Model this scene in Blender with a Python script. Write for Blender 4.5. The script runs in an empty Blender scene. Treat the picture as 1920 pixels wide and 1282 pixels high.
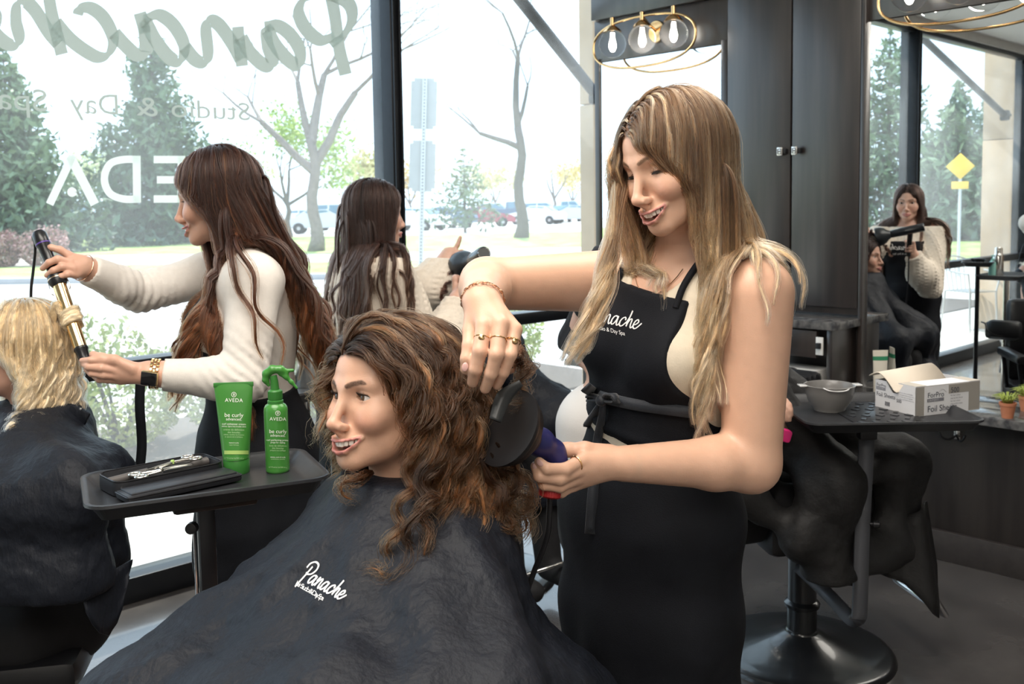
import bpy, bmesh, math, random
import numpy as np
from mathutils import Vector, Matrix
from mathutils.bvhtree import BVHTree

SC = bpy.context.scene
COL = SC.collection
PI = math.pi
rng = np.random.default_rng(7)

# ------------------------------------------------------------------ camera
FPX, CX, CY = 1850.0, 960.0, 536.0          # focal length and principal point in pixels of the 1920 x 1282 frame
CAM = np.array([0.0, 0.0, 1.5])
PITCH, ROLL = math.radians(4.66), math.radians(0.86)
_F = np.array([0.0, math.cos(PITCH), -math.sin(PITCH)])
_R0 = np.array([1.0, 0.0, 0.0]); _U0 = np.cross(_R0, _F)
_R = _R0 * math.cos(ROLL) + _U0 * math.sin(ROLL)
_R = _R0 * math.cos(ROLL) - _U0 * math.sin(ROLL)
_U = np.cross(_R, _F)


def ray(px, py):
    return _F + _R * ((px - CX) / FPX) - _U * ((py - CY) / FPX)


def P(px, py, d):
    """World point at forward depth d (metres) on the sight line through a pixel of the photograph."""
    return CAM + d * ray(px, py)


def G(px, py, z=0.0):
    r = ray(px, py)
    return CAM + r * ((z - CAM[2]) / r[2])


def PLN(px, py, p0, n):
    r = ray(px, py)
    return CAM + r * (np.dot(np.asarray(p0) - CAM, n) / np.dot(r, n))


def proj(p):
    q = np.asarray(p, float) - CAM
    d = q @ _F
    return np.array([CX + FPX * (q @ _R) / d, CY - FPX * (q @ _U) / d, d])


cam_data = bpy.data.cameras.new('camera')
cam = bpy.data.objects.new('camera', cam_data)
COL.objects.link(cam)
SC.camera = cam
cam_data.sensor_width = 36.0
cam_data.lens = 36.0 * FPX / 1920.0
cam_data.shift_y = -(641.0 - CY) / 1920.0
cam_data.clip_start = 0.05
cam_data.clip_end = 400
cam.matrix_world = Matrix(((_R[0], _U[0], -_F[0], CAM[0]), (_R[1], _U[1], -_F[1], CAM[1]), (_R[2], _U[2], -_F[2], CAM[2]), (0, 0, 0, 1)))
cam_data.dof.use_dof = True
cam_data.dof.focus_distance = 1.75
cam_data.dof.aperture_fstop = 9.0
# ------------------------------------------------------------------ world, sun, lamps, exposure
SC.view_settings.view_transform = 'Standard'
SC.view_settings.look = 'None'
SC.view_settings.exposure = 0.0
LAMP_E = 68.0
SC.view_settings.gamma = 1.0
SC.view_settings.use_curve_mapping = False
W = bpy.data.worlds.new('sky'); SC.world = W
W.use_nodes = True
_wn = W.node_tree.nodes; _wn.clear()
_bg = _wn.new('ShaderNodeBackground'); _wo = _wn.new('ShaderNodeOutputWorld')
_bg.inputs[0].default_value = (0.64, 0.81, 1.0, 1); _bg.inputs[1].default_value = 2.6
W.node_tree.links.new(_bg.outputs[0], _wo.inputs[0])


def lamp(name, typ, loc, energy, color=(1, 1, 1), size=1.0, size_y=None, target=None, angle=None):
    l = bpy.data.lights.new(name, typ); l.energy = energy; l.color = color
    if typ == 'AREA':
        l.size = size
        if size_y: l.shape = 'RECTANGLE'; l.size_y = size_y
    if typ == 'SUN' and angle is not None: l.angle = angle
    o = bpy.data.objects.new(name, l); COL.objects.link(o); o.location = loc
    if target is not None:
        o.rotation_euler = (Vector(target) - Vector(loc)).to_track_quat('-Z', 'Y').to_euler()
    return o


lamp('sun', 'SUN', (0, 0, 30), 7.0, (1.0, .95, .86), angle=math.radians(.6), target=(.03, -.47, 30 - .883))
# ------------------------------------------------------------------ objects and materials
MATS = {}


def mat(name, color=(0.5, 0.5, 0.5), rough=0.5, metal=0.0, noise=0.0, nscale=20.0, bump=0.0, bscale=60.0, coat=0.0,
        vcol=None, sss=0.0, emit=None, estr=0.0, trans=0.0, ior=1.45, sheen=0.0, spec=None, stretch=None, color2=None, alpha=1.0, detail=4.0):
    if name in MATS: return MATS[name]
    m = bpy.data.materials.new(name); m.use_nodes = True
    nt = m.node_tree; N = nt.nodes; L = nt.links
    b = N['Principled BSDF']
    b.inputs['Base Color'].default_value = (*color, 1); b.inputs['Roughness'].default_value = rough
    b.inputs['Metallic'].default_value = metal; b.inputs['IOR'].default_value = ior
    if coat: b.inputs['Coat Weight'].default_value = coat; b.inputs['Coat Roughness'].default_value = 0.08
    if sss:
        b.inputs['Subsurface Weight'].default_value = sss
        b.inputs['Subsurface Radius'].default_value = (1.0, 0.35, 0.2); b.inputs['Subsurface Scale'].default_value = 0.008
    if emit: b.inputs['Emission Color'].default_value = (*emit, 1); b.inputs['Emission Strength'].default_value = estr
    if trans: b.inputs['Transmission Weight'].default_value = trans
    if sheen: b.inputs['Sheen Weight'].default_value = sheen; b.inputs['Sheen Roughness'].default_value = 0.5
    if spec is not None: b.inputs['Specular IOR Level'].default_value = spec
    if alpha < 1: b.inputs['Alpha'].default_value = alpha
    tc = N.new('ShaderNodeTexCoord'); vec = tc.outputs['Object']
    if stretch:
        mp = N.new('ShaderNodeMapping'); mp.inputs['Scale'].default_value = stretch
        L.new(vec, mp.inputs[0]); vec = mp.outputs[0]
    src = None
    if vcol:
        a = N.new('ShaderNodeAttribute'); a.attribute_name = vcol; src = a.outputs['Color']
    if noise or color2:
        t = N.new('ShaderNodeTexNoise'); t.inputs['Scale'].default_value = nscale; t.inputs['Detail'].default_value = detail
        L.new(vec, t.inputs['Vector'])
        mx = N.new('ShaderNodeMix'); mx.data_type = 'RGBA'
        if color2:
            rp = N.new('ShaderNodeMapRange'); rp.inputs[1].default_value = 0.35; rp.inputs[2].default_value = 0.65
            L.new(t.outputs[0], rp.inputs[0]); L.new(rp.outputs[0], mx.inputs[0])
            mx.inputs[6].default_value = (*color, 1); mx.inputs[7].default_value = (*color2, 1)
            if src: L.new(src, mx.inputs[6])
        else:
            mx.blend_type = 'MULTIPLY'; mx.inputs[0].default_value = 1.0
            rp = N.new('ShaderNodeMapRange'); rp.inputs[1].default_value = 0.3; rp.inputs[2].default_value = 0.7
            rp.inputs[3].default_value = 1 - noise; rp.inputs[4].default_value = 1 + noise
            L.new(t.outputs[0], rp.inputs[0])
            if src: L.new(src, mx.inputs[6])
            else: mx.inputs[6].default_value = (*color, 1)
            L.new(rp.outputs[0], mx.inputs[7])
        src = mx.outputs[2]
    if src: L.new(src, b.inputs['Base Color'])
    if bump:
        t2 = N.new('ShaderNodeTexNoise'); t2.inputs['Scale'].default_value = bscale; t2.inputs['Detail'].default_value = 3
        L.new(vec, t2.inputs['Vector'])
        bm_ = N.new('ShaderNodeBump'); bm_.inputs['Strength'].default_value = min(1.0, bump); bm_.inputs['Distance'].default_value = 0.004
        L.new(t2.outputs[0], bm_.inputs['Height']); L.new(bm_.outputs[0], b.inputs['Normal'])
    MATS[name] = m
    return m


def new_obj(name, data, parent=None, m=None):
    o = bpy.data.objects.new(name, data); COL.objects.link(o)
    if parent is not None:
        o.parent = parent
        o.matrix_parent_inverse = Matrix.Translation(-parent.location) if parent.type == 'EMPTY' and parent.parent is None else Matrix.Identity(4)
    if m is not None and data is not None: data.materials.append(m)
    return o


def tag(o, label=None, cat=None, group=None, kind=None):
    if label: o['label'] = label
    if cat: o['category'] = cat
    if group: o['group'] = group
    if kind: o['kind'] = kind
    return o


def thing(name, label, cat, loc=(0, 0, 0), group=None):
    """An Empty at the thing's base; its parts keep world coordinates."""
    o = bpy.data.objects.new(name, None); COL.objects.link(o)
    o.location = Vector(tuple(float(v) for v in loc)); o.empty_display_size = 0.05
    return tag(o, label, cat, group)


def mesh_np(name, V, F, smooth=True, colors=None):
    """V (n,3), F (m,3|4) -> mesh."""
    V = np.ascontiguousarray(V, np.float32); F = np.asarray(F, np.int32)
    me = bpy.data.meshes.new(name)
    k = F.shape[1]
    me.vertices.add(len(V)); me.vertices.foreach_set('co', V.ravel())
    me.loops.add(F.size); me.loops.foreach_set('vertex_index', np.ascontiguousarray(F.ravel()))
    me.polygons.add(len(F)); me.polygons.foreach_set('loop_start', np.arange(0, F.size, k, dtype=np.int32))
    me.update(calc_edges=True); me.validate()
    me.polygons.foreach_set('use_smooth', np.full(len(me.polygons), smooth))
    if colors is not None:
        a = me.color_attributes.new('col', 'FLOAT_COLOR', 'POINT')
        c = np.ones((len(V), 4), np.float32); c[:, :3] = colors
        a.data.foreach_set('color', c.ravel())
    return me


def bm_obj(name, bm, m=None, parent=None, smooth=False, auto=None):
    me = bpy.data.meshes.new(name); bm.to_mesh(me); bm.free()
    if smooth:
        me.polygons.foreach_set('use_smooth', np.full(len(me.polygons), True))
        if auto is not None:
            try: me.set_sharp_from_angle(angle=math.radians(auto))
            except Exception: pass
    return new_obj(name, me, parent, m)


def bm_box(bm, c, s, R=None, bevel=0.0):
    """Box centred at c, full sizes s, rotation R (3x3)."""
    M = Matrix.Translation(Vector(tuple(map(float, c))))
    if R is not None: M = M @ (Matrix(R) if not isinstance(R, Matrix) else R).to_4x4()
    r = bmesh.ops.create_cube(bm, size=1.0)
    vs = r['verts']
    bmesh.ops.scale(bm, vec=Vector(tuple(map(float, s))), verts=vs)
    if bevel:
        es = list({e for v in vs for e in v.link_edges})
        g = bmesh.ops.bevel(bm, geom=es, offset=bevel, segments=2, affect='EDGES', profile=0.5)
        vs = list({v for f in g['faces'] for v in f.verts} | {v for v in vs if v.is_valid})
    bmesh.ops.transform(bm, matrix=M, verts=vs)
    return vs


def box_obj(name, c, s, m, parent=None, R=None, bevel=0.003):
    bm = bmesh.new(); bm_box(bm, c, s, R, bevel)
    return bm_obj(name, bm, m, parent, smooth=bevel > 0, auto=40)


def bm_tube(bm, pts, r, n=8, cap=True, closed=False):
    pts = [Vector(tuple(map(float, p))) for p in pts]
    rs = r if hasattr(r, '__len__') else [r] * len(pts)
    rings = []; up = None
    for i, p in enumerate(pts):
        a = pts[i - 1] if (i > 0 or closed) else p; b = pts[(i + 1) % len(pts)] if (i < len(pts) - 1 or closed) else p
        t = (b - a).normalized() if (b - a).length > 1e-9 else Vector((0, 0, 1))
        if up is None:
            up = Vector((0, 0, 1)) if abs(t.z) < 0.9 else Vector((1, 0, 0))
        u = (up - t * up.dot(t)).normalized(); v = t.cross(u); up = u
        rings.append([bm.verts.new(p + (u * math.cos(2 * PI * k / n) + v * math.sin(2 * PI * k / n)) * rs[i]) for k in range(n)])
    m = len(rings)
    for i in range(m if closed else m - 1):
        A, B = rings[i], rings[(i + 1) % m]
        for k in range(n):
            bm.faces.new((A[k], A[(k + 1) % n], B[(k + 1) % n], B[k]))
    if cap and not closed:
        bm.faces.new(rings[0][::-1]); bm.faces.new(rings[-1])


def tube_obj(name, pts, r, m, parent=None, n=10, closed=False):
    bm = bmesh.new(); bm_tube(bm, pts, r, n, closed=closed)
    return bm_obj(name, bm, m, parent, smooth=True, auto=50)


def bm_lathe(bm, prof, M=None, n=32, capb=True, capt=True):
    """prof: list of (radius, height); axis z, transformed by M."""
    M = M or Matrix.Identity(4)
    rings = []
    for r, z in prof:
        rings.append([bm.verts.new(M @ Vector((r * math.cos(2 * PI * k / n), r * math.sin(2 * PI * k / n), z))) for k in range(n)])
    for A, B in zip(rings, rings[1:]):
        for k in range(n): bm.faces.new((A[k], A[(k + 1) % n], B[(k + 1) % n], B[k]))
    if capb: bm.faces.new(rings[0][::-1])
    if capt: bm.faces.new(rings[-1])


def lathe_obj(name, prof, m, parent=None, M=None, n=32, capb=True, capt=True, auto=40):
    bm = bmesh.new(); bm_lathe(bm, prof, M, n, capb, capt)
    bmesh.ops.recalc_face_normals(bm, faces=bm.faces)
    return bm_obj(name, bm, m, parent, smooth=True, auto=auto)


def frame(o, x=None, y=None, z=None):
    """4x4 matrix with origin o and the given axes (two given, third computed)."""
    f = lambda v: Vector(tuple(map(float, v))).normalized()
    if x is not None and z is not None:
        z = f(z); x = f(x); x = (x - z * x.dot(z)).normalized(); y = z.cross(x)
    elif y is not None and z is not None:
        z = f(z); y = f(y); y = (y - z * y.dot(z)).normalized(); x = y.cross(z)
    else:
        x = f(x); y = f(y); y = (y - x * y.dot(x)).normalized(); z = x.cross(y)
    M = Matrix((x, y, z)).transposed().to_4x4(); M.translation = Vector(tuple(map(float, o)))
    return M


def axis_frame(a, b):
    """4x4: origin a, z along a->b."""
    a = Vector(tuple(map(float, a))); b = Vector(tuple(map(float, b))); z = (b - a).normalized()
    ref = Vector((1, 0, 0)) if abs(z.x) < 0.9 else Vector((0, 1, 0))
    return frame(a, x=ref, z=z)


def catmull(pts, n):
    """Catmull-Rom resample to n points (numpy), works for any width."""
    p = np.asarray(pts, float)
    q = np.vstack([2 * p[0] - p[1], p, 2 * p[-1] - p[-2]])
    t = np.linspace(0, len(p) - 1 - 1e-9, n); i = t.astype(int); u = (t - i)[:, None]
    a, b, c, d = q[i], q[i + 1], q[i + 2], q[i + 3]
    return 0.5 * ((2 * b) + (c - a) * u + (2 * a - 5 * b + 4 * c - d) * u ** 2 + (3 * b - a - 3 * c + d) * u ** 3)


_NT = rng.random((64, 64, 64)).astype(np.float32)


def vnoise(p, scale=1.0):
    """smooth value noise in [-1,1] for points (n,3)."""
    q = np.asarray(p, np.float32) * scale + 1000.0
    i = np.floor(q).astype(np.int32); f = q - i; f = f * f * (3 - 2 * f)
    def T(dx, dy, dz): return _NT[(i[..., 0] + dx) & 63, (i[..., 1] + dy) & 63, (i[..., 2] + dz) & 63]
    x0 = T(0, 0, 0) * (1 - f[..., 0]) + T(1, 0, 0) * f[..., 0]; x1 = T(0, 1, 0) * (1 - f[..., 0]) + T(1, 1, 0) * f[..., 0]
    x2 = T(0, 0, 1) * (1 - f[..., 0]) + T(1, 0, 1) * f[..., 0]; x3 = T(0, 1, 1) * (1 - f[..., 0]) + T(1, 1, 1) * f[..., 0]
    y0 = x0 * (1 - f[..., 1]) + x1 * f[..., 1]; y1 = x2 * (1 - f[..., 1]) + x3 * f[..., 1]
    return 2 * (y0 * (1 - f[..., 2]) + y1 * f[..., 2]) - 1


# ------------------------------------------------------------------ signed-distance modelling (smooth unions, meshed with surface nets)
class SDF:
    def __init__(s): s.ops = []
    def _add(s, kind, prm, c, r, k, op, M): s.ops.append((kind, prm, np.asarray(c, float), float(r), k, op, M)); return s
    def cone(s, a, b, ra, rb=None, k=0.02, op='u', M=None):
        a = np.asarray(a, float); b = np.asarray(b, float); rb = ra if rb is None else rb
        if np.linalg.norm(b - a) < 1e-6: return s.sph(a, ra, k, op, M)
        return s._add('c', (a, b, ra, rb), (a + b) / 2, np.linalg.norm(b - a) / 2 + max(ra, rb), k, op, M)
    def sph(s, c, r, k=0.02, op='u', M=None): return s._add('s', (np.asarray(c, float), r), c, r, k, op, M)
    def ell(s, c, r, k=0.02, op='u', M=None, R=None):
        return s._add('e', (np.asarray(c, float), np.asarray(r, float), R), c, max(r), k, op, M)
    def chain(s, pts, rs, k=0.01, op='u', M=None):
        rs = rs if hasattr(rs, '__len__') else [rs] * len(pts)
        for a, b, ra, rb in zip(pts, pts[1:], rs, rs[1:]): s.cone(a, b, ra, rb, k, op, M)
        return s
    @staticmethod
    def _d(kind, prm, p):
        if kind == 's': return np.sqrt(((p - prm[0].astype(np.float32)) ** 2).sum(-1)) - prm[1]
        if kind == 'c':
            a, b, ra, rb = prm
            ba = (b - a).astype(np.float32); pa = p - a.astype(np.float32)
            h = np.clip((pa @ ba) / float(ba @ ba), 0, 1)
            return np.sqrt(((pa - h[..., None] * ba) ** 2).sum(-1)) - (ra + (rb - ra) * h)
        c, r, R = prm
        q = p - c.astype(np.float32)
        if R is not None: q = q @ np.asarray(R, np.float32)
        r = r.astype(np.float32)
        k0 = np.sqrt(((q / r) ** 2).sum(-1)); k1 = np.sqrt(((q / (r * r)) ** 2).sum(-1))
        return k0 * (k0 - 1) / np.maximum(k1, 1e-6)
    @staticmethod
    def _wc(c, M): return c if M is None else M[:3, :3] @ c + M[:3, 3]
    @staticmethod
    def _sc(M): return 1.0 if M is None else float(np.linalg.norm(M[:3, 0]))
    def bounds(s, pad=0.0):
        lo = np.full(3, 1e9); hi = -lo
        for kind, prm, c, r, k, op, M in s.ops:
            if op == 'u':
                w = s._wc(c, M); r = r * s._sc(M); lo = np.minimum(lo, w - r); hi = np.maximum(hi, w + r)
        return lo - pad, hi + pad
    @staticmethod
    def _comb(D, d, k, op):
        if op == 'u':
            h = np.clip(0.5 + 0.5 * (D - d) / k, 0, 1)
            return D + (d - D) * h - k * h * (1 - h)
        d = -d                                                   # subtract
        h = np.clip(0.5 - 0.5 * (D - d) / k, 0, 1)
        return D + (d - D) * h + k * h * (1 - h)
    def grid(s, lo, hi, h, pad=0.0):
        lo = np.asarray(lo, float); n = np.maximum(2, np.ceil((np.asarray(hi) - lo) / h).astype(int) + 1)
        D = np.full(tuple(n), 1.0, np.float32)
        ax = [(lo[i] + h * np.arange(n[i])).astype(np.float32) for i in range(3)]
        for kind, prm, c, r, k, op, M in s.ops:
            w = s._wc(c, M); m_ = s._sc(M); k = k * m_; R = r * m_ + k + 3 * h + pad
            i0 = np.maximum(0, np.floor((w - R - lo) / h).astype(int)); i1 = np.minimum(n, np.ceil((w + R - lo) / h).astype(int) + 1)
            if (i1 <= i0).any(): continue
            sl = tuple(slice(a, b) for a, b in zip(i0, i1))
            p = np.stack(np.meshgrid(*[ax[j][i0[j]:i1[j]] for j in range(3)], indexing='ij'), -1)
            if M is not None: p = (p - M[:3, 3].astype(np.float32)) @ (M[:3, :3] / m_ ** 2).astype(np.float32)
            D[sl] = s._comb(D[sl], s._d(kind, prm, p) * m_, k, op)
        return D, lo, ax
    def at(s, p):
        p = np.asarray(p, np.float32); D = np.full(p.shape[:-1], 1.0, np.float32)
        for kind, prm, c, r, k, op, M in s.ops:
            m_ = s._sc(M)
            q = p if M is None else (p - M[:3, 3].astype(np.float32)) @ (M[:3, :3] / m_ ** 2).astype(np.float32)
            D = s._comb(D, s._d(kind, prm, q) * m_, k * m_, op)
        return D
    def grad(s, p, e=0.003):
        g = np.stack([s.at(p + np.eye(3)[i] * e) - s.at(p - np.eye(3)[i] * e) for i in range(3)], -1)
        return g / np.maximum(np.linalg.norm(g, axis=-1, keepdims=True), 1e-9)
    def copy(s):
        t = SDF(); t.ops = list(s.ops); return t


def nets(D, lo, h):
    """naive surface nets -> V, F (quads)."""
    S = D < 0
    c = [S[i:S.shape[0] - 1 + i, j:S.shape[1] - 1 + j, k:S.shape[2] - 1 + k] for i in (0, 1) for j in (0, 1) for k in (0, 1)]
    any_ = c[0].copy(); all_ = c[0].copy()
    for x in c[1:]: any_ |= x; all_ &= x
    act = any_ & ~all_
    I = np.argwhere(act)
    if len(I) == 0: return np.zeros((0, 3)), np.zeros((0, 4), int)
    idx = np.full(act.shape, -1, np.int32); idx[act] = np.arange(len(I))
    off = np.array([(i, j, k) for i in (0, 1) for j in (0, 1) for k in (0, 1)])
    v = np.stack([D[I[:, 0] + o[0], I[:, 1] + o[1], I[:, 2] + o[2]] for o in off], 1)
    acc = np.zeros((len(I), 3)); cnt = np.zeros(len(I))
    for a in range(8):
        for b in range(a + 1, 8):
            if np.abs(off[a] - off[b]).sum() != 1: continue
            va, vb = v[:, a], v[:, b]; m = (va < 0) != (vb < 0)
            t = np.where(m, va / np.where(m, va - vb, 1), 0)
            acc += np.where(m[:, None], off[a] + (off[b] - off[a]) * t[:, None], 0); cnt += m
    V = np.asarray(lo) + h * (I + acc / cnt[:, None])
    Fs = []
    for ax_ in range(3):
        u, w = [(1, 2), (2, 0), (0, 1)][ax_]
        sl0 = [slice(None)] * 3; sl1 = [slice(None)] * 3
        sl0[ax_] = slice(0, -1); sl1[ax_] = slice(1, None)
        A, B = S[tuple(sl0)], S[tuple(sl1)]
        E = np.argwhere(A != B)
        ok = (E[:, u] > 0) & (E[:, w] > 0) & (E[:, u] < D.shape[u] - 1) & (E[:, w] < D.shape[w] - 1)
        E = E[ok]
        if len(E) == 0: continue
        def cell(du, dw):
            q = E.copy(); q[:, u] -= du; q[:, w] -= dw
            return idx[q[:, 0], q[:, 1], q[:, 2]]
        f = np.stack([cell(1, 1), cell(0, 1), cell(0, 0), cell(1, 0)], 1)
        flip = ~A[E[:, 0], E[:, 1], E[:, 2]]
        f[flip] = f[flip][:, ::-1]
        Fs.append(f)
    F = np.vstack(Fs); F = F[(F >= 0).all(1)]
    return V, F


def sdf_mesh(sdf, h, fine=(), lo=None, hi=None, region=None, off=0.0, dfun=None, pad=0.0):
    """Mesh of the zero set of (sdf - off [+ dfun(points)]) cut to region(points) < 0; FINE: (lo, hi, h) boxes meshed finer."""
    b0, b1 = sdf.bounds(0.01 + off + 2 * h)
    lo = b0 if lo is None else np.asarray(lo, float); hi = b1 if hi is None else np.asarray(hi, float)

    def run(lo_, hi_, hh):
        D, l, ax = sdf.grid(lo_, hi_, hh, pad + off)
        if off or dfun or region:
            D = D - off
            if dfun or region:
                p = np.stack(np.meshgrid(*ax, indexing='ij'), -1)
                near = np.abs(D) < 0.06 if region is None else D < 0.06
                if dfun: D[near] += dfun(p[near])
                if region:
                    r = np.full(D.shape, 1.0, np.float32); r[near] = region(p[near]); D = np.maximum(D, r)
        return nets(D, l, hh)
    V, F = run(lo, hi, h)
    Vs, Fs = [V], []
    C = V[F].mean(1) if len(F) else np.zeros((0, 3)); keep = np.ones(len(F), bool)
    for l, u, hh in fine:
        keep &= ~((C > np.asarray(l) + 1.2 * h) & (C < np.asarray(u) - 1.2 * h)).all(1)
    Fs.append(F[keep]); n = len(V)
    for l, u, hh in fine:
        v, f = run(l, u, hh)
        Vs.append(v); Fs.append(f + n); n += len(v)
    V = np.vstack(Vs); F = np.vstack(Fs)
    used = np.unique(F); mp = np.full(len(V), -1); mp[used] = np.arange(len(used))
    return V[used], mp[F]
# ------------------------------------------------------------------ heads (local frame: x = the person's right->left flipped sign free, y forward, z up, origin on the eye line)
EYE = np.array([0.0315, 0.0590, 0.0]); EYE_R = 0.0125


def lip_curves(smile):
    if smile:
        up = [(-.0315, .0715, -.0575), (-.0235, .0835, -.0605), (-.0110, .0925, -.0632), (0, .0942, -.0642), (.0110, .0925, -.0632), (.0235, .0835, -.0605), (.0315, .0715, -.0575)]
        lo = [(-.0315, .0715, -.0590), (-.0240, .0815, -.0690), (-.0120, .0888, -.0775), (0, .0910, -.0795), (.0120, .0888, -.0775), (.0240, .0815, -.0690), (.0315, .0715, -.0590)]
    else:
        up = [(-.0240, .0800, -.0690), (-.0150, .0890, -.0672), (-.0060, .0945, -.0655), (0, .0945, -.0668), (.0060, .0945, -.0655), (.0150, .0890, -.0672), (.0240, .0800, -.0690)]
        lo = [(-.0230, .0795, -.0700), (-.0150, .0870, -.0735), (-.0070, .0915, -.0765), (0, .0925, -.0772), (.0070, .0915, -.0765), (.0150, .0870, -.0735), (.0230, .0795, -.0700)]
    return np.array(up), np.array(lo)


def head_sdf(s, M, smile=1.0, lid=0.0042, gaze_down=0.0, ears=True):
    """Add a woman's head to sdf S. M: 4x4 numpy head-to-world."""
    kw = dict(M=M)
    s.ell((0, -.012, .030), (.0740, .0940, .0800), .02, **kw)
    s.ell((0, .020, -.030), (.0600, .0580, .0780), .03, **kw)
    for x in (-1, 1):
        s.cone((x * .0440, .004, -.058), (x * .014, .066, -.0905), .0165, .0150, .022, **kw)
        s.ell((x * .0405, .0500, -.0240), (.0230, .0220, .0200), .02, **kw)
        s.cone((x * .010, .0760, .0150), (x * .043, .0600, .0180), .0095, .0090, .012, **kw)
        if smile: s.ell((x * .0385, .0630, -.0360), (.0165, .0150, .0145), .016, **kw)
        else: s.ell((x * .036, .0600, -.0420), (.0170, .0150, .0170), .02, **kw)
    s.ell((0, .062, -.066), (.0280, .0270, .0220), .016, **kw)
    s.ell((0, .0700, -.0950), (.0150, .0150, .0125), .014, **kw)
    for x in (-1, 1):
        s.ell((x * .0290, .0860, .0000), (.0160, .0165, .0130), .012, op='s', **kw)
    s.cone((0, .0775, .0060), (0, .0995, -.0355), .0070, .0078, .010, **kw)
    s.ell((0, .1015, -.0390), (.0088, .0088, .0080), .007, **kw)
    for x in (-1, 1):
        s.ell((x * .0110, .0915, -.0430), (.0062, .0095, .0060), .008, **kw)
    s.cone((0, .0985, -.0455), (0, .0890, -.0530), .0040, .0050, .005, **kw)
    for x in (-1, 1):
        s.ell((x * .0066, .0965, -.0495), (.0032, .0056, .0030), .002, op='s', **kw)
    up, lo = lip_curves(smile)
    if smile:
        for x in (-1, 1):                                         # nasolabial fold
            s.chain([(x * .0165, .0950, -.0440), (x * .0290, .0850, -.0545), (x * .0350, .0760, -.0670)], [.0018, .0024, .0018], .007, 's', **kw)
    r_up = [.0016, .0025, .0031, .0030, .0031, .0025, .0016] if smile else [.0022, .0032, .0040, .0038, .0040, .0032, .0022]; r_lo = [.0016, .0030, .0042, .0046, .0042, .0030, .0016]
    s.chain(up, r_up, .004, **kw); s.chain(lo, r_lo, .005, **kw)
    if smile:
        ts = np.linspace(-.97, .97, 13); tt = np.linspace(-1, 1, 7)  # the open mouth between the lips
        A = np.stack([np.interp(ts, tt, up[:, i]) for i in range(3)], 1); B = np.stack([np.interp(ts, tt, lo[:, i]) for i in range(3)], 1)
        g = np.maximum(.0004, (A - B)[:, 2] / 2 - .0013)
        for dy in (.003, -.001, -.005, -.009):
            s.chain((A + B) / 2 + (0, dy, 0), g * (1 if dy > -.008 else 1.1), .0010, 's', **kw)
    else:
        s.chain([(-.0235, .0845, -.0698), (-.012, .0945, -.0703), (0, .0985, -.0712), (.012, .0945, -.0703), (.0235, .0845, -.0698)], .0008, .002, 's', **kw)
    for x in (-1, 1):                                             # lids around the eyeballs
        e = EYE * (x, 1, 1)
        s.sph(e, EYE_R + .0019, .004, **kw)
        s.ell(e + (x * -.0003, .0100, -gaze_down), (.0132, .0125, lid), .0012, op='s', **kw)
        s.sph(e, EYE_R + .0002, .0004, op='s', **kw)
        if ears:
            s.ell((x * .0730, -.0120, -.0120), (.0060, .0165, .0290), .006, **kw)
            s.ell((x * .0790, -.0080, -.0100), (.0050, .0100, .0190), .004, op='s', **kw)
    return s


def npM(M): return np.array(M) if not isinstance(M, np.ndarray) else M


def seg_dist(p, pts):
    d = np.full(len(p), 9.0)
    for a, b in zip(pts, pts[1:]):
        ba = b - a; h = np.clip((p - a) @ ba / (ba @ ba), 0, 1)
        d = np.minimum(d, np.linalg.norm(p - a - h[:, None] * ba, axis=1))
    return d


def sstep(e0, e1, x):
    t = np.clip((x - e0) / (e1 - e0), 0, 1); return t * t * (3 - 2 * t)


BROW = np.array([(.0130, .0860, .0165), (.0240, .0835, .0205), (.0350, .0760, .0225), (.0450, .0650, .0190)])


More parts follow.
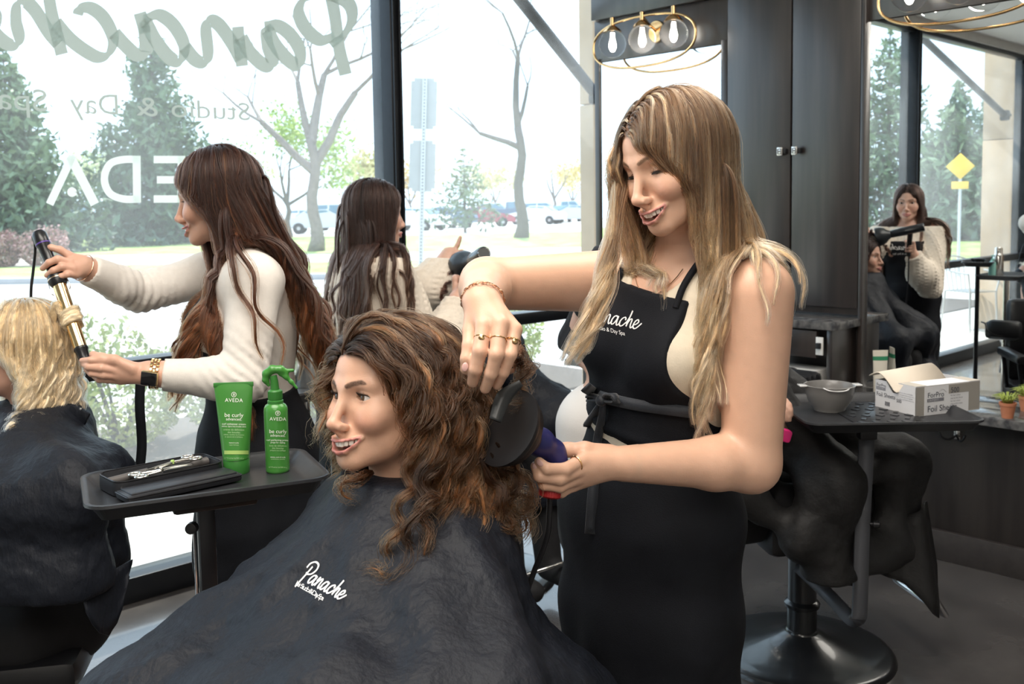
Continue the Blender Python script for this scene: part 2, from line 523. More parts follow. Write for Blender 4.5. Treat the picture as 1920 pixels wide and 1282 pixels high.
def skin_colors(V, M, smile, base, lip=(.45, .13, .13), brow=(.07, .035, .02), blush=(.62, .22, .16), brow_w=.0036, brows=True, scalp=None, front=.062):
    """Albedo of the skin: tone, cheeks, lips and brows, by place on the head."""
    base = np.array(base); C = np.tile(base, (len(V), 1)) * (1 + 0.04 * vnoise(V, 90.0))[:, None]
    q = (V - M[:3, 3]) @ M[:3, :3] / np.linalg.norm(M[:3, 0]) ** 2
    if scalp is not None:
        lim = np.interp(q[:, 1], [-.11, -.085, -.03, .010, .040, .058, .075, .09], [-.06, -.06, -.040, -.026, .012, .044, front, front])
        w = sstep(-.004, .006, q[:, 2] - lim) * (q[:, 2] < .14) * (np.abs(q[:, 0]) < .1)
        C += (np.array(scalp) - C) * w[:, None] * .92
    near = (np.abs(q[:, 0]) < .08) & (q[:, 1] > .03) & (np.abs(q[:, 2]) < .12)
    i = np.nonzero(near)[0]; p = q[i]
    if len(i) == 0: return C
    c = C[i]
    for x in (-1, 1):
        w = np.exp(-(((p - (x * .042, .066, -.036)) / (.018, .03, .014)) ** 2).sum(1)) * .38
        c += (np.array(blush) - c) * w[:, None]
    w = np.exp(-(((p - (0, .108, -.042)) / .012) ** 2).sum(1)) * .22
    c += (np.array(blush) - c) * w[:, None]
    up, lo = lip_curves(smile)
    du, dl = seg_dist(p, up + (0, .002, 0)), seg_dist(p, lo + (0, .002, 0))
    t = 1 - np.abs(p[:, 0]) / .033
    w = np.maximum(1 - sstep(.0030, .0050, du + .0018 * (1 - t)), 1 - sstep(.0042, .0062, dl + .0020 * (1 - t))) * (np.abs(p[:, 0]) < .0325) * (p[:, 1] > .066)
    c += (np.array(lip) - c) * (w * .9)[:, None]
    if brows:
        pm = p * (1, 1, 1); pm[:, 0] = np.abs(pm[:, 0])
        d = seg_dist(pm * (1, .5, 1), BROW * (1, .5, 1))
        wid = brow_w * np.interp(pm[:, 0], [.010, .018, .036, .047], [.75, 1.05, .9, .35])
        n = .5 + .5 * vnoise(p * (2.0, 1, 1), 700)
        w = (1 - sstep(wid * .55, wid * 1.15, d)) * (.70 + .30 * n)
        c += (np.array(brow) - c) * np.clip(w, 0, 1)[:, None]
    # lash line and rim of the lids
    for x in (-1, 1):
        e = EYE * (x, 1, 1); r = p - e
        d = np.linalg.norm(r, axis=1)
        w = (d < EYE_R + .0012) & (r[:, 1] > .002)
        c[w] = c[w] * .45 + np.array((.30, .12, .09)) * .15
    C[i] = c
    return C


def add_eyes(parent, M, gaze=(0, 1, 0), iris=(.10, .045, .02), lash=True, lid=0.0042, gaze_down=0.0, lash_col=(.02, .012, .01)):
    """Eyeballs with iris and pupil, and the upper lashes, as children of PARENT."""
    ms = mat('eye', (.8, .8, .8), .08, vcol='col', coat=1.0)
    g = np.array(gaze, float); g /= np.linalg.norm(g)
    for x in (-1, 1):
        e = EYE * (x, 1, 1)
        n, k = 40, 56
        th = np.linspace(0, PI, n) ** 1.0; ph = np.linspace(0, 2 * PI, k, endpoint=False)
        # polar axis along the gaze so that iris and pupil get clean rings
        zx = g; xx = np.cross((0, 0, 1), zx); xx /= np.linalg.norm(xx); yx = np.cross(zx, xx)
        T, H = np.meshgrid(th, ph, indexing='ij')
        r = EYE_R + .0009 * np.exp(-(T / .42) ** 2)
        V = (np.cos(T)[..., None] * zx + np.sin(T)[..., None] * (np.cos(H)[..., None] * xx + np.sin(H)[..., None] * yx)) * r[..., None] + e
        V = V.reshape(-1, 3); Tt = T.ravel()
        idx = np.arange(n * k).reshape(n, k)
        F = np.stack([idx[:-1], np.roll(idx[:-1], -1, 1), np.roll(idx[1:], -1, 1), idx[1:]], -1).reshape(-1, 4)
        F = F[:, ::-1]
        c = np.tile((.78, .73, .70), (len(V), 1)).astype(float)
        ir = np.array(iris); nn = .75 + .5 * rng.random(k)[None].repeat(n, 0).ravel()
        m1 = Tt < .54; c[m1] = ir * nn[m1, None]; c[(Tt < .54) & (Tt > .46)] = ir * .35; c[Tt < .20] = (.004, .004, .004)
        Vw = V @ M[:3, :3].T + M[:3, 3]
        new_obj('eye', mesh_np('eye', Vw, F, True, c), parent, ms)
        if lash:
            ml = mat('lash', lash_col, .6)
            bm = bmesh.new()
            ts = np.linspace(-1, 1, 15)
            ptsl = []
            for t in ts:
                X = t * .0126; Z = lid * math.sqrt(max(0, 1 - (t * .985) ** 2)) - gaze_down
                Y = math.sqrt(max(1e-9, (EYE_R + .0021) ** 2 - X * X - Z * Z))
                ptsl.append(e + (X, Y, Z))
            ptsl = np.array(ptsl)
            W_ = ptsl @ M[:3, :3].T + M[:3, 3]
            bm_tube(bm, W_, [.00025 + .0006 * math.sin(PI * (i + 1) / 16) for i in range(15)], 5)
            for j in range(26):
                t = -0.9 + 1.8 * j / 25; q0 = np.array([np.interp(t, ts, ptsl[:, i]) for i in range(3)])
                dirn = np.array([t * .55 , .75, .10 + .35 * (lid > .003) - (.75 if lid < .003 else 0)]); dirn /= np.linalg.norm(dirn)
                q1 = q0 + dirn * .0030; q2 = q1 + (dirn + (0, 0, .8 if lid > .003 else .2)) * .0026
                bm_tube(bm, (np.array([q0, q1, q2]) @ M[:3, :3].T + M[:3, 3]), [.0004, .0003, .0001], 3)
            bm_obj('eyelashes', bm, ml, parent, smooth=True)


def add_teeth(parent, M):
    bm = bmesh.new()
    def arc(t, up):                                              # along the dental arch
        return np.array([math.sin(t) * .0250, .0588 + math.cos(t) * .0298, 0.0])
    ts = [(.15, .0082), (.45, .0068), (.75, .0074), (1.05, .0070), (1.33, .0068)]
    mt = mat('tooth', (.93, .89, .80), .18, coat=.4)
    for up in (1,):
        for t, w in ts:
            for s_ in (-1, 1):
                tt = t * s_ * (1.0 if up else .88); c = arc(tt, up)
                h = .0108 if t < .3 else .0096
                z = -.0618 - h / 2
                z += .0042 * (abs(t) / 1.3) ** 2
                if not up: c = c * (0.97, .985, 1)
                R = Matrix.Rotation(-tt * 1.05, 3, 'Z')
                vs = bm_box(bm, (c[0], c[1], z), (w * (1 if up else .74), .0055, h), R, .0016)
    g = Matrix(M.tolist())
    bmesh.ops.transform(bm, matrix=g, verts=bm.verts)
    o = bm_obj('teeth', bm, mt, parent, smooth=True, auto=60)
    # the dark inside of the mouth with the gums
    bm = bmesh.new()
    r = bmesh.ops.create_uvsphere(bm, u_segments=16, v_segments=10, radius=1)
    bmesh.ops.scale(bm, vec=(.027, .020, .016), verts=bm.verts); bmesh.ops.translate(bm, vec=(0, .0600, -.0715), verts=bm.verts)
    bmesh.ops.transform(bm, matrix=g, verts=bm.verts)
    bm_obj('mouth_cavity', bm, mat('mouth', (.16, .035, .03), .5), parent, smooth=True)
    return o
# ------------------------------------------------------------------ the room: two walls meet at a corner; U runs along the windows, A along the cabinets
U = np.array([.7230, .6909, 0.0]); U /= np.linalg.norm(U)
NO = np.array([-U[1], U[0], 0.0])            # out through the windows
A = -NO                                       # along the cabinet wall, towards the viewer's right
Z3 = np.array([0, 0, 1.0])
W0 = np.array([-1.4475, 3.7287, 0.0]); TC = 2.702
CO = W0 + TC * U                              # the corner
RW = Matrix((U, NO, Z3)).transposed()         # rotation whose x is along the windows
RC = Matrix((A, U, Z3)).transposed()          # rotation whose x is along the cabinets, y into that wall


def WP(t, off, z): return W0 + t * U + off * NO + z * Z3
def CP(s, off, z): return CO + s * A - off * U + z * Z3          # off = distance from the wall into the room
def on_glass(px, py, off=0.0): return PLN(px, py, W0 + off * NO, NO)
def on_cab(px, py, off=0.0): return PLN(px, py, CO - off * U, U)
def tz(p): q = np.asarray(p) - W0; return float(q @ U), float(q @ NO), float(p[2])
def sz(p): q = np.asarray(p) - CO; return float(q @ A), float(-(q @ U)), float(p[2])
def mirrored(p): p = np.asarray(p, float); return p - 2 * ((p - CO) @ U) * U
def inmir(px, py, d): return mirrored(P(px, py, d))


lamp('ceiling_lamp', 'AREA', tuple(WP(-1.2, -2.6, 2.95)), LAMP_E, (1.0, .93, .84), 1.6, 1.2, target=tuple(WP(-1.2, -2.6, 0)))
lamp('ceiling_lamp', 'AREA', tuple(WP(1.0, -2.3, 2.95)), LAMP_E * .65, (1.0, .93, .84), 1.4, 1.2, target=tuple(WP(1.0, -2.3, 0)))
lamp('ceiling_lamp', 'AREA', tuple(WP(-2.4, -4.4, 2.95)), LAMP_E, (1.0, .93, .84), 1.6, 1.6, target=tuple(WP(-2.4, -4.4, 0)))

M_floor = mat('floor_vinyl', (.058, .053, .052), .24, color2=(.100, .092, .088), nscale=3.5, bump=.04, bscale=40, detail=8, coat=.5)
M_wall = mat('plaster', (.52, .50, .47), .8, noise=.04, nscale=6)
M_ceil = mat('ceiling_paint', (.70, .69, .67), .85)
M_wood = mat('espresso_wood', (.020, .015, .014), .33, color2=(.042, .032, .028), nscale=2.2, stretch=(9, 9, .7), detail=7, coat=1.0, bump=.03, bscale=60)
M_wood.node_tree.nodes['Principled BSDF'].inputs['Coat Roughness'].default_value = .30
M_frame = mat('bronze_frame', (.020, .022, .026), .34, metal=.5, noise=.1)
M_black = mat('black_plastic', (.012, .012, .014), .40, noise=.1)
M_blackmetal = mat('black_metal', (.020, .020, .023), .36, metal=.5, noise=.1)
M_chrome = mat('chrome', (.75, .75, .76), .12, metal=1.0)
M_gold = mat('brass', (.72, .46, .22), .22, metal=1.0)
M_mirror = mat('mirror', (.93, .95, .95), .0, metal=1.0)


def struct(o): return tag(o, kind='structure')


# floor, ceiling, walls out of frame
S1 = 5.2; T0 = -5.6
flo = struct(box_obj('floor', (WP((T0 + TC) / 2, -2.6, -.05)), (TC - T0, 5.2, .10), M_floor, R=RW, bevel=0))
struct(box_obj('ceiling', (WP((T0 + TC) / 2, -2.6, 3.05)), (TC - T0, 5.3, .10), M_ceil, R=RW, bevel=0))
struct(box_obj('wall_right', CP(2.66, -.06, 1.5), (5.3, .12, 3.0), M_wood, R=RC, bevel=0))
struct(box_obj('wall_back', WP((T0 + TC) / 2, -5.26, 1.5), (TC - T0 + .2, .12, 3.0), M_wall, R=RW, bevel=0))
struct(box_obj('wall_left', WP(T0 - .06, -2.6, 1.5), (.12, 5.3, 3.0), M_wall, R=RW, bevel=0))

# window wall
glass = bpy.data.materials.new('window_glass'); glass.use_nodes = True
_n = glass.node_tree.nodes; _l = glass.node_tree.links; _n.clear()
_o = _n.new('ShaderNodeOutputMaterial'); _t = _n.new('ShaderNodeBsdfTransparent'); _g = _n.new('ShaderNodeBsdfGlossy'); _d = _n.new('ShaderNodeBsdfTranslucent')
_t.inputs[0].default_value = (.96, .98, .97, 1); _g.inputs['Roughness'].default_value = .0; _d.inputs[0].default_value = (1, 1, 1, 1)
_m1 = _n.new('ShaderNodeMixShader'); _m2 = _n.new('ShaderNodeMixShader'); _lw = _n.new('ShaderNodeLayerWeight'); _lw.inputs[0].default_value = .5; _f = _n.new('ShaderNodeMath'); _f.operation = 'POWER'; _f.inputs[1].default_value = 5.0; _l.new(_lw.outputs['Facing'], _f.inputs[0])
_nz = _n.new('ShaderNodeTexNoise'); _nz.inputs['Scale'].default_value = 1.4; _nz.inputs['Detail'].default_value = 6
_tc = _n.new('ShaderNodeTexCoord'); _l.new(_tc.outputs['Object'], _nz.inputs['Vector'])
_mr = _n.new('ShaderNodeMapRange'); _mr.inputs[1].default_value = .3; _mr.inputs[2].default_value = .75; _mr.inputs[3].default_value = .02; _mr.inputs[4].default_value = .11
_l.new(_nz.outputs[0], _mr.inputs[0]); _l.new(_f.outputs[0], _m1.inputs[0]); _l.new(_t.outputs[0], _m1.inputs[1]); _l.new(_g.outputs[0], _m1.inputs[2])
_l.new(_mr.outputs[0], _m2.inputs[0]); _l.new(_m1.outputs[0], _m2.inputs[1]); _l.new(_d.outputs[0], _m2.inputs[2]); _l.new(_m2.outputs[0], _o.inputs[0])

ZT = 2.95
# the mullions, a rail at sill height and one at the floor frame each bay of glass
MUL = [T0, -3.95, -1.36, 1.262, TC + .03]
for i, t in enumerate(MUL):
    w = .058 if 0 < i < 4 else .07
    if i == 4: w = .03
    m_ = struct(box_obj('trim_%d' % (i + 1), WP(t, .045 if i < 4 else .0, ZT / 2), (w, .150 if i < 4 else .04, ZT), M_frame, R=RW, bevel=.004))
    for dx in (-.017, .017) if i < 4 else ():
        struct(box_obj('glazing_bead', WP(t + dx, -.036, ZT / 2), (.012, .016, ZT), M_frame, m_, R=RW, bevel=.002))
for i, (a, b) in enumerate(zip(MUL, MUL[1:])):
    a += .03; b -= .03
    w = tag(bpy.data.objects.new('window_%d' % (i + 1), None), kind='structure'); COL.objects.link(w); w.location = Vector(tuple(WP((a + b) / 2, 0, 0)))
    for z, h, dep in ((.05, .10, .12), (.905, .062, .10), (ZT - .03, .06, .10)):
        box_obj('window_rail', WP((a + b) / 2, .04, z), (b - a, dep, h), M_frame, w, R=RW, bevel=.004)
    for z0, z1 in ((.10, .874), (.936, ZT - .06)):
        box_obj('pane', WP((a + b) / 2, .05, (z0 + z1) / 2), (b - a, .008, z1 - z0), glass, w, R=RW, bevel=0)
struct(box_obj('wall_front', WP((T0 + TC) / 2, .06, ZT + .1), (TC - T0, .2, .25), M_wall, R=RW, bevel=0))

# ------------------------------------------------------------------ cabinet wall
t = thing('wall_cabinet', 'tall dark wood cabinet with two doors between the mirrors', 'cabinet', CP(1.23, .01, .96))
box_obj('carcass', CP(1.228, .012, 1.98), (.725, .02, 2.00), M_wood, t, R=RC, bevel=.001)
for s0, s1, ks in ((.873, 1.226, 1.185), (1.232, 1.570, 1.262)):
    d_ = box_obj('door', CP((s0 + s1) / 2, .034, 1.99), (s1 - s0 - .004, .022, 1.955), M_wood, t, R=RC, bevel=.002)
    k_ = box_obj('knob', CP(ks, .072, 1.735), (.028, .010, .040), mat('silver_knob', (.80, .78, .74), .25, metal=.8), d_, R=RC, bevel=.003)
    box_obj('knob_stem', CP(ks + .012, .056, 1.735), (.030, .022, .024), M_black, d_, R=RC, bevel=.002)
    bm = bmesh.new()
    for dx, dz, w_, h_ in ((0, .011, .018, .003), (0, -.011, .018, .003), (-.0085, 0, .003, .022), (.0085, 0, .003, .022), (0, 0, .006, .007)):
        bm_box(bm, CP(ks + dx, .0782, 1.735 + dz), (w_, .002, h_), RC)
    bm_obj('knob_inlay', bm, mat('inlay', (.10, .09, .09), .4), d_)
box_obj('end_trim', CP(1.586, .03, 1.5), (.020, .05, 3.0), M_wood, t, R=RC, bevel=.002)
t = thing('wood_surround', 'dark wood header and surround framing the mirror next to the window', 'panel', CP(.43, .01, .7))
box_obj('header_board', CP(.43, .035, 2.66), (.87, .05, .30), M_wood, t, R=RC, bevel=.002)
box_obj('upper_panel', CP(.43, .022, 2.395), (.87, .02, .225), M_wood, t, R=RC, bevel=.001)
box_obj('stile', CP(.016, .026, 1.6), (.034, .028, 1.40), M_wood, t, R=RC, bevel=.002)
box_obj('stile', CP(.851, .026, 1.6), (.036, .028, 1.40), M_wood, t, R=RC, bevel=.002)
t = tag(box_obj('mirror', CP(.433, .024, 1.58), (.796, .010, 1.398), M_mirror, R=RC, bevel=0),
        'frameless mirror under the brass light beside the window', 'mirror')
t = tag(box_obj('mirror', CP(2.04, .024, 1.465), (.890, .010, 1.632), M_mirror, R=RC, bevel=0),
        'large mirror right of the tall cabinet reflecting a stylist with a hair dryer', 'mirror')
box_obj('upper_panel', CP(2.05, .022, 2.66), (.91, .02, .75), M_wood, t, R=RC, bevel=.001).matrix_parent_inverse = t.matrix_world.inverted()
M_stone = mat('granite', (.045, .045, .050), .12, color2=(.16, .155, .15), nscale=26, detail=10)
t = thing('upper_counter', 'small granite-topped dark counter under the tall cabinet', 'counter', CP(1.2, .14, .66))
box_obj('counter_top', CP(.86, .142, .953), (1.46, .286, .036), M_stone, t, R=RC, bevel=.004)
box_obj('side_panel', CP(1.545, .125, .80), (.026, .250, .270), M_wood, t, R=RC, bevel=.002)
box_obj('drawer_front', CP(1.26, .255, .865), (.46, .020, .120), M_wood, t, R=RC, bevel=.002)
box_obj('back_panel', CP(.86, .014, .80), (1.40, .022, .270), M_wood, t, R=RC, bevel=.001)
o_ = box_obj('outlet', CP(1.505, .262, .860), (.035, .008, .080), mat('white_plastic', (.75, .74, .71), .4), t, R=RC, bevel=.002)
box_obj('plug', CP(1.505, .272, .862), (.020, .020, .026), M_black, o_, R=RC, bevel=.003)
t = thing('styling_ledge', 'long low dark granite ledge on dark wood panels below the mirrors', 'counter', CP(2.4, .15, 0))
box_obj('counter_top', CP(2.5, .155, .638), (5.0, .310, .036), M_stone, t, R=RC, bevel=.005)
box_obj('front_panel', CP(2.5, .150, .35), (5.0, .020, .535), mat('panel_wood', (.020, .016, .015), .42, color2=(.036, .030, .027), nscale=2.0, stretch=(7, 7, .6), detail=7), t, R=RC, bevel=.001)
struct(box_obj('baseboard_right', CP(2.5, .172, .062), (5.0, .025, .124), mat('baseboard_wood', (.040, .034, .032), .42, noise=.15, nscale=30), R=RC, bevel=.003))


def light_fixture(sc, zc, label):
    t = thing('vanity_light', label, 'light', CP(sc, .0, zc), group='brass globe lights over the mirrors')
    n = 64; off = .155
    ring = []
    for k in range(n):
        a = 2 * PI * k / n
        x, z = .335 * math.cos(a), .125 * math.sin(a)
        x = math.copysign(abs(math.cos(a)) ** .82, math.cos(a)) * .335; z = math.copysign(abs(math.sin(a)) ** .82, math.sin(a)) * .128
        ring.append(CP(sc + x, off, zc + z))
    bm = bmesh.new(); bm_tube(bm, ring, .0065, 8, closed=True)
    bm_obj('ring', bm, M_gold, t, smooth=True)
    lathe_obj('wall_plate', [(.001, .012), (.055, .012), (.058, .008), (.058, 0)], M_gold, t, Matrix(frame(CP(sc, .034, zc + .06), x=A, z=-U)), 28)
    tube_obj('stem', [CP(sc, .035, zc + .06), CP(sc, .10, zc + .09), CP(sc, off, zc + .125)], .008, M_gold, t, 8)
    Mg = mat('clear_glass', (1, 1, 1), .0, trans=1.0, ior=1.12)
    for dx in (-.20, 0, .20):
        zt = zc + .112 + (.012 if dx == 0 else -.002)
        c = CP(sc + dx, off, zc + .010)
        lathe_obj('socket', [(.001, .052), (.012, .052), (.012, .012), (.020, .008), (.044, -.012), (.050, -.022), (.046, -.022), (.010, -.004), (.001, -.004)], M_gold, t, Matrix.Translation(Vector(tuple(CP(sc + dx, off, zc + .095)))), 24)
        bm = bmesh.new(); bmesh.ops.create_uvsphere(bm, u_segments=28, v_segments=18, radius=.072)
        bmesh.ops.translate(bm, vec=Vector(tuple(c)), verts=bm.verts)
        gl = bm_obj('globe', bm, mat('globe_glass', (1, 1, 1), .03, trans=1.0, ior=1.06), t, smooth=True)
        lathe_obj('bulb', [(.001, -.050), (.010, -.046), (.018, -.030), (.019, -.012), (.012, .018), (.010, .045), (.001, .047)], mat('bulb_lit', (1, .96, .9), .3, emit=(1, .93, .82), estr=14.0), gl, Matrix.Translation(Vector(tuple(c + .01 * Z3))), 20)
    return t


light_fixture(.43, 2.335, 'three-globe brass wall light above the mirror by the window')
light_fixture(2.035, 2.335, 'three-globe brass wall light above the mirror right of the cabinet')

# ------------------------------------------------------------------ outside
GZ = -.02
M_conc = mat('concrete', (.52, .50, .47), .9, noise=.08, nscale=8)
M_road = mat('asphalt', (.46, .45, .45), .9, noise=.06, nscale=3)
M_grass = mat('grass_blades', (.17, .29, .06), .9, color2=(.42, .46, .19), nscale=1.2, detail=8)
M_rock = mat('pale_gravel', (.58, .53, .48), .9, noise=.25, nscale=9, bump=.5, bscale=14)
def slab(name, d0, d1, z, m, x0=-75, x1=75, th=.06, kind='structure'):
    return tag(box_obj(name, ((x0 + x1) / 2, (d0 + d1) / 2, z - th / 2), (x1 - x0, d1 - d0, th), m, bevel=0), kind=kind)
struct(box_obj('ground', WP(-2, 43, -.16), (150, 86, .2), M_conc, R=RW, bevel=0))
struct(box_obj('pavement', WP(-1.5, .95, -.035), (13, 1.65, .07), mat('pavement_concrete', (.62, .60, .57), .9, noise=.05, nscale=5), R=RW, bevel=0))
tag(box_obj('mulch_bed', WP(-1.5, 2.35, -.04), (13, 1.3, .12), mat('mulch', (.10, .085, .075), .95, noise=.4, nscale=40, bump=.6, bscale=60), R=RW, bevel=0), kind='structure')
slab('road', 7.6, 21.6, -.055, M_road)
def shaped(name, d0, d1, amp, z, m, x0=-70, x1=70, kind='structure', fn=None):
    xs = np.linspace(x0, x1, 90); bm = bmesh.new(); r0 = []; r1 = []
    for x in xs:
        w = amp * (math.sin(x * .23) + .6 * math.sin(x * .51 + 1)) if amp else 0
        r0.append(bm.verts.new((x, d0 + (w if fn else 0), z))); r1.append(bm.verts.new((x, d1 + w, z)))
    for i in range(len(xs) - 1): bm.faces.new((r0[i], r0[i + 1], r1[i + 1], r1[i]))
    g = bmesh.ops.extrude_face_region(bm, geom=bm.faces[:])
    bmesh.ops.translate(bm, vec=(0, 0, -.05), verts=[v for v in g['geom'] if isinstance(v, bmesh.types.BMVert)])
    bmesh.ops.recalc_face_normals(bm, faces=bm.faces)
    return tag(bm_obj(name, bm, m), kind=kind)
struct(box_obj('kerb', (0, 21.7, -.005), (150, .35, .15), mat('kerb_concrete', (.36, .36, .37), .9, noise=.08, nscale=5), bevel=.02))
shaped('lawn', 21.9, 27.0, .0, .03, M_grass)
shaped('gravel_bed', 27.0, 33.5, .9, .045, M_rock)
shaped('lawn', 33.0, 52.0, .9, .060, M_grass, fn=1)
slab('parking_lot', 52.0, 130, .03, mat('pale_asphalt', (.60, .59, .58), .9, noise=.05, nscale=2))

# canopy pillars with their diagonal braces
M_pil = mat('cast_stone', (.47, .355, .245), .85, noise=.07, nscale=10, color2=None, bump=.12, bscale=70)
def pillar(t0, t1, o0, o1, label):
    p = thing('stone_pillar', label, 'pillar', WP((t0 + t1) / 2, (o0 + o1) / 2, -.02))
    for z0, z1 in ((-.02, .60), (.605, 2.155), (2.16, 4.2)):
        box_obj('stone_block', WP((t0 + t1) / 2, (o0 + o1) / 2, (z0 + z1) / 2), (t1 - t0, o1 - o0, z1 - z0), M_pil, p, R=RW, bevel=.008)
    return p
tA = tz(on_glass(1087, 300, .78))[0]
pillar(tA, tA + .62, .30, .78, 'beige stone pillar outside the window beside the corner')
def brace(a, b, label):
    g = thing('canopy_brace', label, 'brace', tuple(b))
    tube_obj('rod', [a, b], .034, M_frame, g, 12)
    d = np.asarray(b, float) - np.asarray(a, float); d /= np.linalg.norm(d)
    box_obj('bracket', np.asarray(b) + d * .03, (.05, .10, .11), M_frame, g, R=RW, bevel=.02)
    lathe_obj('bolt', [(.001, .012), (.016, .012), (.018, 0)], M_frame, g, Matrix(frame(np.asarray(b) + d * .03 - NO * .05, x=U, z=-NO)), 10)
bE = on_glass(1113, 172, .27); bS = on_glass(940, -45, .27); bS = bE + (bS - bE) * 1.5
brace(bS, bE, 'dark diagonal steel brace bolted to the stone pillar by the corner')
tM1, _, _ = tz(mirrored(PLN(1845, 300, W0 + .78 * NO, NO))); tM0 = tM1 - .62
pillar(min(tM0, tM1), max(tM0, tM1), .30, .78, 'beige stone pillar outside seen only in the right mirror')
e_ = mirrored(PLN(1886, 215, W0 + .27 * NO, NO)); s_ = mirrored(PLN(1700, 40, W0 + .27 * NO, NO))
brace(s_, e_, 'dark diagonal steel brace seen only in the right mirror')


def leaf_cloud(n, fn, size, seed, aspect=1.0, up=.3):
    """n little four-sided leaves, centres from fn(rng, n); returns V, F."""
    r = np.random.default_rng(seed)
    c = fn(r, n)
    d = r.normal(size=(n, 3)); d[:, 2] += up; d /= np.linalg.norm(d, axis=1, keepdims=True)
    e = np.cross(d, r.normal(size=(n, 3))); e /= np.linalg.norm(e, axis=1, keepdims=True)
    s = size * r.uniform(.6, 1.4, n)[:, None]
    f = np.cross(d, e)
    V = np.stack([c - e * s * aspect, c + f * s * .45, c + e * s * aspect, c - f * s * .45], 1).reshape(-1, 3)
    return V, np.arange(4 * n).reshape(-1, 4)


def foliage(name, V, F, m, parent, cols=None):
    o = new_obj(name, mesh_np(name, V, F, False, cols), parent, m); o['kind'] = 'stuff'; return o


def leafcol(n, a, b, seed):
    r = np.random.default_rng(seed); t = r.random(n)[:, None]
    c = np.array(a) * (1 - t) + np.array(b) * t
    return np.repeat(c, 4, 0)


M_leaf = mat('leaf', (.2, .3, .1), .6, vcol='col')
_lb = M_leaf.node_tree.nodes['Principled BSDF']; _lb.inputs['Transmission Weight'].default_value = 0.0
M_bark = mat('bark', (.20, .17, .15), .9, noise=.3, nscale=12, bump=.5, bscale=30)
M_bark2 = mat('dark_bark', (.13, .11, .10), .9, noise=.3, nscale=14, bump=.5, bscale=30)


def bush(x, y, w, h, c1, c2, label, seed, n=2600, size=.035, name='shrub', group=None, z0=0.0, dep=None):
    t = thing(name, label, 'shrub', (x, y, z0), group)
    dep = dep or w
    def fn(r, k):
        d = r.normal(size=(k, 3)); d /= np.linalg.norm(d, axis=1, keepdims=True); d[:, 2] = d[:, 2] * .5 + .5
        q = r.uniform(.70, 1.02, k)[:, None]
        lump = 1 + .18 * vnoise(d * 2.2 + seed, 1.0)[:, None]
        return np.array((x, y, z0)) + d * q * lump * np.array((w / 2, dep / 2, h)) * np.where(d[:, 2:3] < .05, .9, 1)
    V, F = leaf_cloud(n, fn, size, seed)
    foliage('foliage', V, F, M_leaf, t, leafcol(n, c1, c2, seed))
    bm = bmesh.new()
    r = random.Random(seed)
    for k in range(7):
        a = r.uniform(0, 2 * PI); bm_tube(bm, [(x, y, z0 - .03), (x + .3 * w * .5 * math.cos(a), y + .3 * dep * .5 * math.sin(a), z0 + h * .4), (x + .6 * w * .5 * math.cos(a), y + .6 * dep * .5 * math.sin(a), z0 + h * .8)], [.02 * h, .014 * h, .006 * h], 5)
    bm_obj('stems', bm, M_bark2, t, smooth=True)
    return t


def spruce(x, y, h, w, label, seed, n=9000, lean=0.0, c1=(.05, .10, .07), c2=(.13, .20, .11), lo=.06, dens=1.0, size=.16):
    t = thing('spruce_tree', label, 'tree', (x, y, 0), 'spruce trees outside')
    bm = bmesh.new(); bm_tube(bm, [(x, y, -.1), (x, y, h * .5), (x + lean, y, h)], [.02 * h, .012 * h, .003 * h], 8); 
    r = random.Random(seed); tips = []
    lev = int(15 * dens) + 6
    for k in range(lev):
        f = lo + (1 - lo) * (k / (lev - 1)) ** .9
        nb = max(4, int(9 * (1 - f) + 4)); L = w / 2 * (1 - f) ** .80 + .05
        for j in range(nb):
            a = 2 * PI * (j + r.random()) / nb; l = L * r.uniform(.6, 1.2)
            z = h * f; p0 = (x, y, z); p1 = (x + l * .6 * math.cos(a), y + l * .6 * math.sin(a), z - l * .10); p2 = (x + l * math.cos(a), y + l * math.sin(a), z + l * .05)
            bm_tube(bm, [p0, p1, p2], [.006 * h * (1 - f) + .01, .01, .004], 4, cap=False)
            tips.append((p0, p1, p2, l))
    bm_obj('trunk', bm, M_bark2, t, smooth=True)
    wts = np.array([q[3] + .12 for q in tips]); wts /= wts.sum()
    def fn(rr, k):
        i = rr.choice(len(tips), k, p=wts); u = rr.beta(2.0, 1.1, k)[:, None]
        T = np.array([q[:3] for q in tips]); a, b, c = T[i, 0], T[i, 1], T[i, 2]
        p = np.where(u < .6, a + (b - a) * u / .6, b + (c - b) * (u - .6) / .4)
        ll = np.array([q[3] for q in tips])[i][:, None]
        q = p + rr.normal(size=(k, 3)) * (.05 + .10 * ll) * np.array((1, 1, .7))
        q[:, 2] -= np.abs(rr.normal(size=k)) * .10 * ll[:, 0]
        q[:, 2] = np.maximum(q[:, 2], .05)
        return q
    V, F = leaf_cloud(n, fn, size, seed, aspect=1.2)
    foliage('needles', V, F, M_leaf, t, leafcol(n, c1, c2, seed))
    return t


def branching(bm, p, d, L, r, depth, R, tips, spread=.55, up=.15, n=6):
    pts = [np.array(p, float)]; rs = [r]; d = np.array(d, float)
    for k in range(3):
        d = d + R.normal(size=3) * .10 + np.array((0, 0, up * .3)); d /= np.linalg.norm(d)
        pts.append(pts[-1] + d * L / 3); rs.append(r * (1 - .13 * (k + 1)))
    bm_tube(bm, pts, rs, n, cap=False)
    tips.append((pts[-1], depth))
    if depth <= 0: return
    nb = 3 if depth > 1 and R.random() < .55 else 2
    for j in range(nb):
        dd = d + R.normal(size=3) * spread; dd[2] = abs(dd[2]) * .7 + up; dd /= np.linalg.norm(dd)
        q = pts[-1] if j < 2 else pts[-2]
        branching(bm, q, dd, L * R.uniform(.62, .82), rs[-1] * R.uniform(.58, .75), depth - 1, R, tips, spread, up, max(4, n - 1))


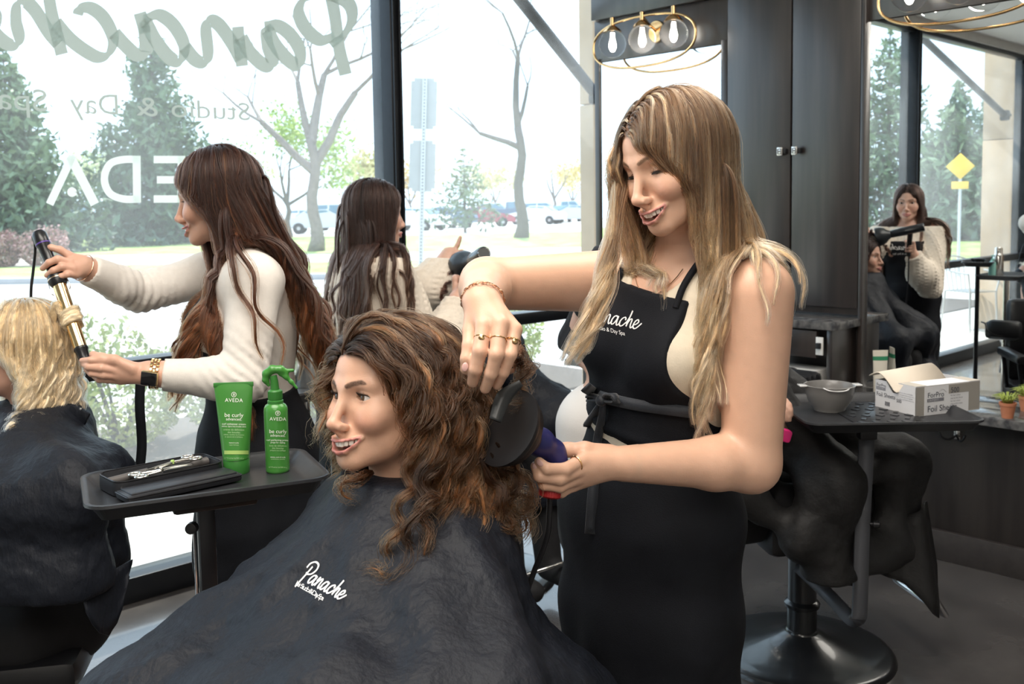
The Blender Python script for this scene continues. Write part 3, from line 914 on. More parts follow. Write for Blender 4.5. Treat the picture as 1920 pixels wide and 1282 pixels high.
def bare_tree(x, y, h0, r, branches, label, seed, m=None, depth=4, name='bare_tree', leaves=None, flare=1.5):
    """Trunk to h0, then the given main branches (direction, length, radius, height)."""
    t = thing(name, label, 'tree', (x, y, 0)); R = np.random.default_rng(seed); tips = []
    bm = bmesh.new()
    zs = np.linspace(0, h0, 9)
    pts = [(x + .04 * r * 10 * math.sin(k * 1.3) * (k > 0), y, z - .05) for k, z in enumerate(zs)]
    bm_tube(bm, pts, [r * (flare if k == 0 else 1.12 if k == 1 else 1 - .30 * k / 8) for k in range(9)], 10)
    for d, L, rr, hz, dp in branches:
        branching(bm, (x + .04 * r * 10 * math.sin(8 * hz / h0 * 1.3), y, hz), np.array(d) / np.linalg.norm(d), L, rr, dp, R, tips)
    bm_obj('trunk_and_branches', bm, m or M_bark, t, smooth=True)
    if leaves:
        n, size, c1, c2, sp = leaves
        T = np.array([q[0] for q in tips if q[1] < 3])
        V, F = leaf_cloud(n, lambda rr, k: T[rr.integers(0, len(T), k)] + rr.normal(size=(k, 3)) * sp, size, seed)
        foliage('leaves', V, F, M_leaf, t, leafcol(n, c1, c2, seed))
    return t


def gp(px, py): return G(px, py, 0.03)


# spruces (the near edge of the ground at each)
p = P(298, 440, 44); spruce(p[0], p[1], 9.4, 7.4, 'large blue-green spruce on the lawn behind the lettered window', 11, n=12000)
p = P(25, 445, 36); spruce(p[0], p[1], 7.4, 6.4, 'wide spruce at the left edge of the window', 12, n=10000, c2=(.16, .23, .12))
p = P(-70, 445, 44); spruce(p[0], p[1], 11.5, 7.0, 'taller spruce behind the wide one at the left edge', 13, n=7000)
p = P(872, 421, 55); spruce(p[0], p[1], 4.6, 5.2, 'thin young spruce in front of the parked cars', 14, n=800, dens=.5, c1=(.10, .16, .10), c2=(.26, .31, .18), size=.15, lo=.2)
p = gp(592, 472); bare_tree(p[0], p[1], 3.9, .22, [((-.75, 0, .75), 2.6, .16, 2.7, 4), ((.10, 0, 1), 2.6, .18, 3.7, 5), ((.55, .2, .9), 2.8, .17, 3.0, 4), ((-.30, .2, .95), 2.4, .14, 3.6, 4)],
                            'tall bare tree with a pale trunk left of the window mullion', 21)
p = gp(977, 447); bare_tree(p[0], p[1], 5.0, .25, [((-.85, 0, .55), 2.0, .14, 4.0, 2), ((-.12, 0, 1), 3.2, .17, 4.8, 3), ((.45, 0, .9), 1.8, .10, 5.0, 2)],
                            'bare leafless tree beside the parking lot, right of the street signs', 22, m=M_bark2)
p = P(541, 430, 50); bare_tree(p[0], p[1], 1.9, .15, [((-.6, 0, .8), 1.5, .09, 1.6, 4), ((.2, .2, 1), 1.7, .10, 1.8, 4), ((.8, 0, .6), 1.5, .09, 1.7, 4), ((-.1, -.2, 1), 1.6, .09, 1.8, 4)],
                               'young green-leaved tree on the lawn behind the long-haired stylist', 23, m=M_bark2, name='leafy_tree', leaves=(2600, .13, (.22, .34, .06), (.48, .58, .16), .38), depth=4)
p = P(1040, 395, 105); bare_tree(p[0], p[1], 2.2, .2, [((-.5, 0, .9), 2.0, .12, 2, 4), ((.4, 0, .9), 2.2, .12, 2.1, 4), ((0, 0, 1), 2.2, .12, 2.2, 4)], 'far bare tree behind the parked cars by the pillar', 24)
for k, (px, d, hh, c1, c2, lb) in enumerate([(680, 82, 4.2, (.42, .40, .16), (.66, .60, .30), 'far yellow-green tree behind the cars, left of the mullion'),
                                             (770, 100, 5.0, (.55, .42, .22), (.72, .58, .30), 'far orange-leaved tree behind the street sign'),
                                             (930, 115, 5.2, (.55, .52, .28), (.74, .68, .40), 'far pale yellow tree behind the red car'),
                                             (1075, 118, 5.5, (.66, .55, .22), (.78, .66, .34), 'far golden tree beside the stone pillar'),
                                             (455, 96, 5.0, (.34, .42, .16), (.60, .62, .30), 'far light green tree between the spruce and leafy tree'),
                                             (185, 90, 4.5, (.36, .42, .22), (.60, .62, .38), 'far pale green tree between the two big spruces')]):
    p = P(px, 400, d)
    bare_tree(p[0], p[1], 1.8, .16, [((-.5, 0, .9), 1.6, .1, 1.7, 3), ((.4, .2, .9), 1.7, .1, 1.8, 3), ((0, 0, 1), 1.9, .1, 1.8, 3)], lb, 30 + k, name='far_tree', leaves=(900, .26, c1, c2, .65))

# pink-leaved shrubs over the gravel and the low hedge along the pavement
for k, (px, py, d, w, h, lb) in enumerate([(84, 492, 25.0, 1.30, 1.15, 'round pink-tipped shrub behind the curling iron handle'), (8, 494, 25.0, .95, 1.0, 'round pink-tipped shrub at the left edge of the window'),
                                           (-70, 494, 25.5, 1.2, 1.05, 'round pink-tipped shrub beyond the left window edge')]):
    p = gp(px, py + 6)
    bush(p[0], p[1], w, h, (.20, .16, .12), (.55, .30, .30), lb, 40 + k, n=2200, size=.055)
for k, tt in enumerate(np.arange(-3.4, 4.6, .62)):
    p = WP(tt + .06 * math.sin(k * 5), 2.35 + .15 * math.sin(k * 2.1), .02)
    where = ['far left', 'second', 'third', 'fourth', 'fifth', 'sixth', 'seventh', 'eighth', 'ninth', 'tenth', 'eleventh', 'twelfth', 'thirteenth'][k % 13]
    bush(p[0], p[1], .86, .80 + .10 * math.sin(k * 1.7), (.20, .27, .07), (.50, .56, .20), 'yellow-green hedge shrub outside the glass, %s along the row' % ('first' if k == 0 else where), 60 + k, n=3000, size=.026, group='hedge shrubs along the pavement', z0=.02)

# street signs seen from behind, on a perforated post
t = thing('street_sign', 'two grey sign backs on a perforated steel post outside', 'sign', tuple(P(790, 500, 11.3) * (1, 1, 0)))
M_sign = mat('sign_back', (.42, .43, .42), .55, metal=.2, noise=.05)
pA, pB = P(797, 148, 11.3), P(789, 492, 11.3); pB2 = pB + (pB - pA) * .45
pz = lambda y: pA + (pB - pA) * ((y - 148) / 344)
bm = bmesh.new()
for y0, y1 in ((148, 640),):
    a, b = pz(y0), pz(y1)
    bm_box(bm, (a + b) / 2, (.052, .03, np.linalg.norm(b - a)), axis_frame(a, b).to_3x3())
bm_obj('post', bm, mat('galvanised', (.55, .57, .57), .45, metal=.4), t)
bm = bmesh.new()
for k in range(62):
    q = pz(150 + k * 6.2); bm_lathe(bm, [(.0085, 0), (.0085, .002)], Matrix(frame(q + np.array((0, -.0155, 0)), x=(1, 0, 0), z=(0, -1, 0))), 6)
bm_obj('post_holes', bm, mat('hole_dark', (.10, .10, .10), .8), t)['kind'] = 'stuff'
for y0, y1 in ((146, 242), (263, 359)):
    a, b = pz(y0), pz(y1)
    bm = bmesh.new(); bm_box(bm, (a + b) / 2 + np.array((-.01, .022, 0)), (.30, .004, np.linalg.norm(b - a)), axis_frame(a, b).to_3x3())
    es = [e for e in bm.edges if abs((e.verts[0].co - e.verts[1].co).y) > .003 and (e.verts[0].co - e.verts[1].co).length < .02]
    bmesh.ops.bevel(bm, geom=es, offset=.035, segments=4, affect='EDGES')
    bm_obj('sign_plate', bm, M_sign, t)


# ------------------------------------------------------------------ parked cars
M_tyre = mat('tyre', (.02, .02, .022), .8); M_rim = mat('wheel_rim', (.55, .56, .58), .3, metal=.8)
M_cglass = mat('car_glass', (.10, .20, .27), .08, coat=.5)
CARP = {'sedan': ([(-2.2, .35), (-2.25, .75), (-2.1, .92), (-1.55, .98), (-.95, 1.38), (.25, 1.42), (1.05, .98), (2.0, .82), (2.25, .6), (2.25, .32)],
                  [(-1.42, .97), (-.90, 1.32), (-.35, 1.36), (-.35, .97)], [(-.28, .97), (-.28, 1.36), (.22, 1.36), (.90, .97)]),
        'suv': ([(-2.3, .4), (-2.35, 1.0), (-2.2, 1.15), (-1.95, 1.72), (.35, 1.75), (1.15, 1.18), (2.1, 1.05), (2.3, .75), (2.3, .4)],
                [(-1.95, 1.15), (-1.80, 1.64), (-.75, 1.67), (-.75, 1.15)], [(-.65, 1.15), (-.65, 1.67), (.30, 1.67), (.98, 1.15)]),
        'truck': ([(-2.8, .5), (-2.8, 1.15), (-.75, 1.18), (-.68, 1.82), (.75, 1.84), (1.35, 1.25), (2.55, 1.15), (2.75, .8), (2.75, .5)],
                  [(-.60, 1.22), (-.55, 1.74), (.05, 1.76), (.05, 1.22)], [(.12, 1.22), (.12, 1.76), (.68, 1.76), (1.15, 1.22)])}


def car(x, y, yaw, kind, paint, label, z=.03):
    t = thing('car', label, 'car', (x, y, z), 'cars in the parking lot')
    prof, w1, w2 = CARP[kind]
    M = Matrix.Translation((x, y, z)) @ Matrix.Rotation(yaw, 4, 'Z')
    mp = mat('paint_%s' % paint[0], paint[1], .25, coat=.6)
    bm = bmesh.new(); W_ = .88; L = []
    for s in (-1, 1): L.append([bm.verts.new(M @ Vector((a, s * W_ * (1 if b < 1.0 else .80 if b > 1.3 else .93), b))) for a, b in prof])
    n = len(prof)
    for k in range(n): bm.faces.new((L[0][k], L[0][(k + 1) % n], L[1][(k + 1) % n], L[1][k]))
    bm.faces.new(L[0][::-1]); bm.faces.new(L[1])
    bmesh.ops.recalc_face_normals(bm, faces=bm.faces)
    bmesh.ops.bevel(bm, geom=[e for e in bm.edges], offset=.05, segments=2, affect='EDGES', clamp_overlap=True)
    body = bm_obj('body', bm, mp, t, smooth=True, auto=50)
    for s in (-1, 1):
        for w_ in (w1, w2):
            bm = bmesh.new(); f = [bm.verts.new(M @ Vector((a, s * (W_ * (.955 if b < 1.25 else .815) + .02), b))) for a, b in w_]
            bm.faces.new(f); g = bmesh.ops.extrude_face_region(bm, geom=bm.faces[:]); bmesh.ops.translate(bm, vec=(M.to_3x3() @ Vector((0, -s * .05, 0))), verts=[v for v in g['geom'] if isinstance(v, bmesh.types.BMVert)])
            bm_obj('side_window', bm, M_cglass, t)
    for a in (0, 1):
        q = (w2[2], w2[3]) if a else (w1[1], w1[0])
        d_ = .30 if a else -.12
        pts = [(q[1][0] + d_ * .55, -.62, q[1][1] + .03), (q[1][0] + d_ * .55, .62, q[1][1] + .03), (q[0][0] + d_ * .4, .56, q[0][1] + .02), (q[0][0] + d_ * .4, -.56, q[0][1] + .02)]
        bm = bmesh.new(); f = [bm.verts.new(M @ Vector(p_)) for p_ in pts]; bm.faces.new(f)
        g = bmesh.ops.extrude_face_region(bm, geom=bm.faces[:]); bmesh.ops.translate(bm, vec=M.to_3x3() @ Vector((.06 if a else -.06, 0, .05)), verts=[v for v in g['geom'] if isinstance(v, bmesh.types.BMVert)])
        bm_obj('windscreen' if a else 'rear_window', bm, M_cglass, t)
    for wx in (-1.35, 1.35):
        for s in (-1, 1):
            Mw = M @ Matrix.Translation((wx, s * .80, .33)) @ Matrix.Rotation(-s * PI / 2, 4, 'X')
            wh = lathe_obj('wheel', [(.18, -.10), (.31, -.10), (.335, -.06), (.335, .08), (.31, .10), (.21, .10)], M_tyre, t, Mw, 20)
            lathe_obj('hubcap', [(.001, .095), (.06, .105), (.20, .09), (.21, .07)], M_rim, wh, Mw, 14)
    return t


PC = {'white': ('white', (.75, .75, .75)), 'silver': ('silver', (.55, .57, .60)), 'red': ('red', (.32, .03, .05)), 'blue': ('blue', (.08, .13, .22)), 'dark': ('dark', (.04, .05, .07)), 'navy': ('navy', (.06, .10, .17))}
for px, py, d, yaw, kd, c, lb in [
        (835, 427, 68, 2.5, 'sedan', 'blue', 'dark blue parked sedan with its nose to the right of the sign post'),
        (905, 427, 70, .15, 'sedan', 'red', 'red parked car under the thin young spruce'),
        (780, 432, 62, 2.6, 'sedan', 'white', 'white parked sedan partly behind the sign post'),
        (962, 402, 92, .1, 'truck', 'navy', 'dark blue pickup truck behind the bare tree trunk'),
        (1005, 419, 76, 2.8, 'sedan', 'white', 'white parked sedan right of the bare tree trunk'),
        (1062, 402, 90, .1, 'truck', 'white', 'white pickup truck beside the stone pillar'),
        (1078, 416, 78, 2.9, 'sedan', 'silver', 'silver parked car half hidden by the stone pillar'),
        (1018, 398, 100, .1, 'suv', 'white', 'white far van in the back row of the parking lot'),
        (1060, 413, 84, 1.2, 'sedan', 'dark', 'black parked car in front of the white pickup'),
        (710, 425, 72, .2, 'sedan', 'silver', 'silver parked car behind the standing stylist in the sweater'),
        (640, 432, 62, .1, 'suv', 'white', 'white parked vehicle between the bare trunk and the sweater stylist'),
        (570, 425, 66, .2, 'sedan', 'white', 'white parked car right behind the bare tree trunk'),
        (607, 436, 58, .1, 'sedan', 'silver', 'silver parked car low beside the bare tree trunk'),
        (140, 438, 52, 1.45, 'suv', 'dark', 'dark vehicle parked with its rear open behind the pink shrubs'),
        (930, 400, 108, .1, 'suv', 'silver', 'silver far car in the back row behind the red car'),
        (858, 402, 104, .1, 'sedan', 'white', 'white far car in the back row behind the thin spruce')]:
    p = P(px, py, d); car(p[0], p[1], yaw, kd, PC[c], lb)
# ------------------------------------------------------------------ people: shared builders
def head_M(heading, pitch, roll, pos, scale=1.0):
    h, p, r = map(math.radians, (heading, pitch, roll))
    f = np.array([math.cos(h) * math.cos(p), math.sin(h) * math.cos(p), math.sin(p)])
    x0 = np.cross(f, (0, 0, 1)); x0 /= np.linalg.norm(x0); z0 = np.cross(x0, f)
    x = x0 * math.cos(r) + z0 * math.sin(r); z = np.cross(x, f)
    M = np.eye(4); M[:3, :3] = np.stack([x, f, z], 1) * scale; M[:3, 3] = pos
    return M


def hw(M, p): return np.asarray(p, float) @ M[:3, :3].T + M[:3, 3]


def torso_frame(N, H, heading):
    h = math.radians(heading); f = np.array([math.cos(h), math.sin(h), 0.0])
    up = np.asarray(N, float) - np.asarray(H, float); L = np.linalg.norm(up); up /= L
    x = np.cross(f, up); x /= np.linalg.norm(x); f = np.cross(up, x)
    M = np.eye(4); M[:3, :3] = np.stack([x, f, up], 1); M[:3, 3] = H
    return M, L


def torso(s, N, H, heading, sw=.165, hip=.165, k=.04, bust=.060, girth=1.0):
    """Trunk from hips H to neck base N; returns its frame (x right, y front, z up from the hips) and length."""
    M, L = torso_frame(N, H, heading)
    g = girth
    s.ell((0, -.005, 0), (hip, .118 * g, .13), k, M=M)
    s.ell((0, .008, L * .36), (.128 * g, .098 * g, .15), .06, M=M)
    s.ell((0, 0, L * .66), (.146 * g, .108 * g, .16), .05, M=M)
    s.ell((0, -.012, L * .86), (.150, .082, .085), k, M=M)
    s.cone((-sw + .03, -.012, L * .925), (sw - .03, -.012, L * .925), .046, .046, .04, M=M)
    s.cone((-.05, -.014, L * .99), (.05, -.014, L * .99), .040, .040, .04, M=M)
    if bust:
        for x in (-1, 1): s.ell((x * .070, .085, L * .66), (bust, bust * .95, bust), .035, M=M)
    return M, L


def arm(s, sh, el, wr, r=(.053, .043, .038, .026), k=.025):
    sh, el, wr = (np.asarray(v, float) for v in (sh, el, wr))
    s.chain([sh, el], [r[0], r[1]], k)
    m = el + (wr - el) * .30
    s.chain([el, m, wr], [r[1] * .95, r[2], r[3]], .018)


def hand(s, wrist, K, fingers, thumb, sc=1.0, fr=.0088):
    """Palm from the wrist to four knuckles K; each finger and the thumb a list of joints."""
    wrist = np.asarray(wrist, float)
    for i, kk in enumerate(K):
        w_ = wrist + (np.mean(K, 0) - wrist) * .10 + (np.asarray(kk) - np.mean(K, 0)) * .30
        s.cone(w_, kk, .0165 * sc, .0108 * sc, .012)
    for i, f in enumerate(fingers):
        q = fr * sc * (1.0, 1.04, 1.0, .90)[i % 4]
        n = len(f)
        s.chain([K[i]] + list(f), [q * 1.14] + [q * (1.04 - .26 * j / max(1, n - 1)) for j in range(n)], .0035)
    if thumb is not None:
        q = fr * sc
        s.chain(thumb, [q * 1.55] + [q * (1.22 - .28 * j / (len(thumb) - 2)) for j in range(len(thumb) - 1)], .009)


def nails(parent, tips, col=(.66, .40, .36), sc=1.0):
    """TIPS: (point, finger direction, outward normal)."""
    bm = bmesh.new()
    for p, d, n in tips:
        r = bmesh.ops.create_uvsphere(bm, u_segments=12, v_segments=8, radius=1)
        bmesh.ops.scale(bm, vec=(.0048 * sc, .0070 * sc, .0014 * sc), verts=r['verts'])
        bmesh.ops.transform(bm, matrix=frame(p, y=d, z=n), verts=r['verts'])
    return bm_obj('fingernails', bm, mat('nail', col, .18, coat=.6), parent, smooth=True)


def ring_obj(parent, c, axis, r, m, name='ring', w=.0012, stone=None, up=None):
    c = np.asarray(c, float); F_ = axis_frame(c, c + np.asarray(axis, float))
    x, y = np.array(F_.col[0][:3]), np.array(F_.col[1][:3])
    o = tube_obj(name, [c + r * (math.cos(a) * x + math.sin(a) * y) for a in np.linspace(0, 2 * PI, 25)[:-1]], w, m, parent, 7, closed=True)
    if stone is not None:
        sp = c + (np.asarray(stone) - c) / np.linalg.norm(np.asarray(stone) - c) * (r + .001)
        n = (sp - c) / r
        lathe_obj('ring_setting', [(.0005, .0026), (.0030, .0022), (.0046, .0010), (.0046, 0)], m, o, axis_frame(sp - n * .001, sp + n), 14)
    return o


# ---- hair
def scalp_roots(n, M, front=.060, seed=0, part=0.0, back_low=-.060):
    i = np.arange(n * 3) + .5
    ph = np.arccos(1 - 2 * i / (n * 3)); th = PI * (1 + 5 ** .5) * i
    d = np.stack([np.cos(th) * np.sin(ph), np.sin(th) * np.sin(ph), np.cos(ph)], 1)
    p = d * np.array((.0755, .0960, .0820)) + np.array((0, -.012, .030))
    lim = np.interp(p[:, 1], [-.11, -.085, -.03, .010, .040, .058, .075, .09], [back_low, back_low, -.040, -.026, .012, .044, front, front])
    p = p[p[:, 2] > lim]
    n0 = (p - np.array((0, -.012, .030))) / np.array((.0755, .0960, .0820)) ** 2; n0 /= np.linalg.norm(n0, axis=1, keepdims=True)
    return p, n0


def grow(p, d, L, coll, clear, g, steps=26, g_pow=1.0, push=None, rnd=.0, seed=1, cons=None):
    r = np.random.default_rng(seed); n = len(p); out = [p.copy()]; d = d.copy(); ds = (L / steps)[:, None]
    for i in range(steps):
        f = i / steps
        gi = np.clip(g * (f + .10) ** g_pow, 0, .9)
        gi = gi[:, None] if np.ndim(gi) else gi
        d = d * (1 - gi) + np.array((0, 0, -1.0)) * gi + r.normal(size=(n, 3)) * rnd
        if push is not None: d = d + push(p, f)
        d /= np.maximum(np.linalg.norm(d, axis=1, keepdims=True), 1e-9)
        p = p + d * ds
        c = .0015 + (clear * (1 - .35 * f)) * min(1.0, f * 3.2)
        dist = coll.at(p); pen = c - dist; m = pen > 0
        if m.any():
            gr = coll.grad(p[m]); p[m] += gr * pen[m][:, None]
            dd = d[m]; dn = (dd * gr).sum(1); dd -= gr * np.minimum(0, dn)[:, None]; d[m] = dd / np.maximum(np.linalg.norm(dd, axis=1, keepdims=True), 1e-9)
        if cons is not None: p, d = cons(p, d)
        out.append(p.copy())
    return np.stack(out, 1)


def guide_frames(G_, seed):
    t = np.gradient(G_, axis=1); t /= np.maximum(np.linalg.norm(t, axis=2, keepdims=True), 1e-9)
    r = np.random.default_rng(seed); ref = r.normal(size=(len(G_), 1, 3)); ref /= np.linalg.norm(ref, axis=2, keepdims=True)
    n1 = np.cross(t, np.broadcast_to(ref, t.shape)); n1 /= np.maximum(np.linalg.norm(n1, axis=2, keepdims=True), 1e-6)
    return t, n1, np.cross(t, n1)


def wave(G_, amp, lam, seed, start=.12, ramp=.2, ell=.6, jit=.25, L=None):
    """Give every guide its own helix; amp and lam in metres."""
    r = np.random.default_rng(seed); n, k = G_.shape[:2]
    s = np.concatenate([np.zeros((n, 1)), np.cumsum(np.linalg.norm(np.diff(G_, axis=1), axis=2), 1)], 1)
    _, n1, n2 = guide_frames(G_, seed)
    a = amp * r.uniform(1 - jit, 1 + jit, (n, 1)) * sstep(start, start + ramp, s)
    ph = r.uniform(0, 2 * PI, (n, 1)) + 2 * PI * s / (lam * r.uniform(1 - jit, 1 + jit, (n, 1)))
    return G_ + n1 * (a * np.cos(ph))[..., None] + n2 * (a * ell * np.sin(ph))[..., None]


HAIR_MATS = {}


def hair_material(name, strand, rough=.32, sheen=1.0):
    key = (name, strand)
    if key in HAIR_MATS: return HAIR_MATS[key]
    m = bpy.data.materials.new('hair_%s%s' % (name, '_strand' if strand else '')); m.use_nodes = True
    nt = m.node_tree; N = nt.nodes; L = nt.links
    at = N.new('ShaderNodeAttribute'); at.attribute_name = 'col'
    b = N['Principled BSDF']
    if strand:
        h = N.new('ShaderNodeBsdfHairPrincipled'); h.parametrization = 'COLOR'
        h.inputs['Roughness'].default_value = rough; h.inputs['IOR'].default_value = 1.38; h.inputs['Radial Roughness'].default_value = .5
        L.new(at.outputs['Color'], h.inputs['Color'])
        L.new(h.outputs[0], N['Material Output'].inputs[0]); N.remove(b)
    else:
        b.inputs['Roughness'].default_value = .42; b.inputs['Specular IOR Level'].default_value = .22
        L.new(at.outputs['Color'], b.inputs['Base Color'])
    HAIR_MATS[key] = m
    return m


def lock_mesh(name, G_, R, cols, m, parent, sides=7, flat=.62, seed=0):
    """One tube per guide; R (n,k) radii, cols (n,k,3)."""
    n, k = G_.shape[:2]
    t, n1, n2 = guide_frames(G_, seed)
    a = np.linspace(0, 2 * PI, sides, endpoint=False)
    V = G_[:, :, None] + R[:, :, None, None] * (n1[:, :, None] * np.cos(a)[None, None, :, None] + flat * n2[:, :, None] * np.sin(a)[None, None, :, None])
    idx = np.arange(n * k * sides).reshape(n, k, sides)
    F = np.stack([idx[:, :-1], np.roll(idx, -1, 2)[:, :-1], np.roll(idx, -1, 2)[:, 1:], idx[:, 1:]], -1).reshape(-1, 4)
    C = np.repeat(cols[:, :, None], sides, 2).reshape(-1, 3) * (1 + .25 * np.random.default_rng(seed).normal(size=(n * k * sides, 1))).clip(.5, 1.6)
    return new_obj(name, mesh_np(name, V.reshape(-1, 3), F, True, C), parent, m)


def strand_curves(name, S, rad, cols, m, parent):
    """S (n,k,3) -> one hair-curves object."""
    n, k = S.shape[:2]
    hc = bpy.data.hair_curves.new(name)
    hc.add_curves([k] * n)
    hc.attributes['position'].data.foreach_set('vector', np.ascontiguousarray(S, np.float32).ravel())
    ra = hc.attributes.get('radius') or hc.attributes.new('radius', 'FLOAT', 'POINT')
    rr = np.broadcast_to(rad, (n, k)).astype(np.float32)
    ra.data.foreach_set('value', np.ascontiguousarray(rr).ravel())
    ca = hc.attributes.new('col', 'FLOAT_COLOR', 'POINT')
    c = np.ones((n, k, 4), np.float32); c[..., :3] = cols
    ca.data.foreach_set('color', c.ravel())
    return new_obj(name, hc, parent, m)


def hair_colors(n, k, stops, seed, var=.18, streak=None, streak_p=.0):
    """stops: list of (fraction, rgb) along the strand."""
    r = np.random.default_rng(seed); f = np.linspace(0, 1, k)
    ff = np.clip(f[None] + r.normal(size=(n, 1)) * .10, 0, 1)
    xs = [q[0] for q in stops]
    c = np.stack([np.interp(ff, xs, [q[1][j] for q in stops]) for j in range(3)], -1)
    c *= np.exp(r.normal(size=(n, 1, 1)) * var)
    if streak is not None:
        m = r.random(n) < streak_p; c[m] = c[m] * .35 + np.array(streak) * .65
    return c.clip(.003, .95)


def hair_set(person, G_, R0, stops, name, per=36, seed=0, prof=None, rad=.00034, streak=None, streak_p=0., spread=1.15, frizz=.0, lock_scale=.62, var=.18, flat=.6, base=True):
    """Solid locks plus fine strands round the guides G_ (n,k,3)."""
    n, k = G_.shape[:2]; r = np.random.default_rng(seed + 5); f = np.linspace(0, 1, k)
    prof = np.interp(f, [0, .15, .6, .9, 1], [.30, 1, 1, .55, .12]) if prof is None else prof
    R = R0 * r.uniform(.75, 1.25, (n, 1)) * prof[None]
    gc = hair_colors(n, k, stops, seed, var, streak, streak_p)
    hair = lock_mesh('hair', G_, R * lock_scale, gc, hair_material(name, 0), person, seed=seed, flat=flat)
    t, n1, n2 = guide_frames(G_, seed)
    a = r.uniform(0, 2 * PI, (n, per)); q = np.sqrt(r.uniform(.15, 1.0, (n, per))) * spread
    u, v = q * np.cos(a), q * np.sin(a) * flat
    tw = r.normal(size=(n, per, 1)) * .5
    cu = u[..., None] * np.cos(tw * f) - v[..., None] * np.sin(tw * f); cv = u[..., None] * np.sin(tw * f) + v[..., None] * np.cos(tw * f)
    S = G_[:, None] + R[:, None, :, None] * (n1[:, None] * cu[..., None] + n2[:, None] * cv[..., None])
    if frizz:
        nz = np.cumsum(r.normal(size=S.shape), 2) * frizz * np.minimum(1, f * 2)[None, None, :, None]
        S = S + nz - nz[:, :, :1]
    S = S.reshape(n * per, k, 3)
    C = (gc[:, None] * np.exp(r.normal(size=(n, per, 1, 1)) * var)).reshape(n * per, k, 3).clip(.003, .95)
    rr = rad * np.interp(f, [0, .5, 1], [1, 1, .35])[None] * r.uniform(.7, 1.3, (n * per, 1))
    st = strand_curves('hair_strands', S, rr, C, hair_material(name, 1), hair)
    return hair


def flow_dirs(p, n0, part, back=.35, down=.0):
    """Combing direction at scalp points (head frame): away from the parting and backwards."""
    s = np.tanh((p[:, 0] - part) / .010)
    d = np.stack([s, np.full(len(p), -back), -down - 1.1 * np.clip((np.abs(p[:, 0]) - .035) / .035, 0, 1)], 1)
    d -= n0 * (d * n0).sum(1, keepdims=True)
    return d / np.linalg.norm(d, axis=1, keepdims=True)


def face_clear(M, near_lim, far_lim, zt=.058, xs=-1, zb=-.13):
    """Keeps strands behind the given forward limits (head frame) beside the face; xs is the sign of the near side."""
    sc = np.linalg.norm(M[:3, 0]); R = M[:3, :3] / sc

    def cons(p, d):
        q = (p - M[:3, 3]) @ R / sc
        lim = np.where(q[:, 0] * xs > -.02, np.interp(q[:, 2], [zb, -.05, .02, zt], near_lim), np.interp(q[:, 2], [zb, -.05, .02, zt], far_lim))
        m = (q[:, 2] < zt) & (q[:, 2] > zb - .05) & (q[:, 1] > lim)
        if m.any():
            ex = (q[m, 1] - lim[m]) * .6 * sstep(0, .035, zt - q[m, 2])
            p = p.copy(); p[m] -= ex[:, None] * sc * R[:, 1]
            f = d[m] @ R[:, 1]; d = d.copy(); d[m] -= np.maximum(0, f)[:, None] * R[:, 1] * .9
            d[m] /= np.maximum(np.linalg.norm(d[m], axis=1, keepdims=True), 1e-9)
        return p, d
    return cons


def head_collider(M, inflate=0.0):
    s = SDF(); kw = dict(M=M)
    s.ell((0, -.012, .030), (.0740 + inflate, .0940 + inflate, .0800 + inflate), .02, **kw)
    s.ell((0, .020, -.030), (.0620 + inflate, .0600 + inflate, .0800), .03, **kw)
    s.cone((0, -.02, -.06), (0, -.035, -.17), .050, .055, .02, **kw)
    return s


# ---- lettering drawn with a pen: strokes in em units (baseline 0, x-height 1)
SCRIPT = {
    'P': ([[(.15, -1.1), (.55, .2), (.95, 1.75)], [(.05, 1.35), (.25, 1.95), (.95, 2.35), (1.75, 2.2), (1.95, 1.6), (1.5, .95), (.75, .75), (.55, .95)]], 1.75),
    'a': ([[(1.05, .80), (.80, 1.02), (.40, .92), (.08, .45), (.10, .05), (.38, -.02), (.75, .35), (1.02, .85), (1.10, 1.05)], [(1.10, 1.05), (.98, .45), (1.00, .05), (1.22, -.02), (1.62, .38)]], 1.42),
    'n': ([[(.05, .55), (.22, .95), (.30, 1.05), (.20, .45), (.12, 0)], [(.12, 0), (.35, .55), (.72, 1.0), (.95, .92), (.88, .40), (.92, .02), (1.12, -.02), (1.50, .40)]], 1.32),
    'c': ([[(.92, .72), (1.0, .90), (.78, 1.05), (.36, .82), (.08, .35), (.22, -.02), (.60, 0), (1.20, .52)]], 1.0),
    'h': ([[(.15, .35), (.62, 1.25), (.80, 2.00), (.60, 1.2), (.30, 0)], [(.30, 0), (.52, .58), (.86, .98), (1.08, .88), (1.0, .38), (1.05, .02), (1.25, -.02), (1.55, .35)]], 1.36),
    'e': ([[(.10, .35), (.55, .48), (.90, .80), (.72, 1.05), (.36, .84), (.12, .32), (.28, -.02), (.70, .02), (1.50, .72)]], 1.2),
}


def script_strokes(word, slant=.0):
    x = 0; out = []
    for ch in word:
        st, adv = SCRIPT[ch]
        for s_ in st: out.append([(px + x + slant * py, py) for px, py in s_])
        x += adv
    return out, x


def pen_ribbon(pts, w, ang=.7, thin=.35, n=10):
    """Calligraphic outline of one stroke: list of (left, right) point pairs in 2-D."""
    q = catmull(pts, max(8, n * (len(pts) - 1)))
    d = np.gradient(q, axis=0); l = np.linalg.norm(d, axis=1, keepdims=True); d = d / np.maximum(l, 1e-9)
    nrm = np.stack([-d[:, 1], d[:, 0]], 1)
    a = np.arctan2(d[:, 1], d[:, 0]); ww = w * (thin + (1 - thin) * np.abs(np.sin(a - ang + .35)))
    return q + nrm * ww[:, None] / 2, q - nrm * ww[:, None] / 2


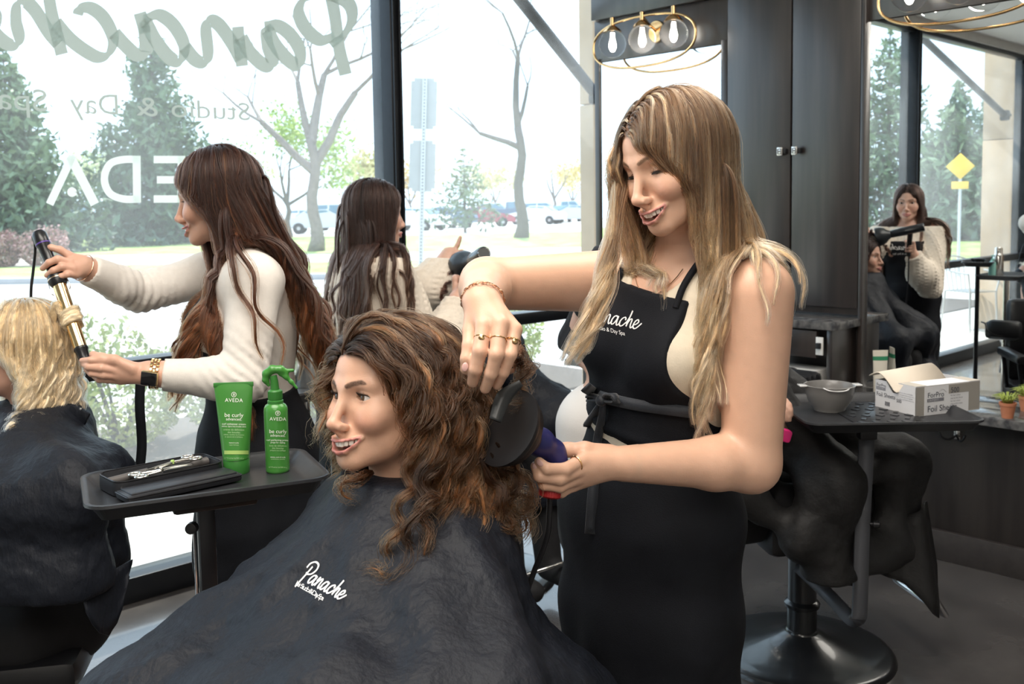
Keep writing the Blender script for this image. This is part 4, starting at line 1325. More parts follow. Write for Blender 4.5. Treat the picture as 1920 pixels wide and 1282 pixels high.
def lettering(name, strokes, place, m, parent, w=.16, thick=.0, ang=.7, thin=.35, n=8):
    """strokes in em units; place(xy (n,2)) -> world (n,3) or None entries."""
    Vs, Fs, o = [], [], 0
    for st in strokes:
        L_, R_ = pen_ribbon(st, w, ang, thin, n)
        a, b = place(L_), place(R_)
        k = len(a); V = np.stack([a, b], 1).reshape(-1, 3)
        i = np.arange(k - 1) * 2
        Vs.append(V); Fs.append(np.stack([i, i + 1, i + 3, i + 2], 1) + o); o += 2 * k
    return new_obj(name, mesh_np(name, np.vstack(Vs), np.vstack(Fs), False), parent, m)


def text_xy(body, size=1.0, align='LEFT', shear=0.0, spacing=1.0):
    """Triangulated 2-D outline of a sans text -> V (n,2), faces (list)."""
    cu = bpy.data.curves.new('txt', 'FONT'); cu.body = body; cu.size = size; cu.align_x = align; cu.shear = shear; cu.space_character = spacing; cu.resolution_u = 3
    o = bpy.data.objects.new('txt', cu); COL.objects.link(o)
    dg = bpy.context.evaluated_depsgraph_get(); me = bpy.data.meshes.new_from_object(o.evaluated_get(dg))
    me.calc_loop_triangles()
    V = np.array([v.co[:2] for v in me.vertices]).reshape(-1, 2); F = np.array([t.vertices[:] for t in me.loop_triangles]).reshape(-1, 3)
    bpy.data.objects.remove(o); bpy.data.curves.remove(cu); bpy.data.meshes.remove(me)
    return V, F


def text_obj(name, body, place, m, parent, size=1.0, align='CENTER', shear=0.0, spacing=1.0):
    V, F = text_xy(body, size, align, shear, spacing)
    if len(V) == 0: return None
    return new_obj(name, mesh_np(name, place(V), F, False), parent, m)


def surface_placer(obj, origin, ux, uy, lift=.0012):
    """Map (x, y) in photo pixels origin + x*ux + y*uy onto the surface of obj along the sight line."""
    me = obj.data
    n = len(me.vertices); co = np.empty(n * 3, np.float32); me.vertices.foreach_get('co', co)
    bvh = BVHTree.FromPolygons(co.reshape(-1, 3).tolist(), [tuple(p.vertices) for p in me.polygons])
    origin, ux, uy = np.asarray(origin, float), np.asarray(ux, float), np.asarray(uy, float)

    def place(xy):
        out = []; last = None
        for x, y in xy:
            px = origin + x * ux + y * uy; r = ray(px[0], px[1])
            h, nn, _, _ = bvh.ray_cast(Vector(tuple(CAM)), Vector(tuple(r)).normalized())
            if h is None: q = last if last is not None else P(px[0], px[1], 1.7)
            else:
                rn = r / np.linalg.norm(r); q = np.array(h) - rn * lift
            out.append(q); last = q
        return np.array(out)
    return place


# ---- draped capes: a smooth cloth over neck, shoulders and hanging edges
def cape(name, parent, m, neck, anchors, h=.008, k=.07, folds=None, extra=None, zmin=0.0, neck_r=.066, collar=.03):
    s = SDF()
    neck = np.asarray(neck, float)
    for a, ra in anchors: s.cone(neck - (0, 0, .045), a, .070, ra, k)
    for a, b, ra, rb in (extra or []): s.cone(a, b, ra, rb, k)
    top = s.copy(); top.cone(neck - (0, 0, .05), neck + (0, 0, collar), neck_r + .012, neck_r, .03)

    def dfun(p):
        q = p - neck; r = np.linalg.norm(q, axis=1); th = np.arctan2(q[:, 1], q[:, 0])
        a = sstep(.08, .45, r)
        w = th * 5.5 + 1.6 * vnoise(p, 3.1)
        f = .017 * a * (np.abs(np.sin(w * .5)) - .6) + .007 * a * np.sin(2.7 * w + 1.0 + 2 * vnoise(p, 5.0)) + .004 * vnoise(p * np.array((1, 1, .6)), 14.0) * (.35 + a) + .0026 * vnoise(p * np.array((1, 1, 1.6)), 46.0)
        return f if folds is None else f + folds(p, r, th)

    def region(p):
        return np.maximum(p[:, 2] - (neck[2] + collar), zmin - p[:, 2])
    V, F = sdf_mesh(top, h, region=region, dfun=dfun, pad=.02)
    return new_obj(name, mesh_np(name, V, F, True), parent, m)


def long_hair(person, M, coll, n, L, stops, name, part=0.0, clear=(.003, .022), g=.42, amp=.010, lam=.11, w_start=.12, w_ramp=.18, near=(.02, .02, .045, .065), far=(.06, .06, .07, .08),
              xs=-1, R0=.0075, per=30, seed=1, push=None, steps=44, front=.062, back=.35, streak=None, streak_p=0., var=.18, frizz=.0003, rad=.00036, lenf=None, nrm=.12, spread=1.15, topclear=.5, flat=.6, ell=.6, g_pow=.1, back_low=-.06, pushv=None):
    sc = np.linalg.norm(M[:3, 0]); R = M[:3, :3] / sc; r = np.random.default_rng(seed)
    p, n0 = scalp_roots(n, M, front=front, back_low=back_low)
    d = flow_dirs(p, n0, part, back=back) + n0 * nrm; d /= np.linalg.norm(d, axis=1, keepdims=True)
    Lg = r.uniform(L[0], L[1], len(p))
    if lenf is not None: Lg = Lg * lenf(p)
    clr = r.uniform(clear[0], clear[1], len(p)) * np.interp(p[:, 2], [0, .05, .11], [1, .85, topclear]) * np.interp(p[:, 1], [.03, .08], [1, .55])
    if pushv is not None:
        pv = pushv(p); push = lambda q, f: pv * sstep(.10, .30, f) * (1 - .6 * f)
    G_ = grow(hw(M, p), d @ R.T, Lg, coll, clr, g, steps=steps, g_pow=g_pow, rnd=.012, push=push, cons=face_clear(M, near, far, xs=xs), seed=seed)
    G_ = wave(G_, amp, lam, seed + 1, start=w_start, ramp=w_ramp, ell=ell, jit=.25)
    return hair_set(person, G_, R0, stops, name, per=per, seed=seed, rad=rad, frizz=frizz, streak=streak, streak_p=streak_p, var=var, spread=spread, flat=flat), G_
# ------------------------------------------------------------------ the seated client with brown curls (the nearest face)
SKIN = (.61, .36, .25)
M_skin = mat('skin', (.6, .4, .3), .42, vcol='col', sss=.10, bump=.06, bscale=420)
M_cape = mat('cape_nylon', (.0066, .0086, .0142), .60, noise=.10, nscale=30, bump=.75, bscale=95, spec=.32, stretch=(1, 1, .45))
MC = head_M(-134.5, 5.0, -5.0, (-.2050, 1.5780, 1.1990), 1.05)
cl = thing('person', 'seated client with shoulder-length brown curls smiling under a black cape', 'person', (-.15, 1.75, .0))
NC = np.array((-.185, 1.606, 1.035))
sk = SDF()
head_sdf(sk, MC, smile=1.0, lid=.0043)
sk.cone(hw(MC, (0, -.018, -.060)), NC, .0500, .054, .02)
HC = np.array((-.10, 1.72, .55))
MT, LT = torso(sk, NC - (0, 0, .01), HC, -140, k=.04)
LF = MC[:3, 0] * -1 / 1.05
fC = np.array((math.cos(math.radians(-140)), math.sin(math.radians(-140)), 0)); rC = np.cross(fC, Z3)
for s_ in (-1, 1):
    a = HC + rC * s_ * .09; b = a + fC * .42 + (0, 0, -.02); sk.chain([a, b, b + fC * .03 + (0, 0, -.40)], [.085, .058, .042], .03)
    shp = NC + rC * s_ * .155 - (0, 0, .055); arm(sk, shp, shp + rC * s_ * .06 + fC * .10 + (0, 0, -.22), shp + fC * .30 + rC * s_ * .03 + (0, 0, -.24))
lo = MC[:3, 3] - (.14, .14, .15); hi = MC[:3, 3] + (.14, .14, .16)
V, F = sdf_mesh(sk, .009, fine=[(lo, hi, .0017)])
body = new_obj('body', mesh_np('body', V, F, True, skin_colors(V, MC, 1.0, SKIN, lip=(.46, .17, .15), brow=(.045, .022, .014), blush=(.60, .19, .13), brow_w=.0046, scalp=(.035, .017, .010))), cl, M_skin)
add_eyes(cl, MC, gaze=(.12, 1, .02), lid=.0043, iris=(.11, .06, .03))
add_teeth(cl, MC)

# the cape
ncp = NC + (0, 0, .005)
PA = lambda x, y, d: P(x, y, d)
shl, shr = NC - rC * .15 - (0, 0, .075), NC + rC * .15 - (0, 0, .075)
cpe = cape('cape', cl, M_cape, ncp,
           [(shl, .060), (shr, .060), (PA(215, 1345, 1.42), .05), (PA(420, 1360, 1.30), .06), (PA(640, 1370, 1.22), .06), (PA(880, 1370, 1.25), .07), (PA(1075, 1350, 1.58), .065)],
           extra=[(shl, PA(1010, 1360, 1.45), .060, .075), (shl, PA(880, 1370, 1.25), .06, .07), (shr, PA(215, 1345, 1.42), .055, .05),
                  (PA(215, 1345, 1.42), PA(640, 1370, 1.22), .05, .06), (PA(640, 1370, 1.22), PA(1010, 1370, 1.40), .06, .07), (PA(1010, 1370, 1.40), PA(1075, 1350, 1.62), .07, .065)],
           h=.0058, k=.085, zmin=.56)
strokes, wd = script_strokes('Panache', .10)
pl = surface_placer(cpe, (562, 1083), np.array((8.3, 4.35)) * 1.0, np.array((6.6, -11.4)) * 1.30)
M_print = mat('white_print', (.80, .80, .80), .6)
lettering('cape_lettering', strokes, pl, M_print, cpe, w=.30, thin=.6)
pl2 = surface_placer(cpe, (553, 1096), np.array((8.3, 4.75)), np.array((5.2, -9.4)))
text_obj('cape_small_lettering', 'hair Studio & Day Spa', pl2, M_print, cpe, size=1.25, align='LEFT', spacing=.62)

# curls
pr, nr = scalp_roots(430, MC, front=.062, part=.012)
dl = flow_dirs(pr, nr, .012, back=.30, down=.0)
dl = dl + nr * .30; dl /= np.linalg.norm(dl, axis=1, keepdims=True)
R3 = MC[:3, :3] / 1.05
rr_ = np.random.default_rng(3)
colC = head_collider(MC, .004)
colC.cone(NC - rC * .12 - (0, 0, .05), NC + rC * .12 - (0, 0, .05), .075, .075, .03); colC.cone(NC - (0, 0, .15), NC, .11, .06, .04)
Lg = rr_.uniform(.24, .34, len(pr)) * np.interp(pr[:, 2], [-.06, .0, .06, .12], [.62, .85, 1.05, 1.12]) * np.interp(pr[:, 0], [-.02, .04], [1, .66])
clr = rr_.uniform(.002, .040, len(pr)) * np.interp(pr[:, 2], [0, .05, .11], [1, .8, .30]) * np.interp(pr[:, 0], [-.02, .04], [1, .5]) * np.interp(pr[:, 1], [-.1, .02, .08], [1.25, 1.0, .35])
pushd = np.array((.028, -.010, .0))
consC = face_clear(MC, [.030, .030, .044, .060], [.060, .075, .085, .080])
G0 = grow(hw(MC, pr), dl @ R3.T, Lg, colC, clr, .30, steps=44, g_pow=.9, rnd=.02, push=lambda p, f: pushd * (1 - f), cons=consC)
G1 = wave(G0, .0125, .082, 11, start=.07, ramp=.12, ell=.85, jit=.35)
stopsC = [(0, (.018, .0085, .0045)), (.35, (.036, .0155, .0070)), (.75, (.072, .031, .0125)), (1, (.13, .058, .024))]
hair_set(cl, G1, .0066, stopsC, 'curly', per=34, seed=21, rad=.00034, frizz=.0008, spread=1.3, var=.28, streak=(.26, .12, .050), streak_p=.12)
# a few long face-framing curls and stray ringlets placed by hand
def ringlets(person, paths, name, stops, amp, lam, R0, seed, per=26, k=44, start=.02, ramp=.05, **kw):
    Gs = np.stack([catmull(p_, k) for p_ in paths])
    Gs = wave(Gs, amp, lam, seed, start=start, ramp=ramp, ell=.9, jit=.3)
    return hair_set(person, Gs, R0, stops, name, per=per, seed=seed, **kw)
PP = lambda *q: [P(*v) for v in q]
ringlets(cl, [PP((655, 655, 1.57), (622, 690, 1.60), (606, 735, 1.60), (598, 780, 1.58), (612, 820, 1.57)),
              PP((660, 650, 1.57), (628, 672, 1.60), (612, 712, 1.61), (603, 760, 1.59)),
              PP((790, 800, 1.52), (775, 870, 1.49), (748, 980, 1.44), (730, 1050, 1.41), (712, 1080, 1.40), (690, 1072, 1.39)),
              PP((815, 800, 1.51), (798, 880, 1.47), (775, 980, 1.42), (752, 1060, 1.40), (735, 1100, 1.39), (715, 1092, 1.385)),
              PP((830, 810, 1.50), (810, 890, 1.47), (800, 960, 1.42), (792, 1010, 1.41), (812, 1050, 1.405)),
              PP((700, 885, 1.53), (672, 898, 1.50), (650, 912, 1.50), (662, 930, 1.49)),
              PP((920, 850, 1.50), (960, 900, 1.52), (985, 960, 1.54), (960, 1000, 1.54)),
              PP((930, 830, 1.50), (975, 880, 1.53), (995, 950, 1.55), (980, 1010, 1.55)),
              PP((900, 860, 1.48), (935, 930, 1.50), (950, 985, 1.50), (920, 1010, 1.49)),
              PP((935, 690, 1.52), (975, 670, 1.53), (985, 720, 1.53), (960, 760, 1.52)),
              PP((930, 640, 1.54), (968, 650, 1.55), (990, 690, 1.55), (975, 735, 1.54))],
         'curly', stopsC, .011, .075, .0062, 77, per=46, lock_scale=.42, frizz=.0010, spread=1.4, var=.25, rad=.00034)
# ------------------------------------------------------------------ the blonde stylist drying the client's hair
M_cream = mat('cream_cloth', (.66, .58, .46), .8, noise=.05, nscale=60, bump=.12, bscale=300)
M_apron = mat('apron_twill', (.0068, .0078, .0110), .78, noise=.18, nscale=14, bump=.22, bscale=500, spec=.25)
MB = head_M(-147.0, -18.0, -6.5, (.2860, 1.7300, 1.5760), 1.05)
bl = thing('person', 'blonde stylist in a black apron bending over the curly-haired client', 'person', (.26, 1.86, 0))
NB = np.array((.312, 1.800, 1.400)); HB = np.array((.258, 1.870, .920)); hB = -140
fB = np.array((math.cos(math.radians(hB)), math.sin(math.radians(hB)), 0)); rB = np.cross(fB, Z3)
sb = SDF(); head_sdf(sb, MB, smile=1.0, lid=.0022, gaze_down=.0050)
sb.cone(hw(MB, (0, -.018, -.060)), NB + (0, 0, .01), .0490, .053, .02)
trunk = SDF(); TB, LB = torso(trunk, NB, HB, hB, sw=.170, hip=.170, bust=.058, girth=1.08)
sb.ops += trunk.ops
shl = NB - rB * .165 - (0, 0, .055); shr = NB + rB * .160 - (0, 0, .050)
elL = P(1408, 868, 1.70); wrL = P(1172, 869, 1.615)
arm(sb, shl, elL, wrL, (.062, .050, .044, .0295))
elR = P(912, 532, 1.72); wrR = P(903, 560, 1.500)
arm(sb, shr, elR, wrR, (.062, .045, .041, .0300))
# right hand, fingers down in the client's hair
hand(sb, P(904, 566, 1.488), [P(882, 620, 1.470), P(907, 610, 1.452), P(938, 607, 1.448), P(965, 618, 1.458)],
     [PP((880, 648, 1.455), (875, 672, 1.448), (873, 692, 1.452)), PP((900, 658, 1.435), (892, 692, 1.440), (886, 716, 1.458)),
      PP((931, 664, 1.428), (921, 700, 1.436), (910, 728, 1.455)), PP((957, 664, 1.438), (944, 698, 1.446), (932, 722, 1.462))],
     PP((925, 575, 1.50), (960, 620, 1.53), (965, 660, 1.55), (955, 690, 1.55)), 1.08, .0096)
# left hand round the dryer handle
hand(sb, P(1160, 867, 1.610), [P(1094, 862, 1.578), P(1086, 880, 1.574), P(1080, 896, 1.580), P(1074, 909, 1.592)],
     [PP((1060, 880, 1.552), (1026, 879, 1.540), (1011, 866, 1.548)), PP((1050, 897, 1.552), (1012, 892, 1.546), (1004, 874, 1.556)),
      PP((1050, 911, 1.562), (1020, 908, 1.560), (1010, 892, 1.570)), PP((1052, 922, 1.580), (1030, 920, 1.582), (1016, 908, 1.592))],
     PP((1140, 850, 1.610), (1096, 843, 1.598), (1064, 843, 1.600), (1042, 841, 1.606)), 1.05, .0096)
for s_ in (-1, 1):
    a = HB + rB * s_ * .082; sb.chain([a, a + (0, 0, -.42), a + (0, 0, -.84)], [.088, .058, .038], .03)
    sb.cone(a + (0, 0, -.875), a + fB * .14 + (0, 0, -.890), .034, .028, .02)
lo = MB[:3, 3] - (.14, .14, .15); hi = MB[:3, 3] + (.14, .15, .14)
hl = lambda pts, pad: (np.min(pts, 0) - pad, np.max(pts, 0) + pad)
handR = hl([P(904, 560, 1.50), P(870, 730, 1.44), P(972, 600, 1.44), P(960, 690, 1.55)], .03)
handL = hl([P(1165, 840, 1.62), P(1003, 925, 1.54), P(1003, 840, 1.61)], .03)
V, F = sdf_mesh(sb, .0075, fine=[(lo, hi, .0018), (*handR, .0022), (*handL, .0022)])
SKB = (.66, .40, .28)
body = new_obj('body', mesh_np('body', V, F, True, skin_colors(V, MB, 1.0, SKB, lip=(.50, .20, .18), brow=(.12, .065, .035), blush=(.62, .22, .15), brow_w=.0036, scalp=(.13, .075, .045))), bl, M_skin)
add_eyes(bl, MB, gaze=(0, 1, -.7), lid=.0022, gaze_down=.0050, iris=(.10, .12, .10))
add_teeth(bl, MB)


def in_frame(M):
    return lambda p: (p - M[:3, 3].astype(np.float32)) @ M[:3, :3].astype(np.float32)


# sleeveless cream top
qB = in_frame(TB)
def reg_top(p):
    q = qB(p); x, y, z = np.abs(q[:, 0]), q[:, 1], q[:, 2]
    neck = np.where(y > -.03, .012 + (z - .80 * LB) * .62, .055)
    d = np.maximum(x - (.150 + .018 * sstep(.80 * LB, .98 * LB, z)), -z - .05)
    v = np.where(z > .76 * LB, neck - x, -1.0)
    return np.maximum(d, v).astype(np.float32)
V, F = sdf_mesh(trunk, .006, region=reg_top, off=.0045, dfun=lambda p: .0016 * vnoise(p * np.array((1, 1, .45)), 34).astype(np.float32))
new_obj('sleeveless_top', mesh_np('top', V, F, True), bl, M_cream)

# apron: bib, wrapped skirt
ap = trunk.copy()
for z_, r_ in ((-.02, (.182, .138, .14)), (-.20, (.186, .142, .20)), (-.40, (.180, .140, .18)), (-.50, (.176, .138, .10))):
    ap.ell(HB + (0, 0, z_), r_, .05, R=TB[:3, :3] * 0 + np.stack([rB, fB, Z3], 1))
def reg_ap(p):
    q = qB(p); x, y, z = q[:, 0], q[:, 1], q[:, 2]
    bibw = .088 + np.clip((.90 * LB - z) / (.55 * LB), 0, 1) ** 1.5 * .075
    bib = np.maximum(np.maximum(np.abs(x) - bibw, z - .890 * LB), -y - .0)
    sk_ = z - .30 * LB
    return np.maximum(np.minimum(bib, sk_), -z - .56).astype(np.float32)
def fold_ap(p):
    q = qB(p); th = np.arctan2(q[:, 0], q[:, 1]); z = q[:, 2]
    lowr = sstep(.10, -.45, z)
    f = .008 * lowr * np.sin(th * 7 + 1.3 * vnoise(p, 4)) + .0022 * vnoise(p * np.array((1, 1, .8)), 22)
    return (f + .007 * np.exp(-((z - .31 * LB) / .018) ** 2) - .005 * np.exp(-((z - .345 * LB) / .010) ** 2)).astype(np.float32)
V, F = sdf_mesh(ap, .0055, region=reg_ap, off=.0105, dfun=fold_ap)
apr = new_obj('apron', mesh_np('apron', V, F, True), bl, M_apron)
for s_ in (-1, 1):
    a = TB[:3, :3] @ np.array((s_ * .078, .098, .87 * LB)) + TB[:3, 3]; b = NB + rB * s_ * .075 + (0, 0, .015); c = NB + rB * s_ * .045 - fB * .06 + (0, 0, .02)
    q = catmull([a, (a + b) / 2 + fB * .03, b, c], 16)
    for _k in range(3): q = q - trunk.grad(q) * (trunk.at(q) - .010)[:, None]
    tube_obj('apron_strap', q, .006, M_apron, apr, 8)
# waist tie: knot, two loops, two tails, each a flat band
def band(name, pts, w, m, parent, nrm, th=.0022, n=22):
    q = catmull(pts, n); t = np.gradient(q, axis=0); t /= np.linalg.norm(t, axis=1, keepdims=True)
    nn = np.asarray(nrm, float); b = np.cross(t, nn); b /= np.linalg.norm(b, axis=1, keepdims=True); c = np.cross(b, t)
    ww = np.asarray(w if hasattr(w, '__len__') else [w] * n)
    if len(ww) != n: ww = np.interp(np.linspace(0, 1, n), np.linspace(0, 1, len(ww)), ww)
    V = np.stack([q + b * ww[:, None] / 2 + c * th, q - b * ww[:, None] / 2 + c * th, q - b * ww[:, None] / 2 - c * th, q + b * ww[:, None] / 2 - c * th], 1).reshape(-1, 3)
    idx = np.arange(n * 4).reshape(n, 4)
    F = np.vstack([np.stack([idx[:-1], np.roll(idx, -1, 1)[:-1], np.roll(idx, -1, 1)[1:], idx[1:]], -1).reshape(-1, 4), idx[:1, ::-1], idx[-1:]])
    return new_obj(name, mesh_np(name, V, F, True), parent, m)
def on_mesh(o, px, py, lift=.004): return surface_placer(o, (px, py), (1, 0), (0, 1), lift)(np.array([(0, 0)]))[0]
_sp = surface_placer(apr, (0, 0), (1, 0), (0, 1), .006)
def bl_pts(*q): 
    r = _sp(np.array([v[:2] for v in q], float)); 
    return r + np.array([v[2] if len(v) > 2 else 0 for v in q])[:, None] * fB
view = -_F
M_tie = mat('apron_tie', (.016, .020, .028), .6, bump=.2, bscale=400, sheen=.2)
band('waist_tie', bl_pts((1098, 726), (1112, 735), (1132, 745), (1160, 752), (1200, 760), (1260, 768), (1310, 775)), .020, M_tie, apr, view)
band('bow_loop', bl_pts((1137, 748, .006), (1150, 738, .014), (1164, 738, .018), (1168, 750, .016), (1155, 752, .010), (1138, 750, .006)), .014, M_tie, apr, (.3, -.5, .8))
band('bow_loop', bl_pts((1136, 747, .008), (1118, 738, .014), (1100, 732, .012), (1092, 742, .012), (1112, 748, .012), (1136, 749, .006)), .014, M_tie, apr, (.3, -.5, .8))
band('bow_tail', bl_pts((1135, 751, .006), (1122, 770, .006), (1105, 795, .004), (1085, 822, .003), (1072, 850, .002)), [.010, .014, .017, .018], M_tie, apr, view)
band('bow_tail', bl_pts((1136, 752, .006), (1132, 785, .006), (1124, 820, .004), (1118, 870, .003), (1112, 940, .002), (1108, 1000, .002)), [.010, .016, .019, .020], M_tie, apr, view)
bm = bmesh.new(); bmesh.ops.create_icosphere(bm, subdivisions=2, radius=.011); bmesh.ops.translate(bm, vec=Vector(tuple(bl_pts((1136, 749, .012))[0])), verts=bm.verts)
bm_obj('bow_knot', bm, M_tie, apr, smooth=True)
strokes, wd = script_strokes('Panache', .12)
lettering('apron_lettering', strokes, surface_placer(apr, (1097, 597), np.array((10.6, 2.05)), np.array((2.6, -15.5))), M_print, apr, w=.24, thin=.5)
text_obj('apron_small_lettering', 'hair Studio & Day Spa', surface_placer(apr, (1099, 612), np.array((7.6, 1.75)), np.array((-.6, -9.6))), M_print, apr, size=1.15, align='LEFT', spacing=.95)

# jewellery
ax = np.array(P(903, 600, 1.47)) - np.array(P(904, 545, 1.53)); ax /= np.linalg.norm(ax)
M_chain = mat('rose_gold', (.78, .48, .32), .2, metal=1.0)
br = ring_obj(bl, P(905, 563, 1.497), ax + np.array((.0, -.1, .05)), .0325, M_chain, 'bracelet', .0013)
bm = bmesh.new(); F_ = axis_frame(P(905, 563, 1.497), P(905, 563, 1.497) + ax)
for k in range(26):
    a = 2 * PI * k / 26; q = F_ @ Vector((.0325 * math.cos(a), .0325 * math.sin(a), 0)); tn = F_.to_3x3() @ Vector((-math.sin(a), math.cos(a), 0)); rd = F_.to_3x3() @ Vector((math.cos(a), math.sin(a), 0))
    fr_ = frame(q, x=tn, z=rd if k % 2 else F_.to_3x3() @ Vector((0, 0, 1)))
    bm_tube(bm, [fr_ @ Vector((.0040 * math.cos(b), .0022 * math.sin(b), 0)) for b in np.linspace(0, 2 * PI, 9)[:-1]], .0006, 5, closed=True)
bm_obj('bracelet_links', bm, M_chain, br, smooth=True)
for (c0, c1, st, nm) in (((907, 612, 1.452), (900, 658, 1.435), (900, 632, 1.40), 'ring'), ((938, 610, 1.448), (931, 664, 1.428), None, 'ring'), ((965, 618, 1.458), (957, 664, 1.438), (972, 640, 1.42), 'ring')):
    a, b = P(*c0), P(*c1); ring_obj(bl, a + (b - a) * .48, b - a, .0118, M_gold, nm, .0011, None if st is None else P(*st))
a, b = P(1094, 862, 1.578), P(1060, 880, 1.552); ring_obj(bl, a + (b - a) * .40, b - a, .0126, M_gold, 'ring', .0011)
nails(bl, [(P(872, 688, 1.438), P(873, 692, 1.452) - P(876, 672, 1.448), -_F), (P(1012, 868, 1.537), P(1011, 866, 1.548) - P(1026, 879, 1.540), -_F + .5 * _R * -1), (P(1004, 876, 1.546), P(1004, 874, 1.556) - P(1012, 892, 1.546), -_F - .4 * _R)])
nk = [NB + rB * x + fB * (.085 + .02 - abs(x) * .5) + (0, 0, -.005 - .055 * (1 - (x / .06) ** 2)) for x in np.linspace(-.058, .058, 15)]
nkp = [sb.at(np.array([q]))[0] for q in nk]; nk = [q - sb.grad(np.array([q]))[0] * (d_ - .0016) for q, d_ in zip(nk, nkp)]
tube_obj('necklace', nk, .0009, M_chain, bl, 5)

# hair
colB = head_collider(MB, .003); colB.ops += trunk.ops
colB.cone(shl, elL, .064, .055, .02); colB.cone(shr, elR, .064, .05, .02)
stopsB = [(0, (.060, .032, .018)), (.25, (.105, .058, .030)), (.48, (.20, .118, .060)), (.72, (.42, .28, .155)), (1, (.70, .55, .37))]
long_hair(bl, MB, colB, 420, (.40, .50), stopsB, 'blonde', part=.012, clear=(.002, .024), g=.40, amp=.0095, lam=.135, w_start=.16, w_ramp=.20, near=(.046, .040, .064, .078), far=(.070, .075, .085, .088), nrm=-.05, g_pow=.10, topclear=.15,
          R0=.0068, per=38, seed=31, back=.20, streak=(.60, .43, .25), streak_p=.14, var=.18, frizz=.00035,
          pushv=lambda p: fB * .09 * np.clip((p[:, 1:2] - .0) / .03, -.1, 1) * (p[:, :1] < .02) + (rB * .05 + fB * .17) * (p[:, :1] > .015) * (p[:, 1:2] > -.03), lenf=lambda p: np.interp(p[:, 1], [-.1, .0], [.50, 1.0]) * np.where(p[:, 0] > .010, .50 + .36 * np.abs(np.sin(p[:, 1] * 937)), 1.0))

# FARLOCKS: front lengths on the far side of her face, hanging before the shoulder
_fl = []
for k in range(12):
    o = (k % 4) * 5 - 16; e = (k // 4) * 6 - 14
    q0 = hw(MB, (.030 + .004 * (k % 4), .070 - .010 * (k // 4), .058)); q1 = hw(MB, (.064, .074 - .012 * (k // 4), .005))
    _fl.append([q0, q1, P(1158 + o * .6 + e * .3, 420, 1.66 + .006 * (k // 4)), P(1150 + o + e * .5, 500, 1.625), P(1135 + o * 1.3 + e * .8, 575, 1.600), P(1112 + o * 1.5 + e, 640, 1.590), P(1098 + o * 1.7 + e * 1.2, 676 + 5 * (k % 3) - 30 * (k % 2), 1.588)])
Gs = np.stack([catmull(v, 44) for v in _fl])
for _k in range(4):                                               # keep them off the body
    sh_ = Gs.shape; q = Gs.reshape(-1, 3); d_ = ap.at(q); m_ = (d_ < .018) & (np.arange(len(q)) % 44 > 12); q[m_] += ap.grad(q[m_]) * (.018 - d_[m_])[:, None]; Gs = q.reshape(sh_)
Gs = wave(Gs, .007, .13, 35, start=.16, ramp=.15)
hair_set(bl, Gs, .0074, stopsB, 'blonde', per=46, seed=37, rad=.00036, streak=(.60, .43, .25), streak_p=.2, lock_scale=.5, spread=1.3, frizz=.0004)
# ------------------------------------------------------------------ the brunette stylist at the window with the curling iron
MBr = head_M(-176.0, -10.0, 3.0, (-.7170, 2.4200, 1.5360), 1.02)
br_p = thing('person', 'stylist with long wavy dark auburn hair holding a gold curling iron', 'person', (-.66, 2.46, 0))
M_ivory = mat('ivory_knit', (.70, .66, .61), .8, noise=.03, nscale=80, bump=.10, bscale=420)
NR = np.array((-.655, 2.445, 1.375)); HR = np.array((-.655, 2.47, .90)); hR = -172
fR = np.array((math.cos(math.radians(hR)), math.sin(math.radians(hR)), 0)); rR = np.cross(fR, Z3)
sr = SDF(); head_sdf(sr, MBr, smile=1.0, lid=.0030, gaze_down=.0035)
sr.cone(hw(MBr, (0, -.018, -.060)), NR + (0, 0, .01), .0480, .052, .02)
trR = SDF(); TR, LR = torso(trR, NR, HR, hR, sw=.165, hip=.160, bust=.060)
arms = SDF()
shn = P(478, 528, 2.33); eln = P(458, 712, 2.27); wrn = P(280, 700, 2.22)
shf = P(392, 515, 2.60); elf = P(262, 548, 2.52); wrf = P(152, 500, 2.36)
arm(arms, shn, eln, wrn, (.058, .046, .041, .029)); arm(arms, shf, elf, wrf, (.052, .044, .040, .029))
arms.cone(shf, NR + rR * .10 - (0, 0, .05), .05, .05, .03); arms.cone(shn, NR - rR * .10 - (0, 0, .05), .054, .05, .03)
sr.ops += trR.ops + arms.ops
hand(sr, P(270, 700, 2.22), [P(222, 682, 2.200), P(218, 694, 2.195), P(220, 705, 2.20), P(226, 713, 2.21)],
     [PP((195, 676, 2.185), (170, 675, 2.18), (154, 676, 2.19)), PP((190, 690, 2.18), (166, 688, 2.18), (156, 682, 2.195)), PP((194, 703, 2.185), (172, 700, 2.185), (162, 693, 2.20)), PP((202, 712, 2.20), (186, 712, 2.20), (176, 705, 2.21))],
     PP((250, 690, 2.20), (214, 674, 2.19), (190, 670, 2.19), (174, 664, 2.20)), .95, .0088)
hand(sr, P(155, 500, 2.36), [P(128, 478, 2.335), P(130, 492, 2.320), P(136, 504, 2.318), P(142, 515, 2.325)],
     [PP((112, 468, 2.325), (96, 464, 2.32), (78, 467, 2.325)), PP((108, 486, 2.300), (92, 492, 2.295), (80, 503, 2.300)), PP((116, 500, 2.298), (100, 507, 2.292), (88, 516, 2.298)), PP((126, 514, 2.302), (114, 518, 2.298), (102, 520, 2.302))],
     PP((140, 505, 2.36), (125, 510, 2.36), (112, 505, 2.355), (104, 500, 2.35)), .95, .0088)
for s_ in (-1, 1):
    a = HR + rR * s_ * .08; sr.chain([a, a + (0, 0, -.40), a + (0, 0, -.82)], [.085, .056, .037], .03); sr.cone(a + (0, 0, -.86), a + fR * .13 + (0, 0, -.872), .033, .027, .02)
lo = MBr[:3, 3] - .14; hi = MBr[:3, 3] + .14
